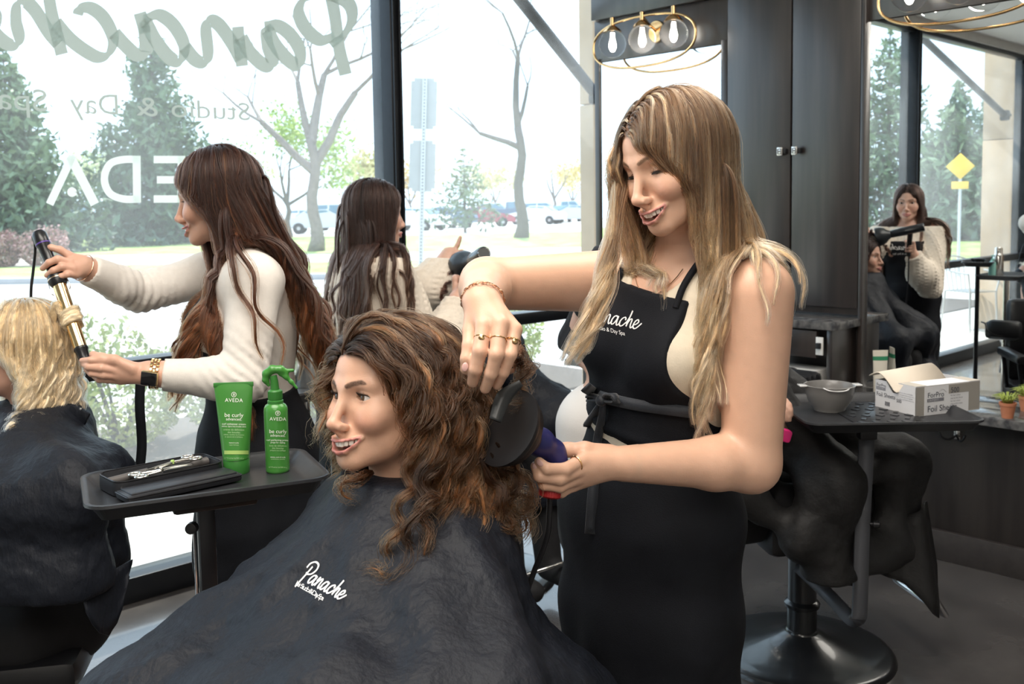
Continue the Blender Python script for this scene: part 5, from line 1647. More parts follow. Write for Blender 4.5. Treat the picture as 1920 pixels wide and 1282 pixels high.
h1 = hl([P(270, 700, 2.22), P(154, 720, 2.17), P(160, 660, 2.22)], .03); h2 = hl([P(150, 505, 2.36), P(75, 465, 2.29), P(100, 525, 2.37)], .03)
V, F = sdf_mesh(sr, .0085, fine=[(lo, hi, .0022), (*h1, .0026), (*h2, .0026)])
new_obj('body', mesh_np('body', V, F, True, skin_colors(V, MBr, 1.0, (.62, .36, .26), lip=(.44, .14, .14), scalp=(.035, .017, .012))), br_p, M_skin)
add_eyes(br_p, MBr, gaze=(0, 1, -.4), lid=.0030, gaze_down=.0035); add_teeth(br_p, MBr)
# ivory long-sleeved top
tp = SDF(); tp.ops = trR.ops + arms.ops
wl = [wrn + (eln - wrn) / np.linalg.norm(eln - wrn) * .030, wrf + (elf - wrf) / np.linalg.norm(elf - wrf) * .022]
dl_ = [(eln - wrn) / np.linalg.norm(eln - wrn), (elf - wrf) / np.linalg.norm(elf - wrf)]
qR = in_frame(TR)
def reg_r(p):
    q = qR(p); d = np.maximum(np.maximum(q[:, 2] - 1.08 * LR, .068 - np.hypot(q[:, 0], q[:, 1] + .012) - (q[:, 2] < .9 * LR)), -q[:, 2] - .02)
    for w, n in zip(wl, dl_):
        d = np.maximum(d, np.where(np.linalg.norm(p - w, axis=1) < .20, -((p - w) @ n), -1))
    return d.astype(np.float32)
def fold_r(p):
    f = .0022 * vnoise(p * np.array((1, 1, .6)), 26)
    for e_, sh_, wr_ in ((eln, shn, wrn), (elf, shf, wrf)):
        w = np.exp(-((np.linalg.norm(p - e_, axis=1) / .085) ** 2))
        ax_ = (wr_ - sh_) / np.linalg.norm(wr_ - sh_)
        f = f + .0045 * w * np.sin((p @ ax_) * 300 + 3 * vnoise(p, 20))
    return f.astype(np.float32)
V, F = sdf_mesh(tp, .0065, region=reg_r, off=.0055, dfun=fold_r)
new_obj('long_sleeved_top', mesh_np('top', V, F, True), br_p, M_ivory)
apR = trR.copy()
RR3 = np.stack([rR, fR, Z3], 1)
for z_, r_ in ((-.02, (.172, .135, .14)), (-.18, (.180, .145, .18)), (-.30, (.180, .148, .12))): apR.ell(HR + (0, 0, z_), r_, .05, R=RR3)
def reg_apr(p):
    q = qR(p); x, y, z = q[:, 0], q[:, 1], q[:, 2]
    bib = np.maximum(np.maximum(np.abs(x) - (.085 + np.clip((.86 * LR - z) / (.5 * LR), 0, 1) ** 1.5 * .075), z - .86 * LR), -y - .015)
    return np.maximum(np.minimum(bib, z - .32 * LR), HR[2] - .335 - p[:, 2] - .02 * vnoise(p, 6)).astype(np.float32)
V, F = sdf_mesh(apR, .007, region=reg_apr, off=.012, dfun=lambda p: (.006 * np.sin(np.arctan2(*(qR(p)[:, :2].T)) * 8) * sstep(.05, -.3, qR(p)[:, 2]) + .002 * vnoise(p, 24)).astype(np.float32))
apr2 = new_obj('apron', mesh_np('apron', V, F, True), br_p, M_apron)
strokes, wd = script_strokes('Panache', .12)
lettering('apron_lettering', strokes, surface_placer(apr2, (306, 547), np.array((6.0, 2.35)), np.array((2.2, -9.2))), M_print, apr2, w=.26, thin=.5)
text_obj('apron_small_lettering', 'hair Studio & Day Spa', surface_placer(apr2, (308, 556), np.array((4.4, 1.55)), np.array((.2, -5.6))), M_print, apr2, size=1.15, align='LEFT')
band('apron_tie', PP((264, 700, 2.33), (262, 760, 2.33), (266, 830, 2.33), (262, 880, 2.33)), .022, M_apron, apr2, view)
for s_ in (-1, 1):
    q = catmull([TR[:3, :3] @ np.array((s_ * .075, .095, .85 * LR)) + TR[:3, 3], NR + rR * s_ * .07 + fR * .05, NR + rR * s_ * .06 + (0, 0, .015), NR + rR * s_ * .04 - fR * .06 + (0, 0, .02)], 16)
    for _k in range(3): q = q - trR.grad(q) * (trR.at(q) - .011)[:, None]
    tube_obj('apron_strap', q, .007, M_apron, apr2, 8)
# gold watch with a black case
wa = wrn + (eln - wrn) / np.linalg.norm(eln - wrn) * .012; wx = (eln - wrn) / np.linalg.norm(eln - wrn)
M_wgold = mat('watch_gold', (.80, .58, .30), .2, metal=1.0)
wt = new_obj('wristwatch', None, br_p)
F_ = axis_frame(wa, wa + wx)
for k in range(18):
    a = 2 * PI * k / 18
    for dz in (-.007, 0, .007):
        q = F_ @ Vector((.0325 * math.cos(a + (.17 if dz else 0)), .0325 * math.sin(a + (.17 if dz else 0)), dz))
        rd = F_.to_3x3() @ Vector((math.cos(a), math.sin(a), 0))
        if k == 0 and dz == -.007: bm = bmesh.new()
        bm_box(bm, q, (.0095, .0058, .003), frame((0, 0, 0), y=wx, z=rd).to_3x3(), .0008)
o_ = bm_obj('watch_band', bm, M_wgold, wt, smooth=True); o_['kind'] = 'stuff'
fc = wa + (P(272, 716, 2.16) - wa) / np.linalg.norm(P(272, 716, 2.16) - wa) * .036; nrm_ = (fc - wa) / .036
box_obj('watch_case', fc, (.038, .034, .011), M_wgold, wt, R=frame((0, 0, 0), x=wx, z=nrm_).to_3x3(), bevel=.004)
box_obj('watch_face', fc + nrm_ * .006, (.034, .030, .003), mat('watch_glass', (.004, .004, .005), .05, coat=1), wt, R=frame((0, 0, 0), x=wx, z=nrm_).to_3x3(), bevel=.001)
ring_obj(br_p, wrf + dl_[1] * .006, dl_[1], .0325, M_chain, 'bracelet', .0012)
colR = head_collider(MBr, .003); colR.ops += trR.ops; colR.cone(shn + (0, 0, .01), eln, .086, .06, .02)
stopsR = [(0, (.020, .009, .007)), (.35, (.034, .014, .009)), (.65, (.075, .028, .014)), (1, (.17, .060, .022))]
long_hair(br_p, MBr, colR, 400, (.52, .68), stopsR, 'auburn', part=.01, clear=(.002, .022), g=.42, g_pow=.10, amp=.015, lam=.150, w_start=.20, w_ramp=.22, near=(.000, .004, .050, .082), far=(.060, .07, .08, .088),
          R0=.0092, per=22, seed=41, back=.25, streak=(.24, .09, .035), streak_p=.10, var=.2, frizz=.0004, nrm=.05, topclear=.35, rad=.00042, lenf=lambda p: np.interp(p[:, 1], [-.1, .0, .02], [1.0, .95, .78]), pushv=lambda p: fR * np.where(p[:, 1:2] > .004, .20, -.24))

# ------------------------------------------------------------------ stylist in the cable-knit sweater, seen from behind and in the mirror
MW = head_M(28.0, -4.0, 0.0, P(704, 398, 3.50), 1.04)
wp = thing('person', 'stylist in a cream cable-knit sweater with long brown hair and a black hair dryer', 'person', tuple(P(700, 500, 3.5) * (1, 1, 0)))
cW = P(705, 398, 3.52)
NW = np.array((cW[0] - .02, cW[1] - .02, 1.335)); HW_ = NW + (-.03, -.02, -.46); hW = 32
fW = np.array((math.cos(math.radians(hW)), math.sin(math.radians(hW)), 0)); rW = np.cross(fW, Z3)
sw_ = SDF(); head_sdf(sw_, MW, smile=0, lid=.0046)
sw_.cone(hw(MW, (0, -.018, -.060)), NW + (0, 0, .01), .048, .052, .02)
trW = SDF(); TW, LW = torso(trW, NW, HW_, hW, sw=.165, hip=.160, bust=.055, girth=1.12)
aW = SDF()
shWr = NW + rW * .165 - (0, 0, .06); shWl = NW - rW * .165 - (0, 0, .06)
dGW = inmir(1712, 462, 6.20); elWr = inmir(1752, 540, 6.30); wrWr = dGW + (elWr - dGW) / np.linalg.norm(elWr - dGW) * .055
elWl = P(800, 548, 3.80); wrWl = P(842, 480, 3.88)
arm(aW, shWr, elWr, wrWr, (.062, .056, .052, .034)); arm(aW, shWl, elWl, wrWl, (.062, .056, .050, .036))
sw_.ops += trW.ops + aW.ops
gW = dGW
def simple_fist(s, w, c, dirf, dirs, sc=1.0):
    """A hand closed round a bar at c: knuckles along dirs, fingers curling over dirf."""
    dirf, dirs = np.asarray(dirf, float), np.asarray(dirs, float)
    K = [c + dirs * (.026 - .0175 * i) - dirf * .006 + np.cross(dirf, dirs) * .018 for i in range(4)]
    fs = []
    for i in range(4):
        b = c + dirs * (.026 - .0175 * i)
        n = np.cross(dirf, dirs)
        fs.append([b + dirf * .020 + n * .012, b + dirf * .024 - n * .010, b + dirf * .006 - n * .020])
    th = [w + (c - w) * .5 + dirs * .012 - n * .012, c + dirs * .030 - n * .018, c + dirs * .034 + dirf * .008 - n * .024, c + dirs * .036 + dirf * .022 - n * .020]
    hand(s, w, K, fs, th, sc, .0085)
fdir = (gW - wrWr) * np.array((1, 1, .0)); fdir /= np.linalg.norm(fdir); simple_fist(sw_, wrWr, gW - fdir * .012, fdir, Z3)
hand(sw_, P(846, 476, 3.88), [P(853, 468, 3.87), P(855, 474, 3.86), P(857, 481, 3.86), P(857, 488, 3.87)],
     [PP((858, 459, 3.87), (861, 451, 3.87), (863, 445, 3.87)), PP((866, 472, 3.86), (873, 476, 3.87)), PP((866, 481, 3.86), (872, 484, 3.87)), PP((865, 489, 3.87), (870, 491, 3.88))], None, 1.0, .0088)
for s_ in (-1, 1):
    a = HW_ + rW * s_ * .08; sw_.chain([a, a + (0, 0, -.42), a + (0, 0, -.80)], [.085, .056, .037], .03); sw_.cone(a + (0, 0, -.835), a + fW * .13 + (0, 0, -.845), .033, .027, .02)
lo = MW[:3, 3] - .14; hi = MW[:3, 3] + .14; h1 = (gW - .07, gW + .07); h2 = hl(PP((846, 440, 3.90), (876, 495, 3.85)), .03)
V, F = sdf_mesh(sw_, .010, fine=[(lo, hi, .0028), (*h1, .0035), (*h2, .0035)])
new_obj('body', mesh_np('body', V, F, True, skin_colors(V, MW, 0, (.60, .36, .27), scalp=(.03, .018, .014))), wp, M_skin)
add_eyes(wp, MW, lash=False)
swt = SDF(); swt.ops = trW.ops + aW.ops
swt.ell(elWr * .5 + wrWr * .5 - (0, 0, .02), (.075, .075, .075), .05); swt.ell(elWl * .6 + wrWl * .4 - (0, 0, .02), (.07, .07, .07), .05)
qW = in_frame(TW)
dW = [((elWr - wrWr) / np.linalg.norm(elWr - wrWr), wrWr), ((elWl - wrWl) / np.linalg.norm(elWl - wrWl), wrWl)]
def reg_w(p):
    q = qW(p); d = np.maximum(q[:, 2] - .99 * LW, -q[:, 2] + .02)
    for n, w in dW: d = np.maximum(d, np.where(np.linalg.norm(p - w, axis=1) < .11, .012 - ((p - w) @ n), -1))
    return d.astype(np.float32)
def cable(p):
    q = qW(p); th = np.arctan2(q[:, 0], q[:, 1]) * .17
    a = np.mod(th, .052) - .026
    w = .010 * np.sin(q[:, 2] * 150)
    rope = np.maximum(np.exp(-((a - w * .8) / .0065) ** 2), np.exp(-((a + w * .8) / .0065) ** 2))
    rib = .5 + .5 * np.cos(th * 2 * PI / .0135)
    return -(.0060 * rope + .0016 * rib).astype(np.float32)
V, F = sdf_mesh(swt, .0055, region=reg_w, off=.014, dfun=cable)
new_obj('sweater', mesh_np('sweater', V, F, True), wp, mat('cable_knit', (.72, .64, .54), .9, noise=.06, nscale=90, bump=.3, bscale=260))
apW = trW.copy(); RW3 = np.stack([rW, fW, Z3], 1)
for z_, r_ in ((-.02, (.185, .150, .14)), (-.20, (.185, .150, .20)), (-.36, (.180, .150, .15))): apW.ell(HW_ + (0, 0, z_), r_, .05, R=RW3)
def reg_apw(p):
    q = qW(p); x, y, z = q[:, 0], q[:, 1], q[:, 2]
    bib = np.maximum(np.maximum(np.abs(x) - .13, z - .80 * LW), -y + .02)
    return np.maximum(np.minimum(bib, z - .28 * LW), HW_[2] - .43 - p[:, 2]).astype(np.float32)
V, F = sdf_mesh(apW, .008, region=reg_apw, off=.026, dfun=lambda p: (.003 * vnoise(p, 18)).astype(np.float32))
apw = new_obj('apron', mesh_np('apron', V, F, True), wp, M_apron)
bv = BVHTree.FromPolygons(V.tolist(), F.tolist())
def wpl(u0, z0, e):
    def f(xy):
        out = []
        for x, y in xy:
            o = NW * (1, 1, 0) + rW * -(u0 + x * e) * -1 * -1 + fW * .6 + Z3 * (z0 + y * e)
            h = bv.ray_cast(Vector(tuple(o)), Vector(tuple(-fW)))[0]
            out.append(np.array(h) + fW * .0015 if h is not None else o - fW * .4)
        return np.array(out)
    return f
strokes, wd = script_strokes('Panache', .12)
lettering('apron_lettering', strokes, wpl(-.085, NW[2] - .155, .018), M_print, apw, w=.26, thin=.5)
text_obj('apron_small_lettering', 'hair Studio & Day Spa', wpl(-.085, NW[2] - .188, .0135), M_print, apw, size=1.15, align='LEFT')
colW = head_collider(MW, .003); colW.ops += trW.ops; colW.cone(shWr, elWr, .078, .07, .02)
stopsW = [(0, (.022, .012, .010)), (.5, (.040, .021, .016)), (1, (.085, .042, .026))]
long_hair(wp, MW, colW, 300, (.46, .60), stopsW, 'brown', part=.0, clear=(.003, .026), g=.42, g_pow=.10, amp=.010, lam=.17, w_start=.25, w_ramp=.2, near=(.035, .034, .052, .07), far=(.035, .034, .052, .07),
          R0=.0090, per=18, seed=51, back=.4, var=.18, frizz=.0005, nrm=.0, topclear=.25, rad=.0005)
ringlets(wp, [PP((680, 480, 3.32), (650, 530, 3.28), (640, 585, 3.27), (655, 610, 3.27)), PP((668, 470, 3.34), (630, 540, 3.30), (622, 590, 3.30), (612, 606, 3.30)),
              PP((728, 460, 3.40), (758, 500, 3.34), (776, 540, 3.32), (780, 565, 3.32)), PP((716, 470, 3.38), (735, 500, 3.32), (760, 525, 3.30), (768, 560, 3.30))],
         'brown', stopsW, .006, .12, .009, 88, per=26, start=.05, lock_scale=.5)

# ------------------------------------------------------------------ the blonde client at the left edge, under a black cape
ML = head_M(-170.0, 2.0, 0.0, P(38, 655, 2.32), 1.04)
lc = thing('person', 'seated client with wavy shoulder-length blonde hair under a black cape', 'person', tuple(P(60, 655, 2.36) * (1, 1, 0)))
cL = P(38, 655, 2.32)
NL = cL + (.03, .01, -.165); HL = NL + (-.04, .02, -.50); hL_ = -168
fL = np.array((math.cos(math.radians(hL_)), math.sin(math.radians(hL_)), 0)); rL = np.cross(fL, Z3)
sl_ = SDF(); head_sdf(sl_, ML, smile=0, lid=.0045); sl_.cone(hw(ML, (0, -.018, -.060)), NL, .049, .054, .02)
torso(sl_, NL - (0, 0, .01), HL, hL_)
for s_ in (-1, 1):
    a = HL + rL * s_ * .09; b = a + fL * .42; sl_.chain([a, b, b + (0, 0, -.42)], [.085, .058, .042], .03)
lo = ML[:3, 3] - .14; hi = ML[:3, 3] + .14
V, F = sdf_mesh(sl_, .010, fine=[(lo, hi, .0026)])
new_obj('body', mesh_np('body', V, F, True, skin_colors(V, ML, 0, (.60, .34, .25), scalp=(.55, .38, .22))), lc, M_skin)
add_eyes(lc, ML, lash=False)
shl_, shr_ = NL - rL * .15 - (0, 0, .07), NL + rL * .15 - (0, 0, .07)
LA = lambda x, y, d: P(x, y, d)
cpl = cape('cape', lc, M_cape, NL + (0, 0, .01), [(shl_, .06), (shr_, .06), (LA(178, 905, 2.22), .05), (LA(120, 930, 2.08), .06), (LA(-80, 960, 2.05), .07), (LA(-200, 940, 2.2), .06), (LA(150, 900, 2.45), .06)],
           extra=[(shl_, LA(120, 930, 2.08), .06, .06), (shl_, LA(178, 905, 2.22), .06, .05), (LA(178, 905, 2.22), LA(180, 1040, 2.22), .05, .055), (LA(120, 930, 2.08), LA(120, 1080, 2.08), .06, .065),
                  (LA(-80, 960, 2.05), LA(-60, 1080, 2.05), .07, .07), (LA(178, 905, 2.22), LA(120, 930, 2.08), .05, .06), (LA(120, 930, 2.08), LA(-80, 960, 2.05), .06, .07), (LA(150, 900, 2.45), LA(160, 1020, 2.45), .06, .06),
                  (LA(180, 1040, 2.22), LA(120, 1080, 2.08), .055, .065), (LA(120, 1080, 2.08), LA(-60, 1080, 2.05), .065, .07)],
           h=.0075, k=.08, zmin=P(120, 1118, 2.05)[2], neck_r=.062)
# the hanging corner of the cape
bm = bmesh.new(); rows = []
top = PP((152, 1090, 2.03), (172, 1080, 2.06), (195, 1072, 2.09), (222, 1062, 2.13), (243, 1052, 2.17)); bot = PP((155, 1128, 2.02), (176, 1165, 2.04), (199, 1194, 2.08), (228, 1140, 2.12), (246, 1078, 2.17))
for j in range(7):
    f = j / 6; rows.append([bm.verts.new(a * (1 - f) + b * f + np.array((0, .012 * math.sin(3 * f + i), 0))) for i, (a, b) in enumerate(zip(catmull(top, 9), catmull(bot, 9)))])
for A_, B_ in zip(rows, rows[1:]):
    for i in range(8): bm.faces.new((A_[i], A_[i + 1], B_[i + 1], B_[i]))
o_ = bm_obj('cape_corner', bm, M_cape, cpl, smooth=True); o_.modifiers.new('thick', 'SOLIDIFY').thickness = .003
lathe_obj('cape_snap', [(.0005, .003), (.003, .002), (.004, 0)], M_chrome, cpl, Matrix(frame(P(151, 767, 2.27), x=_R, z=-_F)), 10)
box_obj('collar_tab', P(146, 778, 2.29), (.05, .012, .035), M_cape, cpl, R=Matrix.Rotation(.5, 3, 'Y'), bevel=.004)
colL = head_collider(ML, .003); colL.cone(shl_, shr_, .075, .075, .03)
stopsL = [(0, (.42, .29, .16)), (.4, (.66, .50, .30)), (1, (.84, .70, .50))]
long_hair(lc, ML, colL, 300, (.25, .32), stopsL, 'honey', part=.01, clear=(.003, .026), g=.42, g_pow=.10, amp=.014, lam=.095, w_start=.10, w_ramp=.12, near=(-.030, -.030, .020, .055), far=(.05, .05, .06, .07),
          R0=.0085, per=22, seed=61, back=.3, var=.16, frizz=.0005, nrm=.05, topclear=.35, rad=.00045, streak=(.36, .24, .13), streak_p=.12)
# the lock wound round the curling iron
iA, iB = P(120, 548, 2.30), P(158, 672, 2.25); iD = (iB - iA) / np.linalg.norm(iB - iA)
F_ = axis_frame(iA, iB); Ln = float(np.linalg.norm(iB - iA))
wr_ = []
for k in range(7):
    z0 = Ln * (.30 + .022 * k)
    wr_.append([F_ @ Vector((.0195 * math.cos(a), .0195 * math.sin(a), z0 + .010 * a / PI)) for a in np.linspace(0, 2 * PI, 12)])
up_ = [[hw(ML, (-.03 + .01 * k, -.075, .075)) for k in range(1)][0]]
locks = []
for k in range(7):
    a0 = hw(ML, (-.05 + .014 * k, -.085, .055 + .004 * k)); e0 = np.array(F_ @ Vector((.020 * math.cos(2.6 + .1 * k), .020 * math.sin(2.6 + .1 * k), Ln * (.26 + .03 * k))))
    m0 = (a0 + e0) / 2 + (0, 0, .035)
    locks.append(np.array([tuple(v) for v in catmull([a0, a0 * .6 + m0 * .4 + (0, 0, .01), m0, e0], 14)] + [tuple(v) for v in wr_[k]]))
ringlets(lc, locks, 'honey', stopsL, .0, .1, .0085, 99, per=26, k=40, lock_scale=.8)
# ------------------------------------------------------------------ salon trays, tools and products
M_tray = mat('tray_plastic', (.020, .021, .024), .38, noise=.12, nscale=40, bump=.06, bscale=500)


def rrect(c, ux, uy, lx, ly, r, n=6):
    out = []
    for sx, sy, a0 in ((1, 1, 0), (-1, 1, PI / 2), (-1, -1, PI), (1, -1, 1.5 * PI)):
        for k in range(n):
            a = a0 + PI / 2 * k / (n - 1)
            out.append(np.asarray(c) + ux * (sx * (lx / 2 - r) + r * math.cos(a)) + uy * (sy * (ly / 2 - r) + r * math.sin(a)))
    return out


def tray_mesh(name, c, ux, lx, ly, m, parent, depth=.022, lip=.012):
    """Shallow rounded tray: floor, sloping wall, rolled rim, underside."""
    ux = np.asarray(ux, float); ux = ux * (1, 1, 0); ux /= np.linalg.norm(ux); uy = np.cross(Z3, ux); c = np.asarray(c, float)
    prof = [(-.040, -depth), (-.030, -depth), (-.012, -.004), (-.006, .0), (-.001, -.001), (0, -.006), (-.004, -.008), (-.010, -.009), (-.026, -depth - .010), (-.034, -depth - .012)]
    bm = bmesh.new(); rings = []
    for d, z in prof:
        rings.append([bm.verts.new(Vector(tuple(v + Z3 * z))) for v in rrect(c, ux, uy, lx + 2 * d, ly + 2 * d, max(.004, .040 + d))])
    n = len(rings[0])
    for A_, B_ in zip(rings, rings[1:]):
        for k in range(n): bm.faces.new((A_[k], A_[(k + 1) % n], B_[(k + 1) % n], B_[k]))
    bm.faces.new(rings[0]); bm.faces.new(rings[-1][::-1])
    bmesh.ops.recalc_face_normals(bm, faces=bm.faces)
    return bm_obj(name, bm, m, parent, smooth=True, auto=50), ux, uy


# --- left tray on its stand
qs = [G(131, 887, 1.02), G(545, 842, 1.02), G(637, 886, 1.02), G(192, 950, 1.02)]
cT = sum(qs) / 4; uxT = (qs[1] - qs[0]) + (qs[2] - qs[3])
t = thing('tray_stand', 'black salon tray on a post holding green products and a tool case', 'tray', (cT[0], cT[1], 0))
tr, uxT, uyT = tray_mesh('tray', cT, uxT, .415, .250, M_tray, t)
zT = 1.02 - .022
RT = Matrix((uxT, uyT, Z3)).transposed()
box_obj('mount_plate', cT + (0, 0, -.046) + uxT * .012, (.150, .09, .024), M_black, t, R=RT, bevel=.008)
pT = P(386, 965, 1.80) * (1, 1, 0)
box_obj('post', pT + (0, 0, .50), (.030, .030, .94), M_blackmetal, t, R=RT, bevel=.004)
tube_obj('chrome_rod', [pT + (-.020, -.006, .93), pT + (-.020, -.006, .10)], .0032, M_chrome, t, 8)
lathe_obj('clamp_knob', [(.001, .016), (.010, .014), (.011, 0)], M_black, t, Matrix(frame(pT + (-.018, -.02, .93), x=Z3, z=-_F)), 14)
for k in range(5):
    a = 2 * PI * k / 5; e = pT + (.22 * math.cos(a), .22 * math.sin(a), .075)
    lg = tube_obj('leg', [pT + (0, 0, .10), e], [.018, .012], M_black, t, 8)
    lathe_obj('caster', [(.001, -.010), (.022, -.010), (.026, -.006), (.026, .006), (.022, .010), (.001, .010)], M_black, lg, Matrix(frame(e - (0, 0, .048), x=Z3, z=(-math.sin(a), math.cos(a), 0))), 16)
    tube_obj('caster_fork', [e, e - (0, 0, .045)], .006, M_chrome, lg, 6)

# green squeeze tube standing on its cap
M_green = mat('green_plastic', (.055, .235, .040), .30, noise=.04, coat=.25)
M_dkgreen = mat('green_cap', (.040, .190, .035), .35, noise=.04)
M_lime = mat('lime_band', (.38, .55, .16), .45)
M_gprint = mat('label_print', (.85, .88, .80), .5)
M_gprint2 = mat('label_print_pale', (.42, .62, .34), .5)
bT = G(444, 885, zT); bT[2] = zT
t = thing('squeeze_tube', 'green squeeze tube of curl cream standing on its cap on the tray', 'tube', bT)
fx = _R * (1, 1, 0); fx /= np.linalg.norm(fx); fx = fx * math.cos(.12) + np.cross(Z3, fx) * math.sin(.12); fy = np.cross(Z3, fx)
lathe_obj('cap', [(.0235, 0), (.0245, .003), (.0250, .0265), (.0240, .0285)], M_dkgreen, t, Matrix.Translation(Vector(tuple(bT))), 36)
bm = bmesh.new(); rings = []; H_ = .174
for z in np.linspace(.0287, H_, 16):
    f = (z - .0287) / (H_ - .0287)
    a, b = .0250 + (.0368 - .0250) * f, .0245 * (1 - f) ** .85 + .0016
    rings.append([bm.verts.new(Vector(tuple(bT + fx * a * math.copysign(abs(math.cos(q)) ** (1 - .35 * f), math.cos(q)) + fy * b * math.sin(q) + Z3 * z))) for q in np.linspace(0, 2 * PI, 41)[:-1]])
for A_, B_ in zip(rings, rings[1:]):
    for k in range(40): bm.faces.new((A_[k], A_[(k + 1) % 40], B_[(k + 1) % 40], B_[k]))
bm.faces.new(rings[-1]); bm.faces.new(rings[0][::-1])
tb = bm_obj('tube_body', bm, M_green, t, smooth=True, auto=60)
box_obj('seam', bT + Z3 * (H_ - .004), (.0742, .0042, .0090), M_dkgreen, t, R=Matrix((fx, fy, Z3)).transposed(), bevel=.0010)
def spiral_logo(name, place, r, parent):
    n = 40; ring = [(r * math.cos(a), r * math.sin(a)) for a in np.linspace(0, 2 * PI, n)]
    lettering(name, [ring, [(-.3 * r, .25 * r), (0, .45 * r), (.32 * r, .2 * r), (0, -.5 * r), (-.3 * r, .25 * r)]], place, M_gprint, parent, w=.9, thin=1.0, n=4)
def label(parent, o, cx, rows):
    for y, body, size, m, sp in rows:
        text_obj('label_text', body, surface_placer(o, (cx, y), (1, .02), (.01, -1), .0009), m, parent, size=size, align='CENTER', spacing=sp)
spiral_logo('label_logo', surface_placer(tb, (438.5, 739.5), (1, 0), (0, -1), .0009), 4.3, tb)
label(tb, tb, 438.5, [(753.5, 'AVEDA', 10.0, M_gprint, 1.08), (781.5, 'be curly', 11.0, M_gprint, 1.0), (786.5 + 1.5, 'advanced.', 7.6, M_gprint, 1.0), (796.5, 'curl enhancer cream', 5.4, M_gprint, 1.0), (800.5, 'defines, fights frizz & adds shine', 3.6, M_gprint, 1.0),
                      (807, 'crème de définition', 5.0, M_gprint2, 1.0), (812, 'des boucles', 5.0, M_gprint2, 1.0), (816, 'définit, combat les frisottis', 3.6, M_gprint2, 1.0), (820, 'et ajoute de la brillance', 3.6, M_gprint2, 1.0),
                      (831, 'leave-in curls', 3.4, M_gprint, 1.0), (835, 'vegan formula', 3.2, M_gprint2, 1.0), (860, '6.7 fl oz/oz liq/200 ml e', 3.8, M_gprint2, 1.0)])
bmb = surface_placer(tb, (0, 0), (1, 0), (0, 1), .0007)
xs_ = np.linspace(420.5, 466, 14); a_ = bmb(np.stack([xs_, 844.5 + 0 * xs_], 1)); b_ = bmb(np.stack([xs_, 851.5 + 0 * xs_], 1))
i_ = np.arange(13) * 2
new_obj('label_band', mesh_np('band', np.stack([a_, b_], 1).reshape(-1, 3), np.stack([i_, i_ + 1, i_ + 3, i_ + 2], 1), True), tb, M_lime)

# green trigger spray bottle
bS_ = G(521, 883, zT); bS_[2] = zT
t = thing('spray_bottle', 'green spray bottle of curl primer with a trigger head on the tray', 'bottle', bS_)
MS = Matrix.Translation(Vector(tuple(bS_)))
sbd = lathe_obj('bottle_body', [(.001, 0), (.0205, 0), (.0222, .002), (.0225, .005), (.0225, .118), (.0218, .124), (.0190, .1295), (.0150, .132), (.0135, .134)], M_green, t, MS, 44)
lathe_obj('collar', [(.0140, .132), (.0150, .133), (.0150, .138), (.0128, .139), (.0132, .141), (.0132, .156), (.0115, .158), (.0100, .159)], M_dkgreen, t, MS, 36)
bm = bmesh.new()
for k in range(24):
    a = 2 * PI * k / 24; bm_box(bm, bS_ + (0.0132 * math.cos(a), .0132 * math.sin(a), .1485), (.0012, .0012, .014), Matrix.Rotation(a, 3, 'Z'))
bm_obj('collar_ribs', bm, M_dkgreen, t)
B = lambda x, z, w=0: bS_ + fx * x + Z3 * z + fy * w
tube_obj('pump_neck', [B(0, .157), B(-.001, .176), B(-.003, .186)], [.0085, .0075, .0072], M_dkgreen, t, 16)
sd = SDF(); sd.chain([B(-.012, .168), B(-.017, .178), B(-.015, .190), B(-.004, .1975), B(.012, .197), B(.022, .190)], [.0035, .0055, .0070, .0075, .0068, .0050], .006)
sd.chain([B(.012, .188), B(.022, .182), B(.031, .172), B(.041, .160)], [.0045, .0042, .0034, .0024], .005)
sd.cone(B(.018, .1945), B(.034, .1945), .0036, .0034, .003)
V, F = sdf_mesh(sd, .0013); new_obj('trigger_head', mesh_np('trigger', V, F, True), t, M_green)
spiral_logo('label_logo', surface_placer(sbd, (521, 774.5), (1, 0), (0, -1), .0009), 4.2, sbd)
label(sbd, sbd, 521, [(788.5, 'AVEDA', 9.4, M_gprint, 1.06), (812, 'be curly', 10.2, M_gprint, 1.0), (818.5, 'advanced.', 7.2, M_gprint, 1.0), (826.5, 'curl perfecting primer', 4.9, M_gprint, 1.0), (830.8, 'preps for styling', 4.2, M_gprint, 1.0),
                       (837, 'base de définition', 4.6, M_gprint2, 1.0), (841.5, 'des boucles', 4.6, M_gprint2, 1.0), (845.5, 'prépare au coiffage', 3.8, M_gprint2, 1.0), (858, 'waves, curls & coils', 3.6, M_gprint, 1.0), (861.5, 'ondulations, boucles', 3.2, M_gprint2, 1.0),
                       (877, '6.7 fl oz/oz liq/200 ml e', 3.6, M_gprint2, 1.0)])

# open zip-round tool case with shears
K1, K2, K3, K4 = G(176, 906, 1.005), G(375, 870, 1.005), G(420, 886, 1.005), G(236, 928, 1.005)
cK = (K1 + K2 + K3 + K4) / 4; uK = (K2 - K1) + (K3 - K4); uK[2] = 0; uK /= np.linalg.norm(uK); vK = np.cross(Z3, uK)
M_leather = mat('case_leather', (.016, .017, .021), .42, noise=.12, nscale=60, bump=.15, bscale=700, coat=.1)
t = thing('tool_case', 'open black zip case for hairdressing shears lying on the tray', 'case', (cK[0], cK[1], zT))
bm = bmesh.new(); lx, ly = .205, .098
prof = [(-.006, .001), (0, .002), (.001, .010), (0, .026), (-.003, .027), (-.004, .024), (-.006, .010), (-.010, .006)]
rings = []
for d, z in prof: rings.append([bm.verts.new(Vector(tuple(v * (1, 1, 0) + Z3 * (zT + z)))) for v in rrect(cK, uK, vK, lx + 2 * d, ly + 2 * d, .022 + d, 6)])
n = len(rings[0])
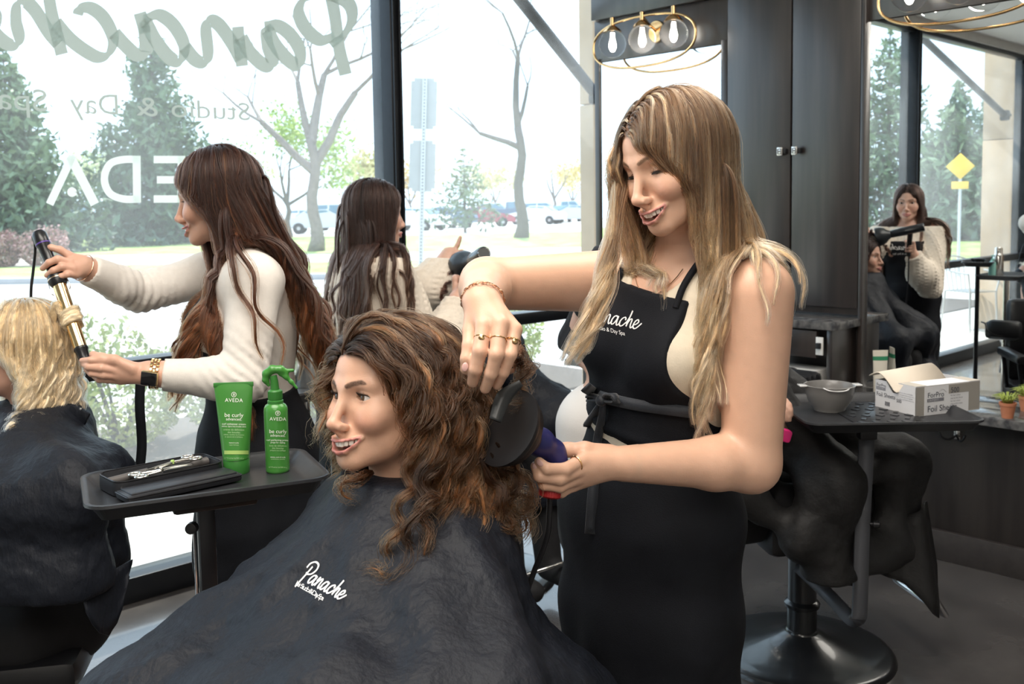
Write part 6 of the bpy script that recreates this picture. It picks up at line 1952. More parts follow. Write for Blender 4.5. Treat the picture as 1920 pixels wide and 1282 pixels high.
for A_, B_ in zip(rings, rings[1:]):
    for k in range(n): bm.faces.new((A_[k], A_[(k + 1) % n], B_[(k + 1) % n], B_[k]))
bm.faces.new(rings[0][::-1]); bm.faces.new(rings[-1]); bmesh.ops.recalc_face_normals(bm, faces=bm.faces)
sh = bm_obj('rear_shell', bm, M_leather, t, smooth=True, auto=50)
tube_obj('zipper', [v * (1, 1, 0) + Z3 * (zT + .0275) for v in rrect(cK, uK, vK, lx - .002, ly - .002, .021, 6)], .0016, M_blackmetal, sh, 6, closed=True)
cF = cK - vK * .078; RKm = Matrix((uK, vK, Z3)).transposed()
fl = box_obj('front_flap', cF + Z3 * (zT + .0095 - cF[2]), (.212, .062, .015), M_leather, t, R=RKm, bevel=.006)
box_obj('flap_pad', cF + Z3 * (zT + .0178 - cF[2]), (.196, .050, .004), M_leather, fl, R=RKm, bevel=.002)
tube_obj('zipper', [v * (1, 1, 0) + Z3 * (zT + .0135) for v in rrect(cF, uK, vK, .213, .063, .008, 4)], .0014, M_blackmetal, fl, 6, closed=True)
for k, (dx, w_) in enumerate(((-.058, .075), (.050, .090))):
    tube_obj('tool_sleeve', [cK * (1, 1, 0) + uK * (dx - w_ / 2) + vK * (.010 - .004 * k) + Z3 * (zT + .017), cK * (1, 1, 0) + uK * (dx + w_ / 2) + vK * (.018 - .004 * k) + Z3 * (zT + .019)], .0085, mat('grey_leather', (.075, .068, .066), .5, noise=.1), t, 12)
tube_obj('zip_pull', [cF * (1, 1, 0) - uK * .095 + vK * .03 + Z3 * (zT + .016), cF * (1, 1, 0) - uK * .085 + vK * .045 + Z3 * (zT + .022), cF * (1, 1, 0) - uK * .070 + vK * .040 + Z3 * (zT + .020)], .0022, M_chrome, t, 6)
M_steel = mat('brushed_steel', (.72, .70, .66), .22, metal=1.0)
def shears(c, ang, label, tint):
    t = thing('shears', label, 'scissors', c)
    d = uK * math.cos(ang) + vK * math.sin(ang); s_ = np.cross(Z3, d); up = Z3
    def Q(x, y, z=0): return np.asarray(c, float) + d * x + s_ * y + up * z
    for k, sg in enumerate((1, -1)):
        b = tube_obj('blade', [Q(.002, 0, .001 * sg), Q(.030, sg * .0035, .001 * sg), Q(.060, sg * .0015, .001 * sg)], [.0036, .0030, .0006], M_steel, t, 6)
        tube_obj('handle', [Q(0, 0, -.001 * sg), Q(-.018, -sg * .004, -.001 * sg), Q(-.034, -sg * .009, 0)], [.0036, .0030, .0026], M_steel, t, 8)
        tube_obj('finger_ring', [Q(-.044 + .0105 * math.cos(a), -sg * .0125 + .0085 * math.sin(a), .0005) for a in np.linspace(0, 2 * PI, 21)[:-1]], .0026, M_steel, t, 8, closed=True)
    lathe_obj('pivot_screw', [(.0005, .005), (.003, .0048), (.0038, .003), (.0038, -.002)], tint, t, Matrix.Translation(Vector(tuple(Q(0, 0, .001)))), 12)
shears(cK * (1, 1, 0) + uK * -.008 + vK * -.016 + Z3 * (zT + .026), .05, 'silver shears lying nearer the front flap of the open case', M_steel)
shears(cK * (1, 1, 0) + uK * .022 + vK * .004 + Z3 * (zT + .031), PI + .25, 'silver shears with a lime tag lying behind the other pair', M_lime)

# --- curling iron held by the brunette
t = thing('curling_iron', 'curling iron with a gold barrel and black handle in the brunette stylist\'s hands', 'curling iron', tuple(iB))
iT = P(72, 436, 2.33); iM = P(110, 530, 2.305)
dI = (iM - iT) / np.linalg.norm(iM - iT)
L1 = float(np.linalg.norm(iM - iT)); L2 = float(np.linalg.norm(iB - iM))
lathe_obj('handle', [(.001, -.004), (.012, -.002), (.0165, .006), (.0165, .034), (.0135, .040), (.0135, .075), (.0150, L1 - .030), (.0200, L1 - .022), (.0205, L1), (.016, L1 + .008)], mat('matt_black', (.010, .010, .012), .32, coat=.2), t, axis_frame(iT, iM), 28)
lathe_obj('purple_ring', [(.0168, .030), (.0172, .0305), (.0172, .033), (.0168, .0335)], mat('purple', (.10, .05, .28), .3), t, axis_frame(iT, iM), 28)
lathe_obj('gold_ring', [(.0208, L1 - .012), (.0212, L1 - .0115), (.0212, L1 - .0095), (.0208, L1 - .009)], M_gold, t, axis_frame(iT, iM), 28)
FB = axis_frame(iM, iB)
M_gbar = mat('gold_barrel', (.86, .62, .32), .12, metal=1.0)
lathe_obj('barrel', [(.0150, .004), (.0150, L2 - .026)], M_gbar, t, FB, 32)
lathe_obj('tip', [(.0152, L2 - .028), (.0160, L2 - .026), (.0160, L2 - .022), (.0135, L2 - .018), (.0125, L2 + .004), (.010, L2 + .006), (.001, L2 + .0065)], mat('matt_black', (.01, .01, .012), .3), t, FB, 28)
bm = bmesh.new()
bm_tube(bm, [FB @ Vector((.0215 * math.cos(a), .0215 * math.sin(a), -.008)) for a in np.linspace(.2, PI - .2, 10)], .0010, 6)
for sg in (1, -1): bm_tube(bm, [FB @ Vector((.0215 * sg * .98, .004, -.008)), FB @ Vector((.0235 * sg, .002, .018)), FB @ Vector((.019 * sg, 0, .026))], .0011, 6)
bm_obj('spring_bracket', bm, M_chrome, t, smooth=True)
tube_obj('cord', catmull([iT + dI * .012 - _R * .014, P(66, 470, 2.35), P(62, 510, 2.36), P(58, 552, 2.37), P(60, 640, 2.45), P(70, 760, 2.5), P(90, 900, 2.5)], 30), .0034, M_black, t, 8)
tube_obj('strain_relief', [iT + dI * .010 - _R * .014, iT + dI * .032 - _R * .016], [.0062, .0048], M_black, t, 10)

# --- the blonde stylist's navy hair dryer
t = thing('hair_dryer', 'navy and black hair dryer with red end cap held by the blonde stylist', 'hair dryer', tuple(P(1030, 925, 1.57)))
M_navy = mat('navy_soft', (.020, .022, .115), .38, noise=.06, bump=.04, bscale=900)
sdv = SDF(); sdv.chain(PP((982, 816, 1.545), (1012, 829, 1.568), (1036, 848, 1.588), (1046, 866, 1.586)), [.0225, .0215, .0195, .0165], .012)
V, F = sdf_mesh(sdv, .0024); new_obj('barrel', mesh_np('barrel', V, F, True), t, M_navy)
tube_obj('handle', PP((1042, 862, 1.586), (1038, 890, 1.584), (1033, 922, 1.582)), [.0140, .0135, .0135], M_navy, t, 18)
hc0, hc1 = P(1034, 908, 1.582), P(1031, 934, 1.581)
FH = axis_frame(hc0, hc1)
lathe_obj('end_cap', [(.0150, .0), (.0185, .002), (.0185, .018), (.0150, .021), (.0075, .022)], mat('red_rubber', (.38, .020, .022), .45), t, FH, 40)
bm = bmesh.new()
for k in range(30):
    a = 2 * PI * k / 30; bm_box(bm, FH @ Vector((.0186 * math.cos(a), .0186 * math.sin(a), .010)), (.0020, .0014, .016), FH.to_3x3() @ Matrix.Rotation(a, 3, 'Z'), .0004)
o_ = bm_obj('cap_ribs', bm, mat('red_rubber', (.38, .02, .022), .45), t); o_['kind'] = 'stuff'
tube_obj('cord', catmull(PP((1031, 934, 1.58), (1030, 960, 1.585), (1027, 1000, 1.59), (1014, 1040, 1.60), (1000, 1075, 1.61), (985, 1130, 1.62), (980, 1250, 1.66)), 30), .0046, M_black, t, 8)
sdv = SDF(); na, nb, nc = P(992, 824, 1.545), P(960, 806, 1.52), P(930, 790, 1.500)
dN = (nc - na) / np.linalg.norm(nc - na)
FN = axis_frame(na + dN * .004, nc)
lathe_obj('motor_housing', [(.021, -.010), (.0235, -.004), (.032, .004), (.044, .014), (.0540, .024), (.0570, .036)], mat('dryer_black', (.012, .012, .014), .45, bump=.05, bscale=700), t, FN, 40)
lathe_obj('diffuser_ring', [(.0570, .036), (.0600, .037), (.0630, .043), (.0630, .048), (.0560, .050), (.030, .050), (.001, .050)], M_black, t, FN, 40)
bl_a, bl_b = P(976, 718, 1.49), P(928, 788, 1.455)
band('comb_blade', [bl_a, (bl_a + bl_b) / 2 - _R * .006 + _U * .006, bl_b], [.010, .024, .018], mat('dryer_blade', (.028, .030, .031), .35), t, -_F, th=.003)

# --- the sweater stylist's dryer with a diffuser bowl
dB0, dB1, dG = inmir(1740, 425, 6.10), inmir(1690, 437, 6.16), inmir(1712, 462, 6.20)
dC = inmir(1657, 443, 6.20)
t = thing('hair_dryer', 'black hair dryer with a round diffuser bowl in the sweater stylist\'s hand', 'hair dryer', tuple(dG))
ax_ = (dC - dB0) / np.linalg.norm(dC - dB0); Ld = float(np.linalg.norm(dC - dB0))
FD = axis_frame(dB0, dC)
M_dry = mat('dryer_gloss', (.014, .016, .019), .25, coat=.4)
lathe_obj('barrel', [(.016, .004), (.024, 0), (.0265, .006), (.0265, Ld * .45), (.024, Ld * .66), (.022, Ld * .80)], M_dry, t, FD, 32)
lathe_obj('intake_grille', [(.001, .003), (.019, .003), (.022, -.002), (.0245, .001)], M_chrome, t, FD, 28)
lathe_obj('diffuser', [(.022, Ld * .74), (.030, Ld * .80), (.048, Ld * .87), (.058, Ld * .96), (.060, Ld * 1.06), (.056, Ld * 1.08), (.001, Ld * 1.07)], mat('diffuser_black', (.018, .021, .025), .35), t, FD, 36)
tube_obj('handle', [dB0 + ax_ * Ld * .30, dG + (0, 0, .0), dG - (0, 0, .06)], [.017, .0155, .014], M_dry, t, 16)
tube_obj('cord', catmull([dG - (0, 0, .06), dG - (.01, 0, .25), dG + (-.02, .02, -.55), dG + (.06, .05, -.95)], 24), .004, M_black, t, 8)

# --- right-hand chair with a draped client and a swing-out tray
cB = G(1503, 1222, 0.0)
M_vinyl = mat('black_vinyl', (.010, .010, .012), .35, noise=.1, bump=.06, bscale=300)
M_base = mat('base_enamel', (.012, .013, .015), .28, coat=.4)
def salon_chair(c, heading, label, grp, back=True):
    t = thing('salon_chair', label, 'chair', tuple(c), grp)
    h = math.radians(heading); f = np.array((math.cos(h), math.sin(h), 0)); r = np.cross(f, Z3); R_ = Matrix((r, f, Z3)).transposed()
    T_ = Matrix.Translation(Vector(tuple(c)))
    lathe_obj('base_plate', [(.001, .075), (.060, .074), (.085, .058), (.150, .036), (.240, .022), (.278, .020), (.290, .016), (.297, .008), (.300, 0)], M_base, t, T_, 64)
    lathe_obj('pump_column', [(.055, .070), (.052, .080), (.048, .083), (.048, .155), (.056, .160), (.058, .172), (.050, .180), (.046, .182), (.046, .345)], M_base, t, T_, 32)
    box_obj('pump_head', c + (0, 0, .385), (.085, .110, .085), M_base, t, R=R_, bevel=.012)
    lv = tube_obj('foot_lever', [c + (0, 0, .365) + r * .05, c + (0, 0, .362) + r * .09 + f * .02, c + (0, 0, .345) + r * .13 + f * .14, c + (0, 0, .322) + r * .15 + f * .26], [.009, .008, .0075, .0075], M_chrome, t, 10)
    box_obj('lever_pad', c + (0, 0, .318) + r * .152 + f * .28, (.03, .06, .016), M_black, lv, R=R_, bevel=.005)
    box_obj('seat', c + (0, 0, .475 if back else .44) + f * .03, (.52, .50, .11) if back else (.40, .42, .09), M_vinyl, t, R=R_, bevel=.03)
    if back: box_obj('backrest', c + (0, 0, .74) - f * .235, (.48, .09, .44), M_vinyl, t, R=R_, bevel=.03)
    for s_ in (-1, 1) if back else ():
        a_ = box_obj('armrest', c + (0, 0, .695) + r * s_ * .285 + f * .03, (.06, .34, .045), M_vinyl, t, R=R_, bevel=.015)
        for d in (-.12, .14): tube_obj('armrest_post', [c + (0, 0, .50) + r * s_ * .262 + f * d, c + (0, 0, .675) + r * s_ * .285 + f * d], .011, M_blackmetal, a_, 8)
    ft = tube_obj('footrest', [c + (0, 0, .43) + f * .25 - r * .15, c + (0, 0, .16) + f * .42 - r * .15, c + (0, 0, .16) + f * .42 + r * .15, c + (0, 0, .43) + f * .25 + r * .15], .011, M_chrome, t, 8)
    return t
ch = salon_chair(cB, 8, 'black hydraulic salon chair under the caped client at the right', 'hydraulic salon chairs')
# swing arm: a flat bar from the column down, round a bend and up to the tray
qR_ = [G(1483, 797, .925), G(1812, 785, .925), G(1755, 735, .925), G(1475, 735, .925)]
cR_ = sum(qR_) / 4; uxR = (qR_[1] - qR_[0]) + (qR_[2] - qR_[3])
st = thing('swing_tray', 'black salon tray on a bent bar arm holding the foil box and bowl', 'tray', (cR_[0], cR_[1], 0))
trr, uxR, uyR = tray_mesh('tray', cR_, uxR, .475, .415, M_tray, st)
zR = .925 - .022
RR_ = Matrix((uxR, uyR, Z3)).transposed()
dT_ = (qR_[0] + qR_[1]) / 2
aP = [P(1496, 1060, 3.16), P(1556, 1118, 3.06), P(1594, 1158, 2.95), P(1606, 1160, 2.92), P(1612, 1140, 2.90), P(1616, 1000, 2.84), P(1625, 822, 2.80)]
band('swing_arm', catmull(aP, 40), .042, mat('arm_metal', (.12, .125, .14), .40, metal=.3), st, view, th=.006, n=40)
box_obj('mount_plate', aP[-1] * (1, 1, 0) + Z3 * .872, (.19, .12, .026), M_black, st, R=RR_, bevel=.008)
box_obj('post_socket', aP[-1] * (1, 1, 0) + Z3 * .850, (.05, .04, .05), M_black, st, R=RR_, bevel=.006)
lathe_obj('clamp_knob', [(.001, .024), (.011, .022), (.012, .006), (.006, .004), (.006, -.004)], M_blackmetal, st, Matrix(frame(P(1634, 982, 2.83), x=Z3, z=_R - .4 * _F)), 14)
# raised grip strips moulded into the tray and a rubber mat
mt = box_obj('rubber_mat', cR_ + uxR * .015 + Z3 * (zR + .0015 - cR_[2]), (.20, .30, .003), mat('mat_rubber', (.018, .019, .022), .30), st, R=RR_, bevel=.001)
bm = bmesh.new()
for i in range(9):
    for j in range(7):
        if (i + j) % 2 == 0: bm_box(bm, cR_ + uxR * (.015 - .08 + .02 * i) + uyR * (-.12 + .04 * j) + Z3 * (zR + .0036 - cR_[2]), (.012, .022, .0022), RR_ @ Matrix.Rotation(.5 * (-1) ** j, 3, 'Z'))
o_ = bm_obj('mat_studs', bm, mat('mat_rubber', (.018, .019, .022), .3), mt); o_['kind'] = 'stuff'

# tint bowl
bw = G(1555, 769, zR); t = thing('tint_bowl', 'translucent grey tint bowl with a clear lip on the right tray', 'bowl', bw)
M_bowl = mat('smoky_plastic', (.17, .165, .16), .32, noise=.05, coat=.15)
lathe_obj('bowl', [(.001, .006), (.036, .006), (.040, 0), (.043, .001), (.046, .010), (.060, .030), (.068, .058), (.0705, .072), (.0720, .0745), (.0690, .0755), (.0670, .0735), (.0650, .058), (.056, .032), (.040, .012), (.001, .010)], M_bowl, t, Matrix.Translation(Vector(tuple(bw))), 48, capb=True)
M_lip = mat('clear_plastic', (.62, .62, .62), .15, coat=.5)
for sg in (-1, 1):
    c_ = bw + _R * sg * .078 * (1, 1, 0) + Z3 * .0735
    box_obj('side_tab', c_, (.022, .034, .0045), M_lip, t, R=RR_, bevel=.002)
F_b = -_F * (1, 1, 0); F_b /= np.linalg.norm(F_b)
band('pour_lip', [bw + F_b * .0665 - _R * .036 + Z3 * .0745 + F_b * -.008, bw + F_b * .0705 - _R * .024 + Z3 * .070, bw + F_b * .072 + Z3 * .0675, bw + F_b * .0705 + _R * .024 + Z3 * .070, bw + F_b * .0665 + _R * .036 + Z3 * .0745 + F_b * -.008], .005, M_lip, t, Z3, th=.0014)

# carton of foil sheets
f0, f1, f2 = G(1640.6, 762.7, zR), G(1716.6, 782, zR), G(1784.6, 755.6, zR)
uA = f1 - f0; LA_ = np.linalg.norm(uA); uA /= LA_; uB = f2 - f1; uB -= uA * (uB @ uA); LB_ = np.linalg.norm(uB); uB /= LB_
Hf = .082; t = thing('foil_box', 'open white and grey carton of foil sheets on the right tray', 'box', tuple(f0 + uA * LA_ / 2 + uB * LB_ / 2))
M_card = mat('white_card', (.74, .74, .76), .6); M_cardg = mat('grey_card', (.33, .31, .28), .6); M_kraft = mat('card_inside', (.56, .43, .30), .75)
RF = Matrix((uA, uB, Z3)).transposed(); th_ = .0022
FQ = lambda a, b, z: f0 + uA * a + uB * b + Z3 * z
def panel(name, a0, a1, b0, b1, z0, z1, m, par):
    return box_obj(name, FQ((a0 + a1) / 2, (b0 + b1) / 2, (z0 + z1) / 2), (a1 - a0, b1 - b0, z1 - z0), m, par, R=RF, bevel=0)
panel('carton_bottom', 0, LA_, 0, LB_, 0, th_, M_card, t)
# the near end with the thumb cut-out, as a polygon
cut = [(0, 0), (LA_, 0), (LA_, Hf), (LA_ * .70, Hf), (LA_ * .62, Hf * .80), (LA_ * .55, Hf * .66), (LA_ * .44, Hf * .64), (LA_ * .36, Hf * .80), (LA_ * .28, Hf), (0, Hf)]
bm = bmesh.new(); vs = [bm.verts.new(Vector(tuple(FQ(a, 0, z)))) for a, z in cut]; bm.faces.new(vs)
g_ = bmesh.ops.extrude_face_region(bm, geom=bm.faces[:]); bmesh.ops.translate(bm, vec=Vector(tuple(uB * th_)), verts=[v for v in g_['geom'] if isinstance(v, bmesh.types.BMVert)]); bmesh.ops.recalc_face_normals(bm, faces=bm.faces)
e1 = bm_obj('carton_end', bm, M_card, t)
sd_ = panel('carton_side', LA_ - th_, LA_, 0, LB_, 0, Hf, M_cardg, t)
panel('side_label', LA_, LA_ + .0006, LB_ * .13, LB_ * .82, 0.001, Hf - .001, M_card, sd_)
panel('side_swatch', LA_ + .0006, LA_ + .0011, LB_ * .50, LB_ * .82, Hf * .68, Hf - .001, M_cardg, sd_)
panel('carton_side', 0, th_, 0, LB_, 0, Hf, M_card, t); panel('carton_end', 0, LA_, LB_ - th_, LB_, 0, Hf, M_card, t)
panel('carton_top', LA_ * .58, LA_, 0, LB_, Hf, Hf + th_, M_card, t)
panel('top_band', LA_ * .58, LA_ + .0004, 0, LB_ * .16, Hf + th_, Hf + th_ + .0005, mat('tan_card', (.50, .46, .40), .6), t)
panel('top_band', LA_ * .58, LA_ + .0004, LB_ * .84, LB_, Hf + th_, Hf + th_ + .0005, mat('tan_card', (.5, .46, .4), .6), t)
panel('carton_lining', th_, LA_ - th_, th_, LB_ - th_, th_, .012, M_kraft, t)
panel('foil_stack', th_ * 2, LA_ * .6, th_ * 2, LB_ - th_ * 2, .012, Hf * .55, mat('foil', (.70, .70, .70), .25, metal=.9), t)
# the lifted curved flap
V = []
ts = np.linspace(0, 1, 12)
for f in ts:
    a = LA_ * (-.10 + .70 * f); z = Hf * (1.0 + .30 * math.sin(PI * min(1, f * .95 + .12)) - .42 * max(0, f - .35))
    V += [FQ(a, -.010, z), FQ(a, LB_ * .80, z + .012)]
V = np.array(V); i_ = np.arange(11) * 2
o_ = new_obj('lifted_flap', mesh_np('flap', V, np.stack([i_, i_ + 2, i_ + 3, i_ + 1], 1), True), t, mat('flap_card', (.66, .58, .48), .6)); o_.modifiers.new('thick', 'SOLIDIFY').thickness = .0022
M_dark = mat('dark_print', (.055, .06, .085), .6); M_midp = mat('grey_print', (.20, .20, .23), .6)
E1 = lambda o, s, L_=.0011: (lambda xy: np.array([f0 - uB * L_ + uA * (o[0] + x * s) + Z3 * (o[1] + y * s) for x, y in xy]))
E2 = lambda o, s, L_=.0018: (lambda xy: np.array([f1 + uA * L_ + uB * (o[0] + x * s) + Z3 * (o[1] + y * s) for x, y in xy]))
for pl_, q in ((E1, ((.006, .064), .013, (.005, .0545, .036, .008), (.006, .036), .0170, (.084, .030), .013, (.040, .012, .020, .012))),
               (E2, ((LB_ * .17, .050), .021, (LB_ * .17, .038, .060, .009), (LB_ * .17, .010), .0250, (LB_ * .53, .058), .021, None))):
    par = e1 if pl_ is E1 else sd_
    text_obj('box_lettering', 'ForPro', pl_(q[0], q[1]), M_dark, par, align='LEFT')
    x0, z0, w_, h_ = q[2]
    if pl_ is E1: panel('print_bar', x0, x0 + w_, -.0009, -.0003, z0, z0 + h_, M_midp, par)
    else: panel('print_bar', LA_ + .0007, LA_ + .0013, x0, x0 + w_, z0, z0 + h_, M_midp, par)
    text_obj('box_lettering', 'EXPERT', pl_((x0 + .004, z0 + .0018), h_ * .85, .0016), M_card, par, align='LEFT', spacing=1.5)
    text_obj('box_lettering', 'Foil Sheets', pl_(q[3], q[4]), M_dark, par, align='LEFT'); text_obj('box_lettering', '500', pl_(q[5], q[6]), M_dark, par, align='LEFT')
    if q[7]:
        for k in range(9): panel('bar_code', q[7][0] + .0022 * k, q[7][0] + .0022 * k + (.0007 if k % 3 else .0014), -.0008, -.0003, q[7][1], q[7][1] + q[7][3], M_dark, par)
for k in range(4): text_obj('box_lettering', 'pop-up foil sheets ready to use' if k % 2 else 'for hair colour and highlights', E1((LA_ * .62, .058 - .006 * k), .0042), M_midp, e1, align='LEFT')
for k in range(4): text_obj('box_lettering', 'pop-up foil sheets' if k % 2 else 'for hair colour', E2((LB_ * .53, .048 - .008 * k), .0062), M_midp, sd_, align='LEFT')
lettering('box_arc', [[(-.2, .9), (.8, 1.25), (1.6, .7)]], E2((LB_ * .17 + .045, .052), .014), M_midp, sd_, w=.06, thin=.6)

# --- things on the low ledge and under the cabinet
zL = .656
t = thing('cream_tube', 'tall cream tube with a green band standing by the right mirror', 'tube', tuple(CP(1.70, .10, zL)))
q0 = G(1620, 745, zL); q0 = np.array((q0[0], q0[1], zL)); q0 = CP(1.585 + .115, .085, zL)
bm = bmesh.new(); rings = []
for z in np.linspace(0, .185, 8):
    f = z / .185; a, b = .028 + .006 * f, .024 * (1 - f) + .002
    rings.append([bm.verts.new(Vector(tuple(q0 + _R * a * math.cos(k) * (1, 1, 0) + F_b * b * math.sin(k) + Z3 * z))) for k in np.linspace(0, 2 * PI, 25)[:-1]])
for A_, B_ in zip(rings, rings[1:]):
    for k in range(24): bm.faces.new((A_[k], A_[(k + 1) % 24], B_[(k + 1) % 24], B_[k]))
bm.faces.new(rings[-1]); bm.faces.new(rings[0][::-1])
tb2 = bm_obj('tube_body', bm, mat('cream_plastic', (.68, .63, .54), .5), t, smooth=True, auto=60)
bm = bmesh.new(); rings = []
for z in (.140, .158):
    f = z / .185; a, b = .0286 + .006 * f, .024 * (1 - f) + .0027
    rings.append([bm.verts.new(Vector(tuple(q0 + _R * a * math.cos(k) * (1, 1, 0) + F_b * b * math.sin(k) + Z3 * z))) for k in np.linspace(0, 2 * PI, 25)[:-1]])
for k in range(24): bm.faces.new((rings[0][k], rings[0][(k + 1) % 24], rings[1][(k + 1) % 24], rings[1][k]))
bm_obj('green_band', bm, mat('band_green', (.03, .22, .11), .5), tb2, smooth=True)
t = tag(box_obj('white_box', CP(1.335, .20, zL + .045), (.30, .16, .09), mat('white_plastic', (.75, .74, .71), .4), R=RC, bevel=.006), 'white box lying under the small granite counter', 'box')
tg = thing('black_cushion', 'folded black vinyl cushion on the ledge behind the grey bowl', 'cushion', tuple(CP(1.30, .30, zL)))
for k in range(3): box_obj('cushion_roll', P(1482 + 9 * k, 722 - 3 * k, 3.6) , (.16, .05, .09), M_vinyl, tg, R=RC, bevel=.02)
tube_obj('cord', catmull(PP((1470, 690, 3.7), (1492, 692, 3.7), (1502, 708, 3.7), (1500, 725, 3.65), (1512, 735, 3.6)), 20), .004, M_black, tg, 6)
M_terra = mat('terracotta', (.50, .19, .10), .8, noise=.08)
for px, py, lb in ((1889, 783, 'small terracotta pot of spiky grass on the granite ledge'), (1924, 770, 'second terracotta pot of spiky grass at the right edge')):
    c = G(px, py, zL)
    t = thing('potted_plant', lb, 'plant', tuple(c), 'small potted air plants')
    lathe_obj('pot', [(.001, 0), (.0205, 0), (.0285, .048), (.0310, .049), (.0315, .060), (.0270, .060), (.0260, .050), (.001, .048)], M_terra, t, Matrix.Translation(Vector(tuple(c))), 32)
    bm = bmesh.new(); R_ = random.Random(px)
    for k in range(70):
        a = R_.uniform(0, 2 * PI); l = R_.uniform(.025, .055); ln = R_.uniform(.3, 1.1)
        p0 = c + (.016 * math.cos(a) * R_.random(), .016 * math.sin(a) * R_.random(), .055)
        p1 = p0 + np.array((math.cos(a) * l * .45 * ln, math.sin(a) * l * .45 * ln, l * .75)); p2 = p1 + np.array((math.cos(a) * l * .7 * ln, math.sin(a) * l * .7 * ln, -l * .35 * ln + .006))
        bm_tube(bm, [p0, p1, p2], [.0022, .0018, .0004], 4)
    o_ = bm_obj('leaves', bm, mat('succulent', (.38, .46, .10), .5, noise=.2), t, smooth=True); o_['kind'] = 'stuff'
hk = on_cab(1795, 810, .165); t = thing('coat_hook', 'double metal hook on the dark panel below the ledge', 'hook', tuple(hk))
box_obj('hook_plate', hk, (.026, .008, .060), M_steel, t, R=RC, bevel=.003)
for sg in (-1, 1): tube_obj('prong', catmull([hk - U * .006 - Z3 * .012, hk - U * .030 + A * sg * .020 - Z3 * .028, hk - U * .048 + A * sg * .040 - Z3 * .020, hk - U * .050 + A * sg * .052 + Z3 * .002], 12), .0045, M_blackmetal, t, 8)
bm = bmesh.new(); [bm_lathe(bm, [(.0035, 0), (.003, .002), (.0005, .0022)], Matrix(frame(hk - U * .004 + Z3 * dz, x=A, z=-U)), 8) for dz in (-.02, .02)]
bm_obj('screws', bm, M_black, t)

# small tray by the sweater stylist
c_ = P(622, 640, 3.05); t = thing('tray_stand', 'small black tray beside the sweater stylist with a black bowl', 'tray', (c_[0], c_[1], 0))
tray_mesh('tray', c_, _R * math.cos(.4) + np.array((0, 1, 0)) * math.sin(.4), .26, .20, M_tray, t)
tube_obj('post', [c_ * (1, 1, 0), c_ - (0, 0, .03)], .014, M_blackmetal, t, 10)
lathe_obj('base', [(.001, .03), (.05, .025), (.16, .008), (.165, 0)], M_base, t, Matrix.Translation(Vector(tuple(c_ * (1, 1, 0)))), 32)
for px, py in ((610, 636), (640, 632)):
    q = P(px, py, 3.05); q[2] = c_[2] - .02
    tag(lathe_obj('tint_bowl', [(.001, 0), (.022, 0), (.034, .030), (.038, .034), (.034, .033), (.022, .006), (.001, .005)], M_tray, None, Matrix.Translation(Vector(tuple(q))), 24), 'small black dish on the tray behind the client, %s' % ('nearer the window post' if px > 620 else 'nearer the brunette'), 'bowl')

# --- seen in the mirror: a second tray stand, thermos, bottle and a bistro chair outside
c_ = inmir(1893, 512, 6.6); t = thing('tray_stand', 'tray on a steel post seen only in the right mirror', 'tray', (c_[0], c_[1], 0))
tray_mesh('tray', c_, U, .40, .28, mat('grey_tray', (.10, .105, .11), .4), t)
tube_obj('post', [c_ * (1, 1, 0) + (0, 0, .03), c_ - (0, 0, .04)], .017, M_steel, t, 12)
lathe_obj('base', [(.001, .04), (.05, .035), (.17, .012), (.18, 0)], M_steel, t, Matrix.Translation(Vector(tuple(c_ * (1, 1, 0)))), 32)
q = inmir(1878, 500, 6.6); q[2] = c_[2] - .022
tag(lathe_obj('thermos', [(.001, 0), (.030, 0), (.032, .004), (.032, .14), (.026, .155), (.024, .158), (.024, .19), (.020, .198), (.001, .199)], M_steel, None, Matrix.Translation(Vector(tuple(q))), 28), 'steel flask on the tray seen in the right mirror', 'bottle')
q = inmir(1867, 502, 6.6); q[2] = c_[2] - .022
t = thing('pump_bottle', 'mint green pump bottle beside the flask in the right mirror', 'bottle', tuple(q))
lathe_obj('bottle_body', [(.001, 0), (.022, 0), (.024, .004), (.024, .095), (.012, .108), (.010, .112)], mat('mint', (.30, .62, .55), .35), t, Matrix.Translation(Vector(tuple(q))), 24)
lathe_obj('pump', [(.010, .112), (.010, .122), (.004, .124), (.004, .140), (.009, .141), (.009, .147), (.001, .148)], mat('mint', (.3, .62, .55), .35), t, Matrix.Translation(Vector(tuple(q))), 16)
for d in np.arange(7.5, 12, .1):
    b_ = inmir(1822, 605, d)
    if tz(b_)[1] > .75: break
b_ = b_ * (1, 1, 0); t = thing('bistro_chair', 'silver metal bistro chair on the pavement seen in the right mirror', 'chair', tuple(b_))
ang = .4; fc_ = -NO * math.cos(ang) + U * math.sin(ang); rc_ = np.cross(fc_, Z3)
M_alu = mat('aluminium', (.62, .63, .63), .3, metal=.9)
for sx in (-1, 1):
    tube_obj('leg', [b_ + rc_ * sx * .20 + fc_ * .20, b_ + rc_ * sx * .19 + fc_ * .18 + Z3 * .45], .012, M_alu, t, 8)
    tube_obj('leg', [b_ + rc_ * sx * .21 - fc_ * .22, b_ + rc_ * sx * .19 - fc_ * .18 + Z3 * .45], .012, M_alu, t, 8)
bm = bmesh.new()
for k in range(7): bm_box(bm, b_ + fc_ * (-.17 + .057 * k) + Z3 * .455, (.40, .045, .012), Matrix((rc_, fc_, Z3)).transposed(), .003)
o_ = bm_obj('seat_slats', bm, M_alu, t); o_['kind'] = 'stuff'
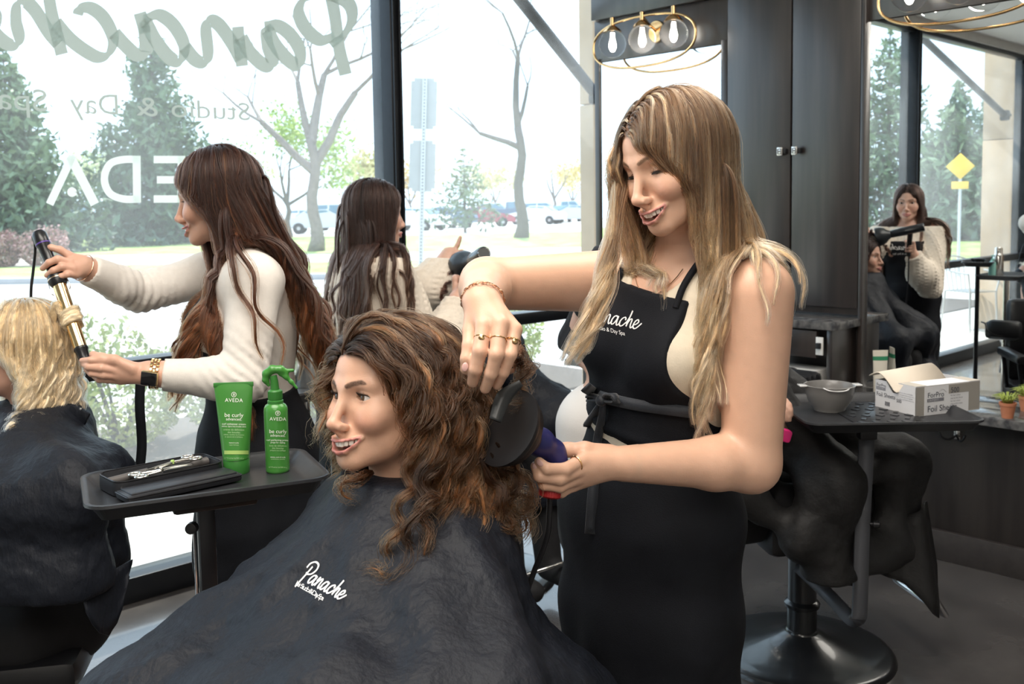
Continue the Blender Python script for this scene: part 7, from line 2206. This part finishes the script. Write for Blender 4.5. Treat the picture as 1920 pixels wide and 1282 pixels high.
tube_obj('back_frame', catmull([b_ + rc_ * .24 + fc_ * .20 + Z3 * .66, b_ + rc_ * .24 - fc_ * .10 + Z3 * .70, b_ + rc_ * .17 - fc_ * .24 + Z3 * .80, b_ - fc_ * .28 + Z3 * .84, b_ - rc_ * .17 - fc_ * .24 + Z3 * .80, b_ - rc_ * .24 - fc_ * .10 + Z3 * .70, b_ - rc_ * .24 + fc_ * .20 + Z3 * .66], 30), .012, M_alu, t, 8)
for k in range(5): tube_obj('back_rod', [b_ + rc_ * (-.12 + .06 * k) - fc_ * .19 + Z3 * .46, b_ + rc_ * (-.14 + .07 * k) - fc_ * .26 + Z3 * .82], .006, M_alu, t, 6)
for sx in (-1, 1): tube_obj('arm_post', [b_ + rc_ * sx * .19 + fc_ * .18 + Z3 * .45, b_ + rc_ * sx * .24 + fc_ * .20 + Z3 * .66], .010, M_alu, t, 8)
c_ = inmir(1803, 312, 19.0); t = thing('warning_sign', 'yellow diamond road sign with a plate below, seen in the right mirror', 'sign', (c_[0], c_[1], 0))
tube_obj('post', [(c_[0], c_[1], 0), tuple(c_ + (0, 0, .2))], .03, mat('galvanised', (.55, .57, .57), .45, metal=.4), t, 8)
vm = (mirrored(CAM) - c_) * (1, 1, 0); vm /= np.linalg.norm(vm); ym = np.cross(Z3, vm)
Ms = mat('sign_yellow', (.80, .52, .06), .5)
box_obj('diamond', c_ + vm * .04, (.012, .36, .36), Ms, t, R=Matrix((vm, ym, Z3)).transposed() @ Matrix.Rotation(PI / 4, 3, 'X'), bevel=.004)
box_obj('plate', c_ + vm * .04 - Z3 * .36, (.012, .30, .14), Ms, t, R=Matrix((vm, ym, Z3)).transposed(), bevel=.004)
for px, d, hh, lb in ((1665, 42, 8.5, 'tall spruce seen in the right mirror beside the window post'), (1795, 36, 5.6, 'spruce behind the yellow sign in the right mirror'), (1850, 50, 6.5, 'darker spruce further right in the right mirror')):
    c_ = inmir(px, 400, d); spruce(c_[0], c_[1], hh, hh * .8, lb, px, n=5000)
ctr = inmir(1740, 440, 40)
struct(box_obj('verge', (ctr[0], ctr[1], -.02), (60, 34, .08), M_grass, bevel=0, R=Matrix.Rotation(math.atan2((ctr - mirrored(CAM))[0], -(ctr - mirrored(CAM))[1]), 3, 'Z')))

# --- lettering on the left window (reads from the street, so it is reversed from here)
def vinyl(name, c, tr):
    m = bpy.data.materials.new(name); m.use_nodes = True; N = m.node_tree.nodes; L = m.node_tree.links
    d = N['Principled BSDF']; d.inputs['Base Color'].default_value = (*c, 1); d.inputs['Roughness'].default_value = .7
    t_ = N.new('ShaderNodeBsdfTranslucent'); t_.inputs[0].default_value = (*c, 1); x = N.new('ShaderNodeMixShader'); x.inputs[0].default_value = tr
    L.new(d.outputs[0], x.inputs[1]); L.new(t_.outputs[0], x.inputs[2]); L.new(x.outputs[0], N['Material Output'].inputs[0]); return m
M_vinyl_w = vinyl('frosted_vinyl', (.50, .56, .52), .28)
wn = next(o for o in bpy.data.objects if o.name == 'window_3')
def win_place(px0, py0, px1, py1, zs=1.0, off=.030):
    """em origin at the pixel (px0, py0), +x running to (px1, py1) per em; both on the glass."""
    a = on_glass(px0, py0, off); b = on_glass(px1, py1, off)
    ux = (b - a) * np.array((1, 1, 0)); e = np.linalg.norm(ux); ux /= e
    return (lambda xy: np.array([a + ux * x * e + Z3 * y * e * zs for x, y in xy])), e
WS = [  # the big script as seen in the photo: strokes in photo pixels
    [(648, 140), (636, 90), (628, 30), (618, -20)],
    [(628, 68), (600, 75), (572, 52), (560, 20), (575, -5), (612, -12), (652, 5), (660, 35), (645, 65), (620, 85)],
    [(496, 50), (520, 48), (545, 66), (562, 95), (560, 122), (540, 112), (516, 84), (500, 55), (502, 85), (512, 118), (498, 124), (470, 100), (452, 70)],
    [(446, 50), (449, 85), (454, 124)],
    [(452, 112), (436, 82), (412, 48), (394, 38), (386, 52), (390, 100), (384, 117), (366, 112), (346, 88)],
    [(270, 36), (298, 28), (326, 48), (345, 85), (338, 114), (318, 108), (292, 76), (272, 42), (272, 80), (276, 98), (258, 104), (236, 86), (214, 62)],
    [(262, 24), (268, 45), (272, 62)],
    [(146, 28), (150, 16), (172, 16), (196, 36), (212, 72), (204, 100), (184, 107), (158, 94), (130, 72), (104, 42)],
    [(116, 102), (106, 62), (96, 20), (88, -30)],
    [(110, 82), (90, 58), (66, 20), (46, 2), (32, 10), (30, 40), (36, 70), (30, 84), (14, 82), (-6, 66), (-22, 44)],
    [(-30, 84), (-12, 60), (-8, 30), (-30, 10), (-60, 20), (-84, 50), (-90, 74), (-66, 84), (-40, 60), (-24, 40)]]
def px_place(xy):
    return np.array([on_glass(x, y, .028) for x, y in xy])
def px_strokes(name, strokes, w, thin=.55, ang=-.9, par=None):
    return lettering(name, [[(x, -y) for x, y in s_] for s_ in strokes], lambda xy: px_place(np.stack([xy[:, 0], -xy[:, 1]], 1)), M_vinyl_w, par or wn, w=w, thin=thin, ang=ang, n=9)
wn.matrix_world = wn.matrix_world
px_strokes('window_script', WS, 26, thin=.40, ang=1.15)
def win_text(name, body, px0, py0, px1, py1, cap_px, m=M_vinyl_w, spacing=1.0):
    """Reversed sans text running from the right pixel to the left pixel along its baseline."""
    V, F = text_xy(body, 1.0, 'LEFT', 0, spacing)
    x1 = V[:, 0].max(); V = V.copy()
    a, b = on_glass(px0, py0, .028), on_glass(px1, py1, .028); e = (b - a)
    W_ = np.linalg.norm(e * (1, 1, 0)); hh = abs(on_glass(px0, py0 - cap_px, .028)[2] - a[2]) / .70
    W3 = np.array([a + e * (x / x1) + Z3 * y * hh for x, y in V])
    return new_obj(name, mesh_np(name, W3, F[:, ::-1], False), wn, m)
win_text('window_text', 'Studio', 471, 226, 322, 219, 33)
win_text('window_text', '&', 298, 219, 256, 216, 36)
win_text('window_text', 'Day', 226, 215, 132, 212, 38)
win_text('window_text', 'Spa', 92, 209, -6, 204, 41)
def quadp(name, pts):
    V = px_place(pts); return new_obj(name, mesh_np(name, V, np.array([[0, 1, 2, 3]]), False), wn, M_vinyl_w)
def poly(name, strokes, w): return px_strokes(name, strokes, w, thin=1.0)
def bar(name, a, b, w):
    a, b = np.array(a, float), np.array(b, float); d = (b - a) / np.linalg.norm(b - a); n = np.array((-d[1], d[0])) * w / 2
    return quadp(name, [a + n, b + n, b - n, a - n])
M_vinyl_w = vinyl('white_vinyl', (.80, .85, .82), .42)
bar('window_letter', (93, 383), (136, 292), 15); bar('window_letter', (131, 292), (178, 383), 17)
lettering('window_letter', [[(135 + 4.5 * math.cos(a), -(360 + 4.5 * math.sin(a))) for a in np.linspace(0, 2 * PI, 20)]], lambda xy: px_place(np.stack([xy[:, 0], -xy[:, 1]], 1)), M_vinyl_w, wn, w=9, thin=1)
bar('window_letter', (256, 292), (257, 380), 15)
px_strokes('window_letter', [[(262, 299), (232, 299), (208, 306), (197, 325), (197, 345), (208, 364), (232, 373), (262, 373)]], 14, thin=1.0)
bar('window_letter', (340, 292), (340, 380), 14)
for y in (299, 337, 373): bar('window_letter', (288 if y != 337 else 294, y), (346, y), 14)
bar('window_letter', (372, 295), (404, 380), 15); bar('window_letter', (404, 380), (440, 300), 15)
bar('window_letter', (462, 383), (486, 300), 15); bar('window_letter', (478, 300), (512, 383), 15)

# --- a passer-by beside the dark vehicle far outside
c_ = P(172, 440, 49); s = SDF(); z0 = .03
pc = np.array((c_[0], c_[1], z0))
s.chain([pc + (.10, 0, .05), pc + (.09, 0, .48), pc + (.08, 0, .88)], [.06, .07, .10], .04); s.chain([pc + (-.10, 0, .05), pc + (-.09, 0, .48), pc + (-.08, 0, .88)], [.06, .07, .10], .04)
s.chain([pc + (0, 0, .90), pc + (0, 0, 1.15), pc + (0, 0, 1.38)], [.16, .15, .14], .06); s.chain([pc + (.17, 0, 1.38), pc + (.25, .03, 1.10), pc + (.24, -.10, .86)], [.06, .05, .04], .03); s.chain([pc + (-.17, 0, 1.38), pc + (-.25, .03, 1.10), pc + (-.20, -.16, .92)], [.06, .05, .04], .03)
s.chain([pc + (0, 0, 1.42), pc + (0, 0, 1.52)], .05, .02); s.ell(pc + (0, 0, 1.63), (.08, .095, .115), .02)
V, F = sdf_mesh(s, .03); z_ = V[:, 2]
C_ = np.where((z_ > 1.45)[:, None], (.45, .28, .2), np.where((z_ > .45)[:, None], (.012, .012, .016), (.6, .58, .55)))
pt = thing('person', 'person in dark clothes standing by the dark vehicle far outside', 'person', tuple(pc))
new_obj('body', mesh_np('body', V, F, True, C_), pt, mat('far_clothes', (.1, .1, .1), .8, vcol='col'))
# ------------------------------------------------------------------ the sweater stylist's client, a stylist behind the blonde one, the client at the right, chairs
M_blackcloth = mat('black_jersey', (.0085, .0085, .010), .8, noise=.15, nscale=30)
M_cape2 = mat('cape_black', (.0120, .0115, .0120), .62, noise=.15, nscale=30, bump=.3, bscale=120)


def seated(label, headM, neck, heading, hip_drop=.48, thigh=.43, skin=(.58, .34, .25), smile=0, hscale=.0030, legs=True):
    t = thing('person', label, 'person', tuple(neck * (1, 1, 0)))
    h = math.radians(heading); f = np.array((math.cos(h), math.sin(h), 0)); r = np.cross(f, Z3)
    s = SDF(); head_sdf(s, headM, smile=smile, lid=.0045); s.cone(hw(headM, (0, -.018, -.06)), neck, .048, .053, .02)
    H = neck - f * .05 - (0, 0, hip_drop); torso(s, neck - (0, 0, .01), H, heading)
    lg = SDF()
    for x in (-1, 1):
        a = H + r * x * .09; b = a + f * thigh; c = b + f * .06 - (0, 0, .40) if legs else b - f * .06 - (0, 0, .20)
        lg.chain([a, b, c], [.085, .058, .042], .03)
        if legs: lg.cone(c - (0, 0, .03), c + f * .13 - (0, 0, .04), .036, .030, .02)
    s.ops += lg.ops
    lo = headM[:3, 3] - .14; hi = headM[:3, 3] + .14
    V, F = sdf_mesh(s, .011, fine=[(lo, hi, hscale)])
    new_obj('body', mesh_np('body', V, F, True, skin_colors(V, headM, smile, skin, scalp=(.03, .016, .012))), t, M_skin)
    add_eyes(t, headM, lash=False)
    lg.ell(H, (.172, .125, .12), .03); lg.ell(H + (0, 0, .17), (.158, .120, .20), .03)
    V, F = sdf_mesh(lg, .011, off=.010, region=lambda p: (p[:, 2] - H[2] - .27).astype(np.float32))
    new_obj('trousers', mesh_np('trousers', V, F, True), t, M_blackcloth)
    return t, f, r, H


# client of the sweater stylist
n6 = P(896, 615, 3.92)
M6 = head_M(-50, 0, 0, P(892, 552, 3.90), 1.0)
t6, f6, r6, H6 = seated('client with dark curls facing the mirror beside the sweater stylist', M6, n6, -52, thigh=.30)
a6 = lambda a, b, z: n6 + f6 * a + r6 * b + (0, 0, z)
cape('cape', t6, M_cape, n6 + (0, 0, .01), [(a6(0, .16, -.07), .055), (a6(0, -.16, -.07), .055), (a6(.27, .20, -.36), .07), (a6(.27, -.20, -.36), .07), (a6(.1, .32, -.34), .06), (a6(.1, -.32, -.34), .06), (a6(-.16, 0, -.3), .06)],
     extra=[(a6(.27, .20, -.36), a6(.30, .22, -.62), .07, .07), (a6(.27, -.20, -.36), a6(.30, -.22, -.62), .07, .07), (a6(.27, .20, -.36), a6(.27, -.20, -.36), .07, .07), (a6(.30, .22, -.62), a6(.30, -.22, -.62), .07, .07),
            (a6(.1, .32, -.34), a6(.1, .34, -.60), .06, .06), (a6(.1, .32, -.34), a6(.27, .20, -.36), .06, .07), (a6(.1, .34, -.60), a6(.30, .22, -.62), .06, .07), (a6(.1, -.32, -.34), a6(.27, -.20, -.36), .06, .07), (a6(0, .16, -.07), a6(.27, .20, -.36), .055, .07)],
     h=.010, k=.08, zmin=n6[2] - .66, neck_r=.060)
col6 = head_collider(M6, .003)
st6 = [(0, (.016, .009, .008)), (.6, (.035, .016, .012)), (1, (.085, .030, .018))]
long_hair(t6, M6, col6, 200, (.22, .30), st6, 'darkcurl', clear=(.003, .03), g=.25, g_pow=.2, amp=.013, lam=.065, w_start=.05, w_ramp=.08, R0=.0085, per=16, seed=71, rad=.0006, topclear=.3, steps=36)
hl6 = P(860, 480, 3.86)
ringlets(t6, [[hw(M6, (-.06, -.03 + .02 * k, .06 - .02 * k)), hl6 + (.01 * k, 0, -.01 * k), P(848 - 6 * k, 500, 3.80), P(838 - 4 * k, 535, 3.74), P(826 + 3 * k, 566, 3.70)] for k in range(4)], 'darkcurl', st6, .008, .055, .010, 72, per=22, rad=.0006, lock_scale=.5)
salon_chair(H6 * (1, 1, 0) + f6 * .05, -52, 'black salon chair under the client with dark curls', 'hydraulic salon chairs')

# client of the blonde at the left edge and of the main pair: their chairs
salon_chair(HL * (1, 1, 0) + fL * .05 + (0, 0, 0), hL_, 'black salon chair under the blonde client at the left', 'hydraulic salon chairs', back=False)
salon_chair(HC * (1, 1, 0) + fC * .04, -140, 'black salon chair under the smiling curly-haired client', 'hydraulic salon chairs', back=False)
for H_, f_, r_, par in ((HL, fL, rL, lc), (HC, fC, rC, cl)):
    lg = SDF()
    for x in (-1, 1):
        a = H_ + r_ * x * .09; b = a + f_ * .42; lg.chain([a, b, b + (0, 0, -.42)], [.085, .058, .042], .03)
    lg.ell(H_, (.172, .125, .12), .03); lg.ell(H_ + (0, 0, .13), (.150, .115, .16), .03)
    V, F = sdf_mesh(lg, .011, off=.012, region=lambda p: (p[:, 2] - H_[2] - .20).astype(np.float32))
    new_obj('trousers', mesh_np('trousers', V, F, True), par, M_blackcloth)

# client at the right under a black cape, hand on the tray edge
n8 = P(1392, 665, 3.12)
M8 = head_M(-8, -6, 0, P(1398, 590, 3.12), 1.0)
t8, f8, r8, H8 = seated('client under a long black cape in the chair at the right', M8, n8, 6, legs=False)
a8 = lambda a, b, z: n8 + f8 * a + r8 * b + (0, 0, z)
kn = P(1690, 868, 3.02); kn2 = P(1600, 850, 3.30); lapn = P(1560, 905, 2.86)
cape('cape', t8, M_cape2, n8 + (0, 0, .01), [(a8(0, .16, -.07), .055), (a8(0, -.16, -.07), .055), (kn, .045), (kn2, .06), (lapn, .05), (a8(-.1, .25, -.35), .06)],
     extra=[(kn, kn2, .045, .06), (kn, lapn, .045, .05), (lapn, kn2, .05, .06), ((lapn + n8) / 2 - (0, 0, .10), kn2, .06, .06), (kn, P(1712, 1020, 3.00), .045, .035), (kn2, P(1620, 1040, 3.30), .06, .05), (lapn, P(1560, 1080, 2.90), .05, .045), (P(1712, 1020, 3.0), P(1560, 1080, 2.90), .035, .045), (kn, P(1640, 1060, 3.0), .045, .04),
            (lapn, P(1640, 1060, 3.0), .05, .04), (a8(0, .16, -.07), lapn, .055, .05), (lapn, P(1505, 1010, 2.86), .05, .04), (P(1505, 1010, 2.86), P(1560, 1080, 2.9), .04, .045), (a8(-.1, .25, -.35), P(1505, 1010, 2.86), .06, .04)],
     h=.0095, k=.07, zmin=.395, neck_r=.060)
bm = bmesh.new(); rows = []
top = PP((1640, 1010, 2.98), (1672, 985, 2.97), (1705, 965, 2.96), (1728, 950, 2.97), (1738, 940, 3.0)); bot = PP((1652, 1076, 2.97), (1684, 1088, 2.95), (1722, 1118, 2.94), (1759, 1155, 2.95), (1757, 1060, 2.99))
for j in range(8):
    f = j / 7; rows.append([bm.verts.new(Vector(tuple(a * (1 - f) + b * f + F_b * .012 * math.sin(i * 1.1)))) for i, (a, b) in enumerate(zip(catmull(top, 12), catmull(bot, 12)))])
for A_, B_ in zip(rows, rows[1:]):
    for i in range(11): bm.faces.new((A_[i], A_[i + 1], B_[i + 1], B_[i]))
o_ = bm_obj('cape_corner', bm, M_cape2, t8, smooth=True); o_.modifiers.new('thick', 'SOLIDIFY').thickness = .004
s = SDF(); w8 = P(1440, 770, 2.70)
hand(s, w8, [P(1462, 752, 2.655), P(1464, 762, 2.65), P(1463, 772, 2.65), P(1461, 781, 2.655)],
     [PP((1472, 752, 2.645), (1479, 759, 2.640), (1483, 768, 2.640)), PP((1474, 762, 2.64), (1480, 769, 2.635), (1483, 777, 2.637)), PP((1473, 773, 2.64), (1478, 780, 2.638), (1480, 787, 2.64)), PP((1470, 782, 2.645), (1474, 788, 2.645))], None, 1.0, .0088)
arm(s, a8(.02, .14, -.10), a8(.08, .12, -.26), w8)
V, F = sdf_mesh(s, .0045); new_obj('arm', mesh_np('arm', V, F, True, np.tile((.60, .36, .27), (len(V), 1))), t8, M_skin)
st8 = [(0, (.03, .018, .012)), (1, (.08, .045, .03))]
long_hair(t8, M8, head_collider(M8, .003), 120, (.10, .16), st8, 'short', clear=(.003, .01), g=.3, g_pow=.2, amp=.003, lam=.1, R0=.010, per=10, seed=81, rad=.0007, steps=20)
tag(box_obj('pink_pouch', P(1458, 812, 2.72), (.075, .03, .035), mat('hot_pink', (.80, .03, .22), .45), R=Matrix.Rotation(.3, 3, 'Y'), bevel=.008), 'hot pink pouch on the arm of the chair behind the blonde stylist', 'pouch')

# stylist in a black cropped top, nearly hidden behind the blonde stylist
n7 = P(1236, 475, 2.62); H7 = P(1165, 800, 2.66)
M7 = head_M(-60, -12, 0, P(1268, 345, 2.60), .98)
t7 = thing('person', 'stylist in a black cropped tee and white trousers hidden behind the blonde stylist', 'person', tuple(H7 * (1, 1, 0)))
s = SDF(); head_sdf(s, M7, smile=0, lid=.004); s.cone(hw(M7, (0, -.018, -.06)), n7, .048, .052, .02)
tr7 = SDF(); T7, L7 = torso(tr7, n7, H7, -60, sw=.16, hip=.155, girth=1.05)
f7 = T7[:3, 1]; r7 = T7[:3, 0]
a7 = SDF(); sh7 = [n7 + r7 * x * .155 - (0, 0, .06) for x in (-1, 1)]
el7 = [sh7[0] + (.05, .06, -.26), P(1085, 640, 2.72)]; wr7 = [el7[0] + (-.03, -.16, .05), P(1150, 720, 2.55)]
for i in (0, 1): arm(a7, sh7[i], el7[i], wr7[i], (.052, .044, .038, .028))
s.ops += tr7.ops + a7.ops
lg = SDF()
for x in (-1, 1): 
    a = H7 + r7 * x * .085; lg.chain([a, a * (1, 1, 0) + (0, 0, .48), a * (1, 1, 0) + (0, 0, .08)], [.092, .075, .065], .03)
s.ops += lg.ops
V, F = sdf_mesh(s, .011, fine=[(M7[:3, 3] - .13, M7[:3, 3] + .13, .0035)])
new_obj('body', mesh_np('body', V, F, True, skin_colors(V, M7, 0, (.60, .37, .28), scalp=(.05, .03, .02))), t7, M_skin)
tee = SDF(); tee.ops = tr7.ops + a7.ops
q7 = in_frame(T7)
V, F = sdf_mesh(tee, .009, off=.012, region=lambda p: np.maximum.reduce([q7(p)[:, 2] - .98 * L7, .34 * L7 - q7(p)[:, 2], np.minimum(np.linalg.norm(p - sh7[0], axis=1), np.linalg.norm(p - sh7[1], axis=1)) - .17 - .3 * (np.abs(q7(p)[:, 0]) < .15)]).astype(np.float32))
new_obj('cropped_top', mesh_np('tee', V, F, True), t7, M_blackcloth)
lg.ell(H7, (.158, .122, .13), .03)
V, F = sdf_mesh(lg, .010, off=.012, region=lambda p: (q7(p)[:, 2] - .20 * L7).astype(np.float32)); new_obj('trousers', mesh_np('trousers', V, F, True), t7, mat('white_denim', (.74, .72, .70), .8, bump=.1, bscale=300))
skr = SDF()
for z_, rr7 in ((-.02, (.168, .132, .12)), (-.16, (.172, .140, .16)), (-.28, (.165, .140, .12))): skr.ell(H7 + (0, 0, z_), rr7, .05, R=np.stack([r7 * (1, 1, 0) / np.linalg.norm(r7 * (1, 1, 0)), np.cross(Z3, r7 * (1, 1, 0) / np.linalg.norm(r7 * (1, 1, 0))), Z3], 1))
V, F = sdf_mesh(skr, .009, off=.014, region=lambda p: np.maximum(p[:, 2] - H7[2] - .11 - .30 * ((p - H7) @ r7), -((p - H7) @ f7) - .30).astype(np.float32)); new_obj('waist_apron', mesh_np('apron', V, F, True), t7, M_cape2)
long_hair(t7, M7, head_collider(M7, .003), 110, (.16, .2), [(0, (.03, .018, .012)), (1, (.06, .035, .022))], 'dark', clear=(.003, .01), g=.3, g_pow=.2, amp=.003, lam=.1, R0=.010, per=8, seed=91, rad=.0007, steps=20)
bpy.context.view_layer.update()
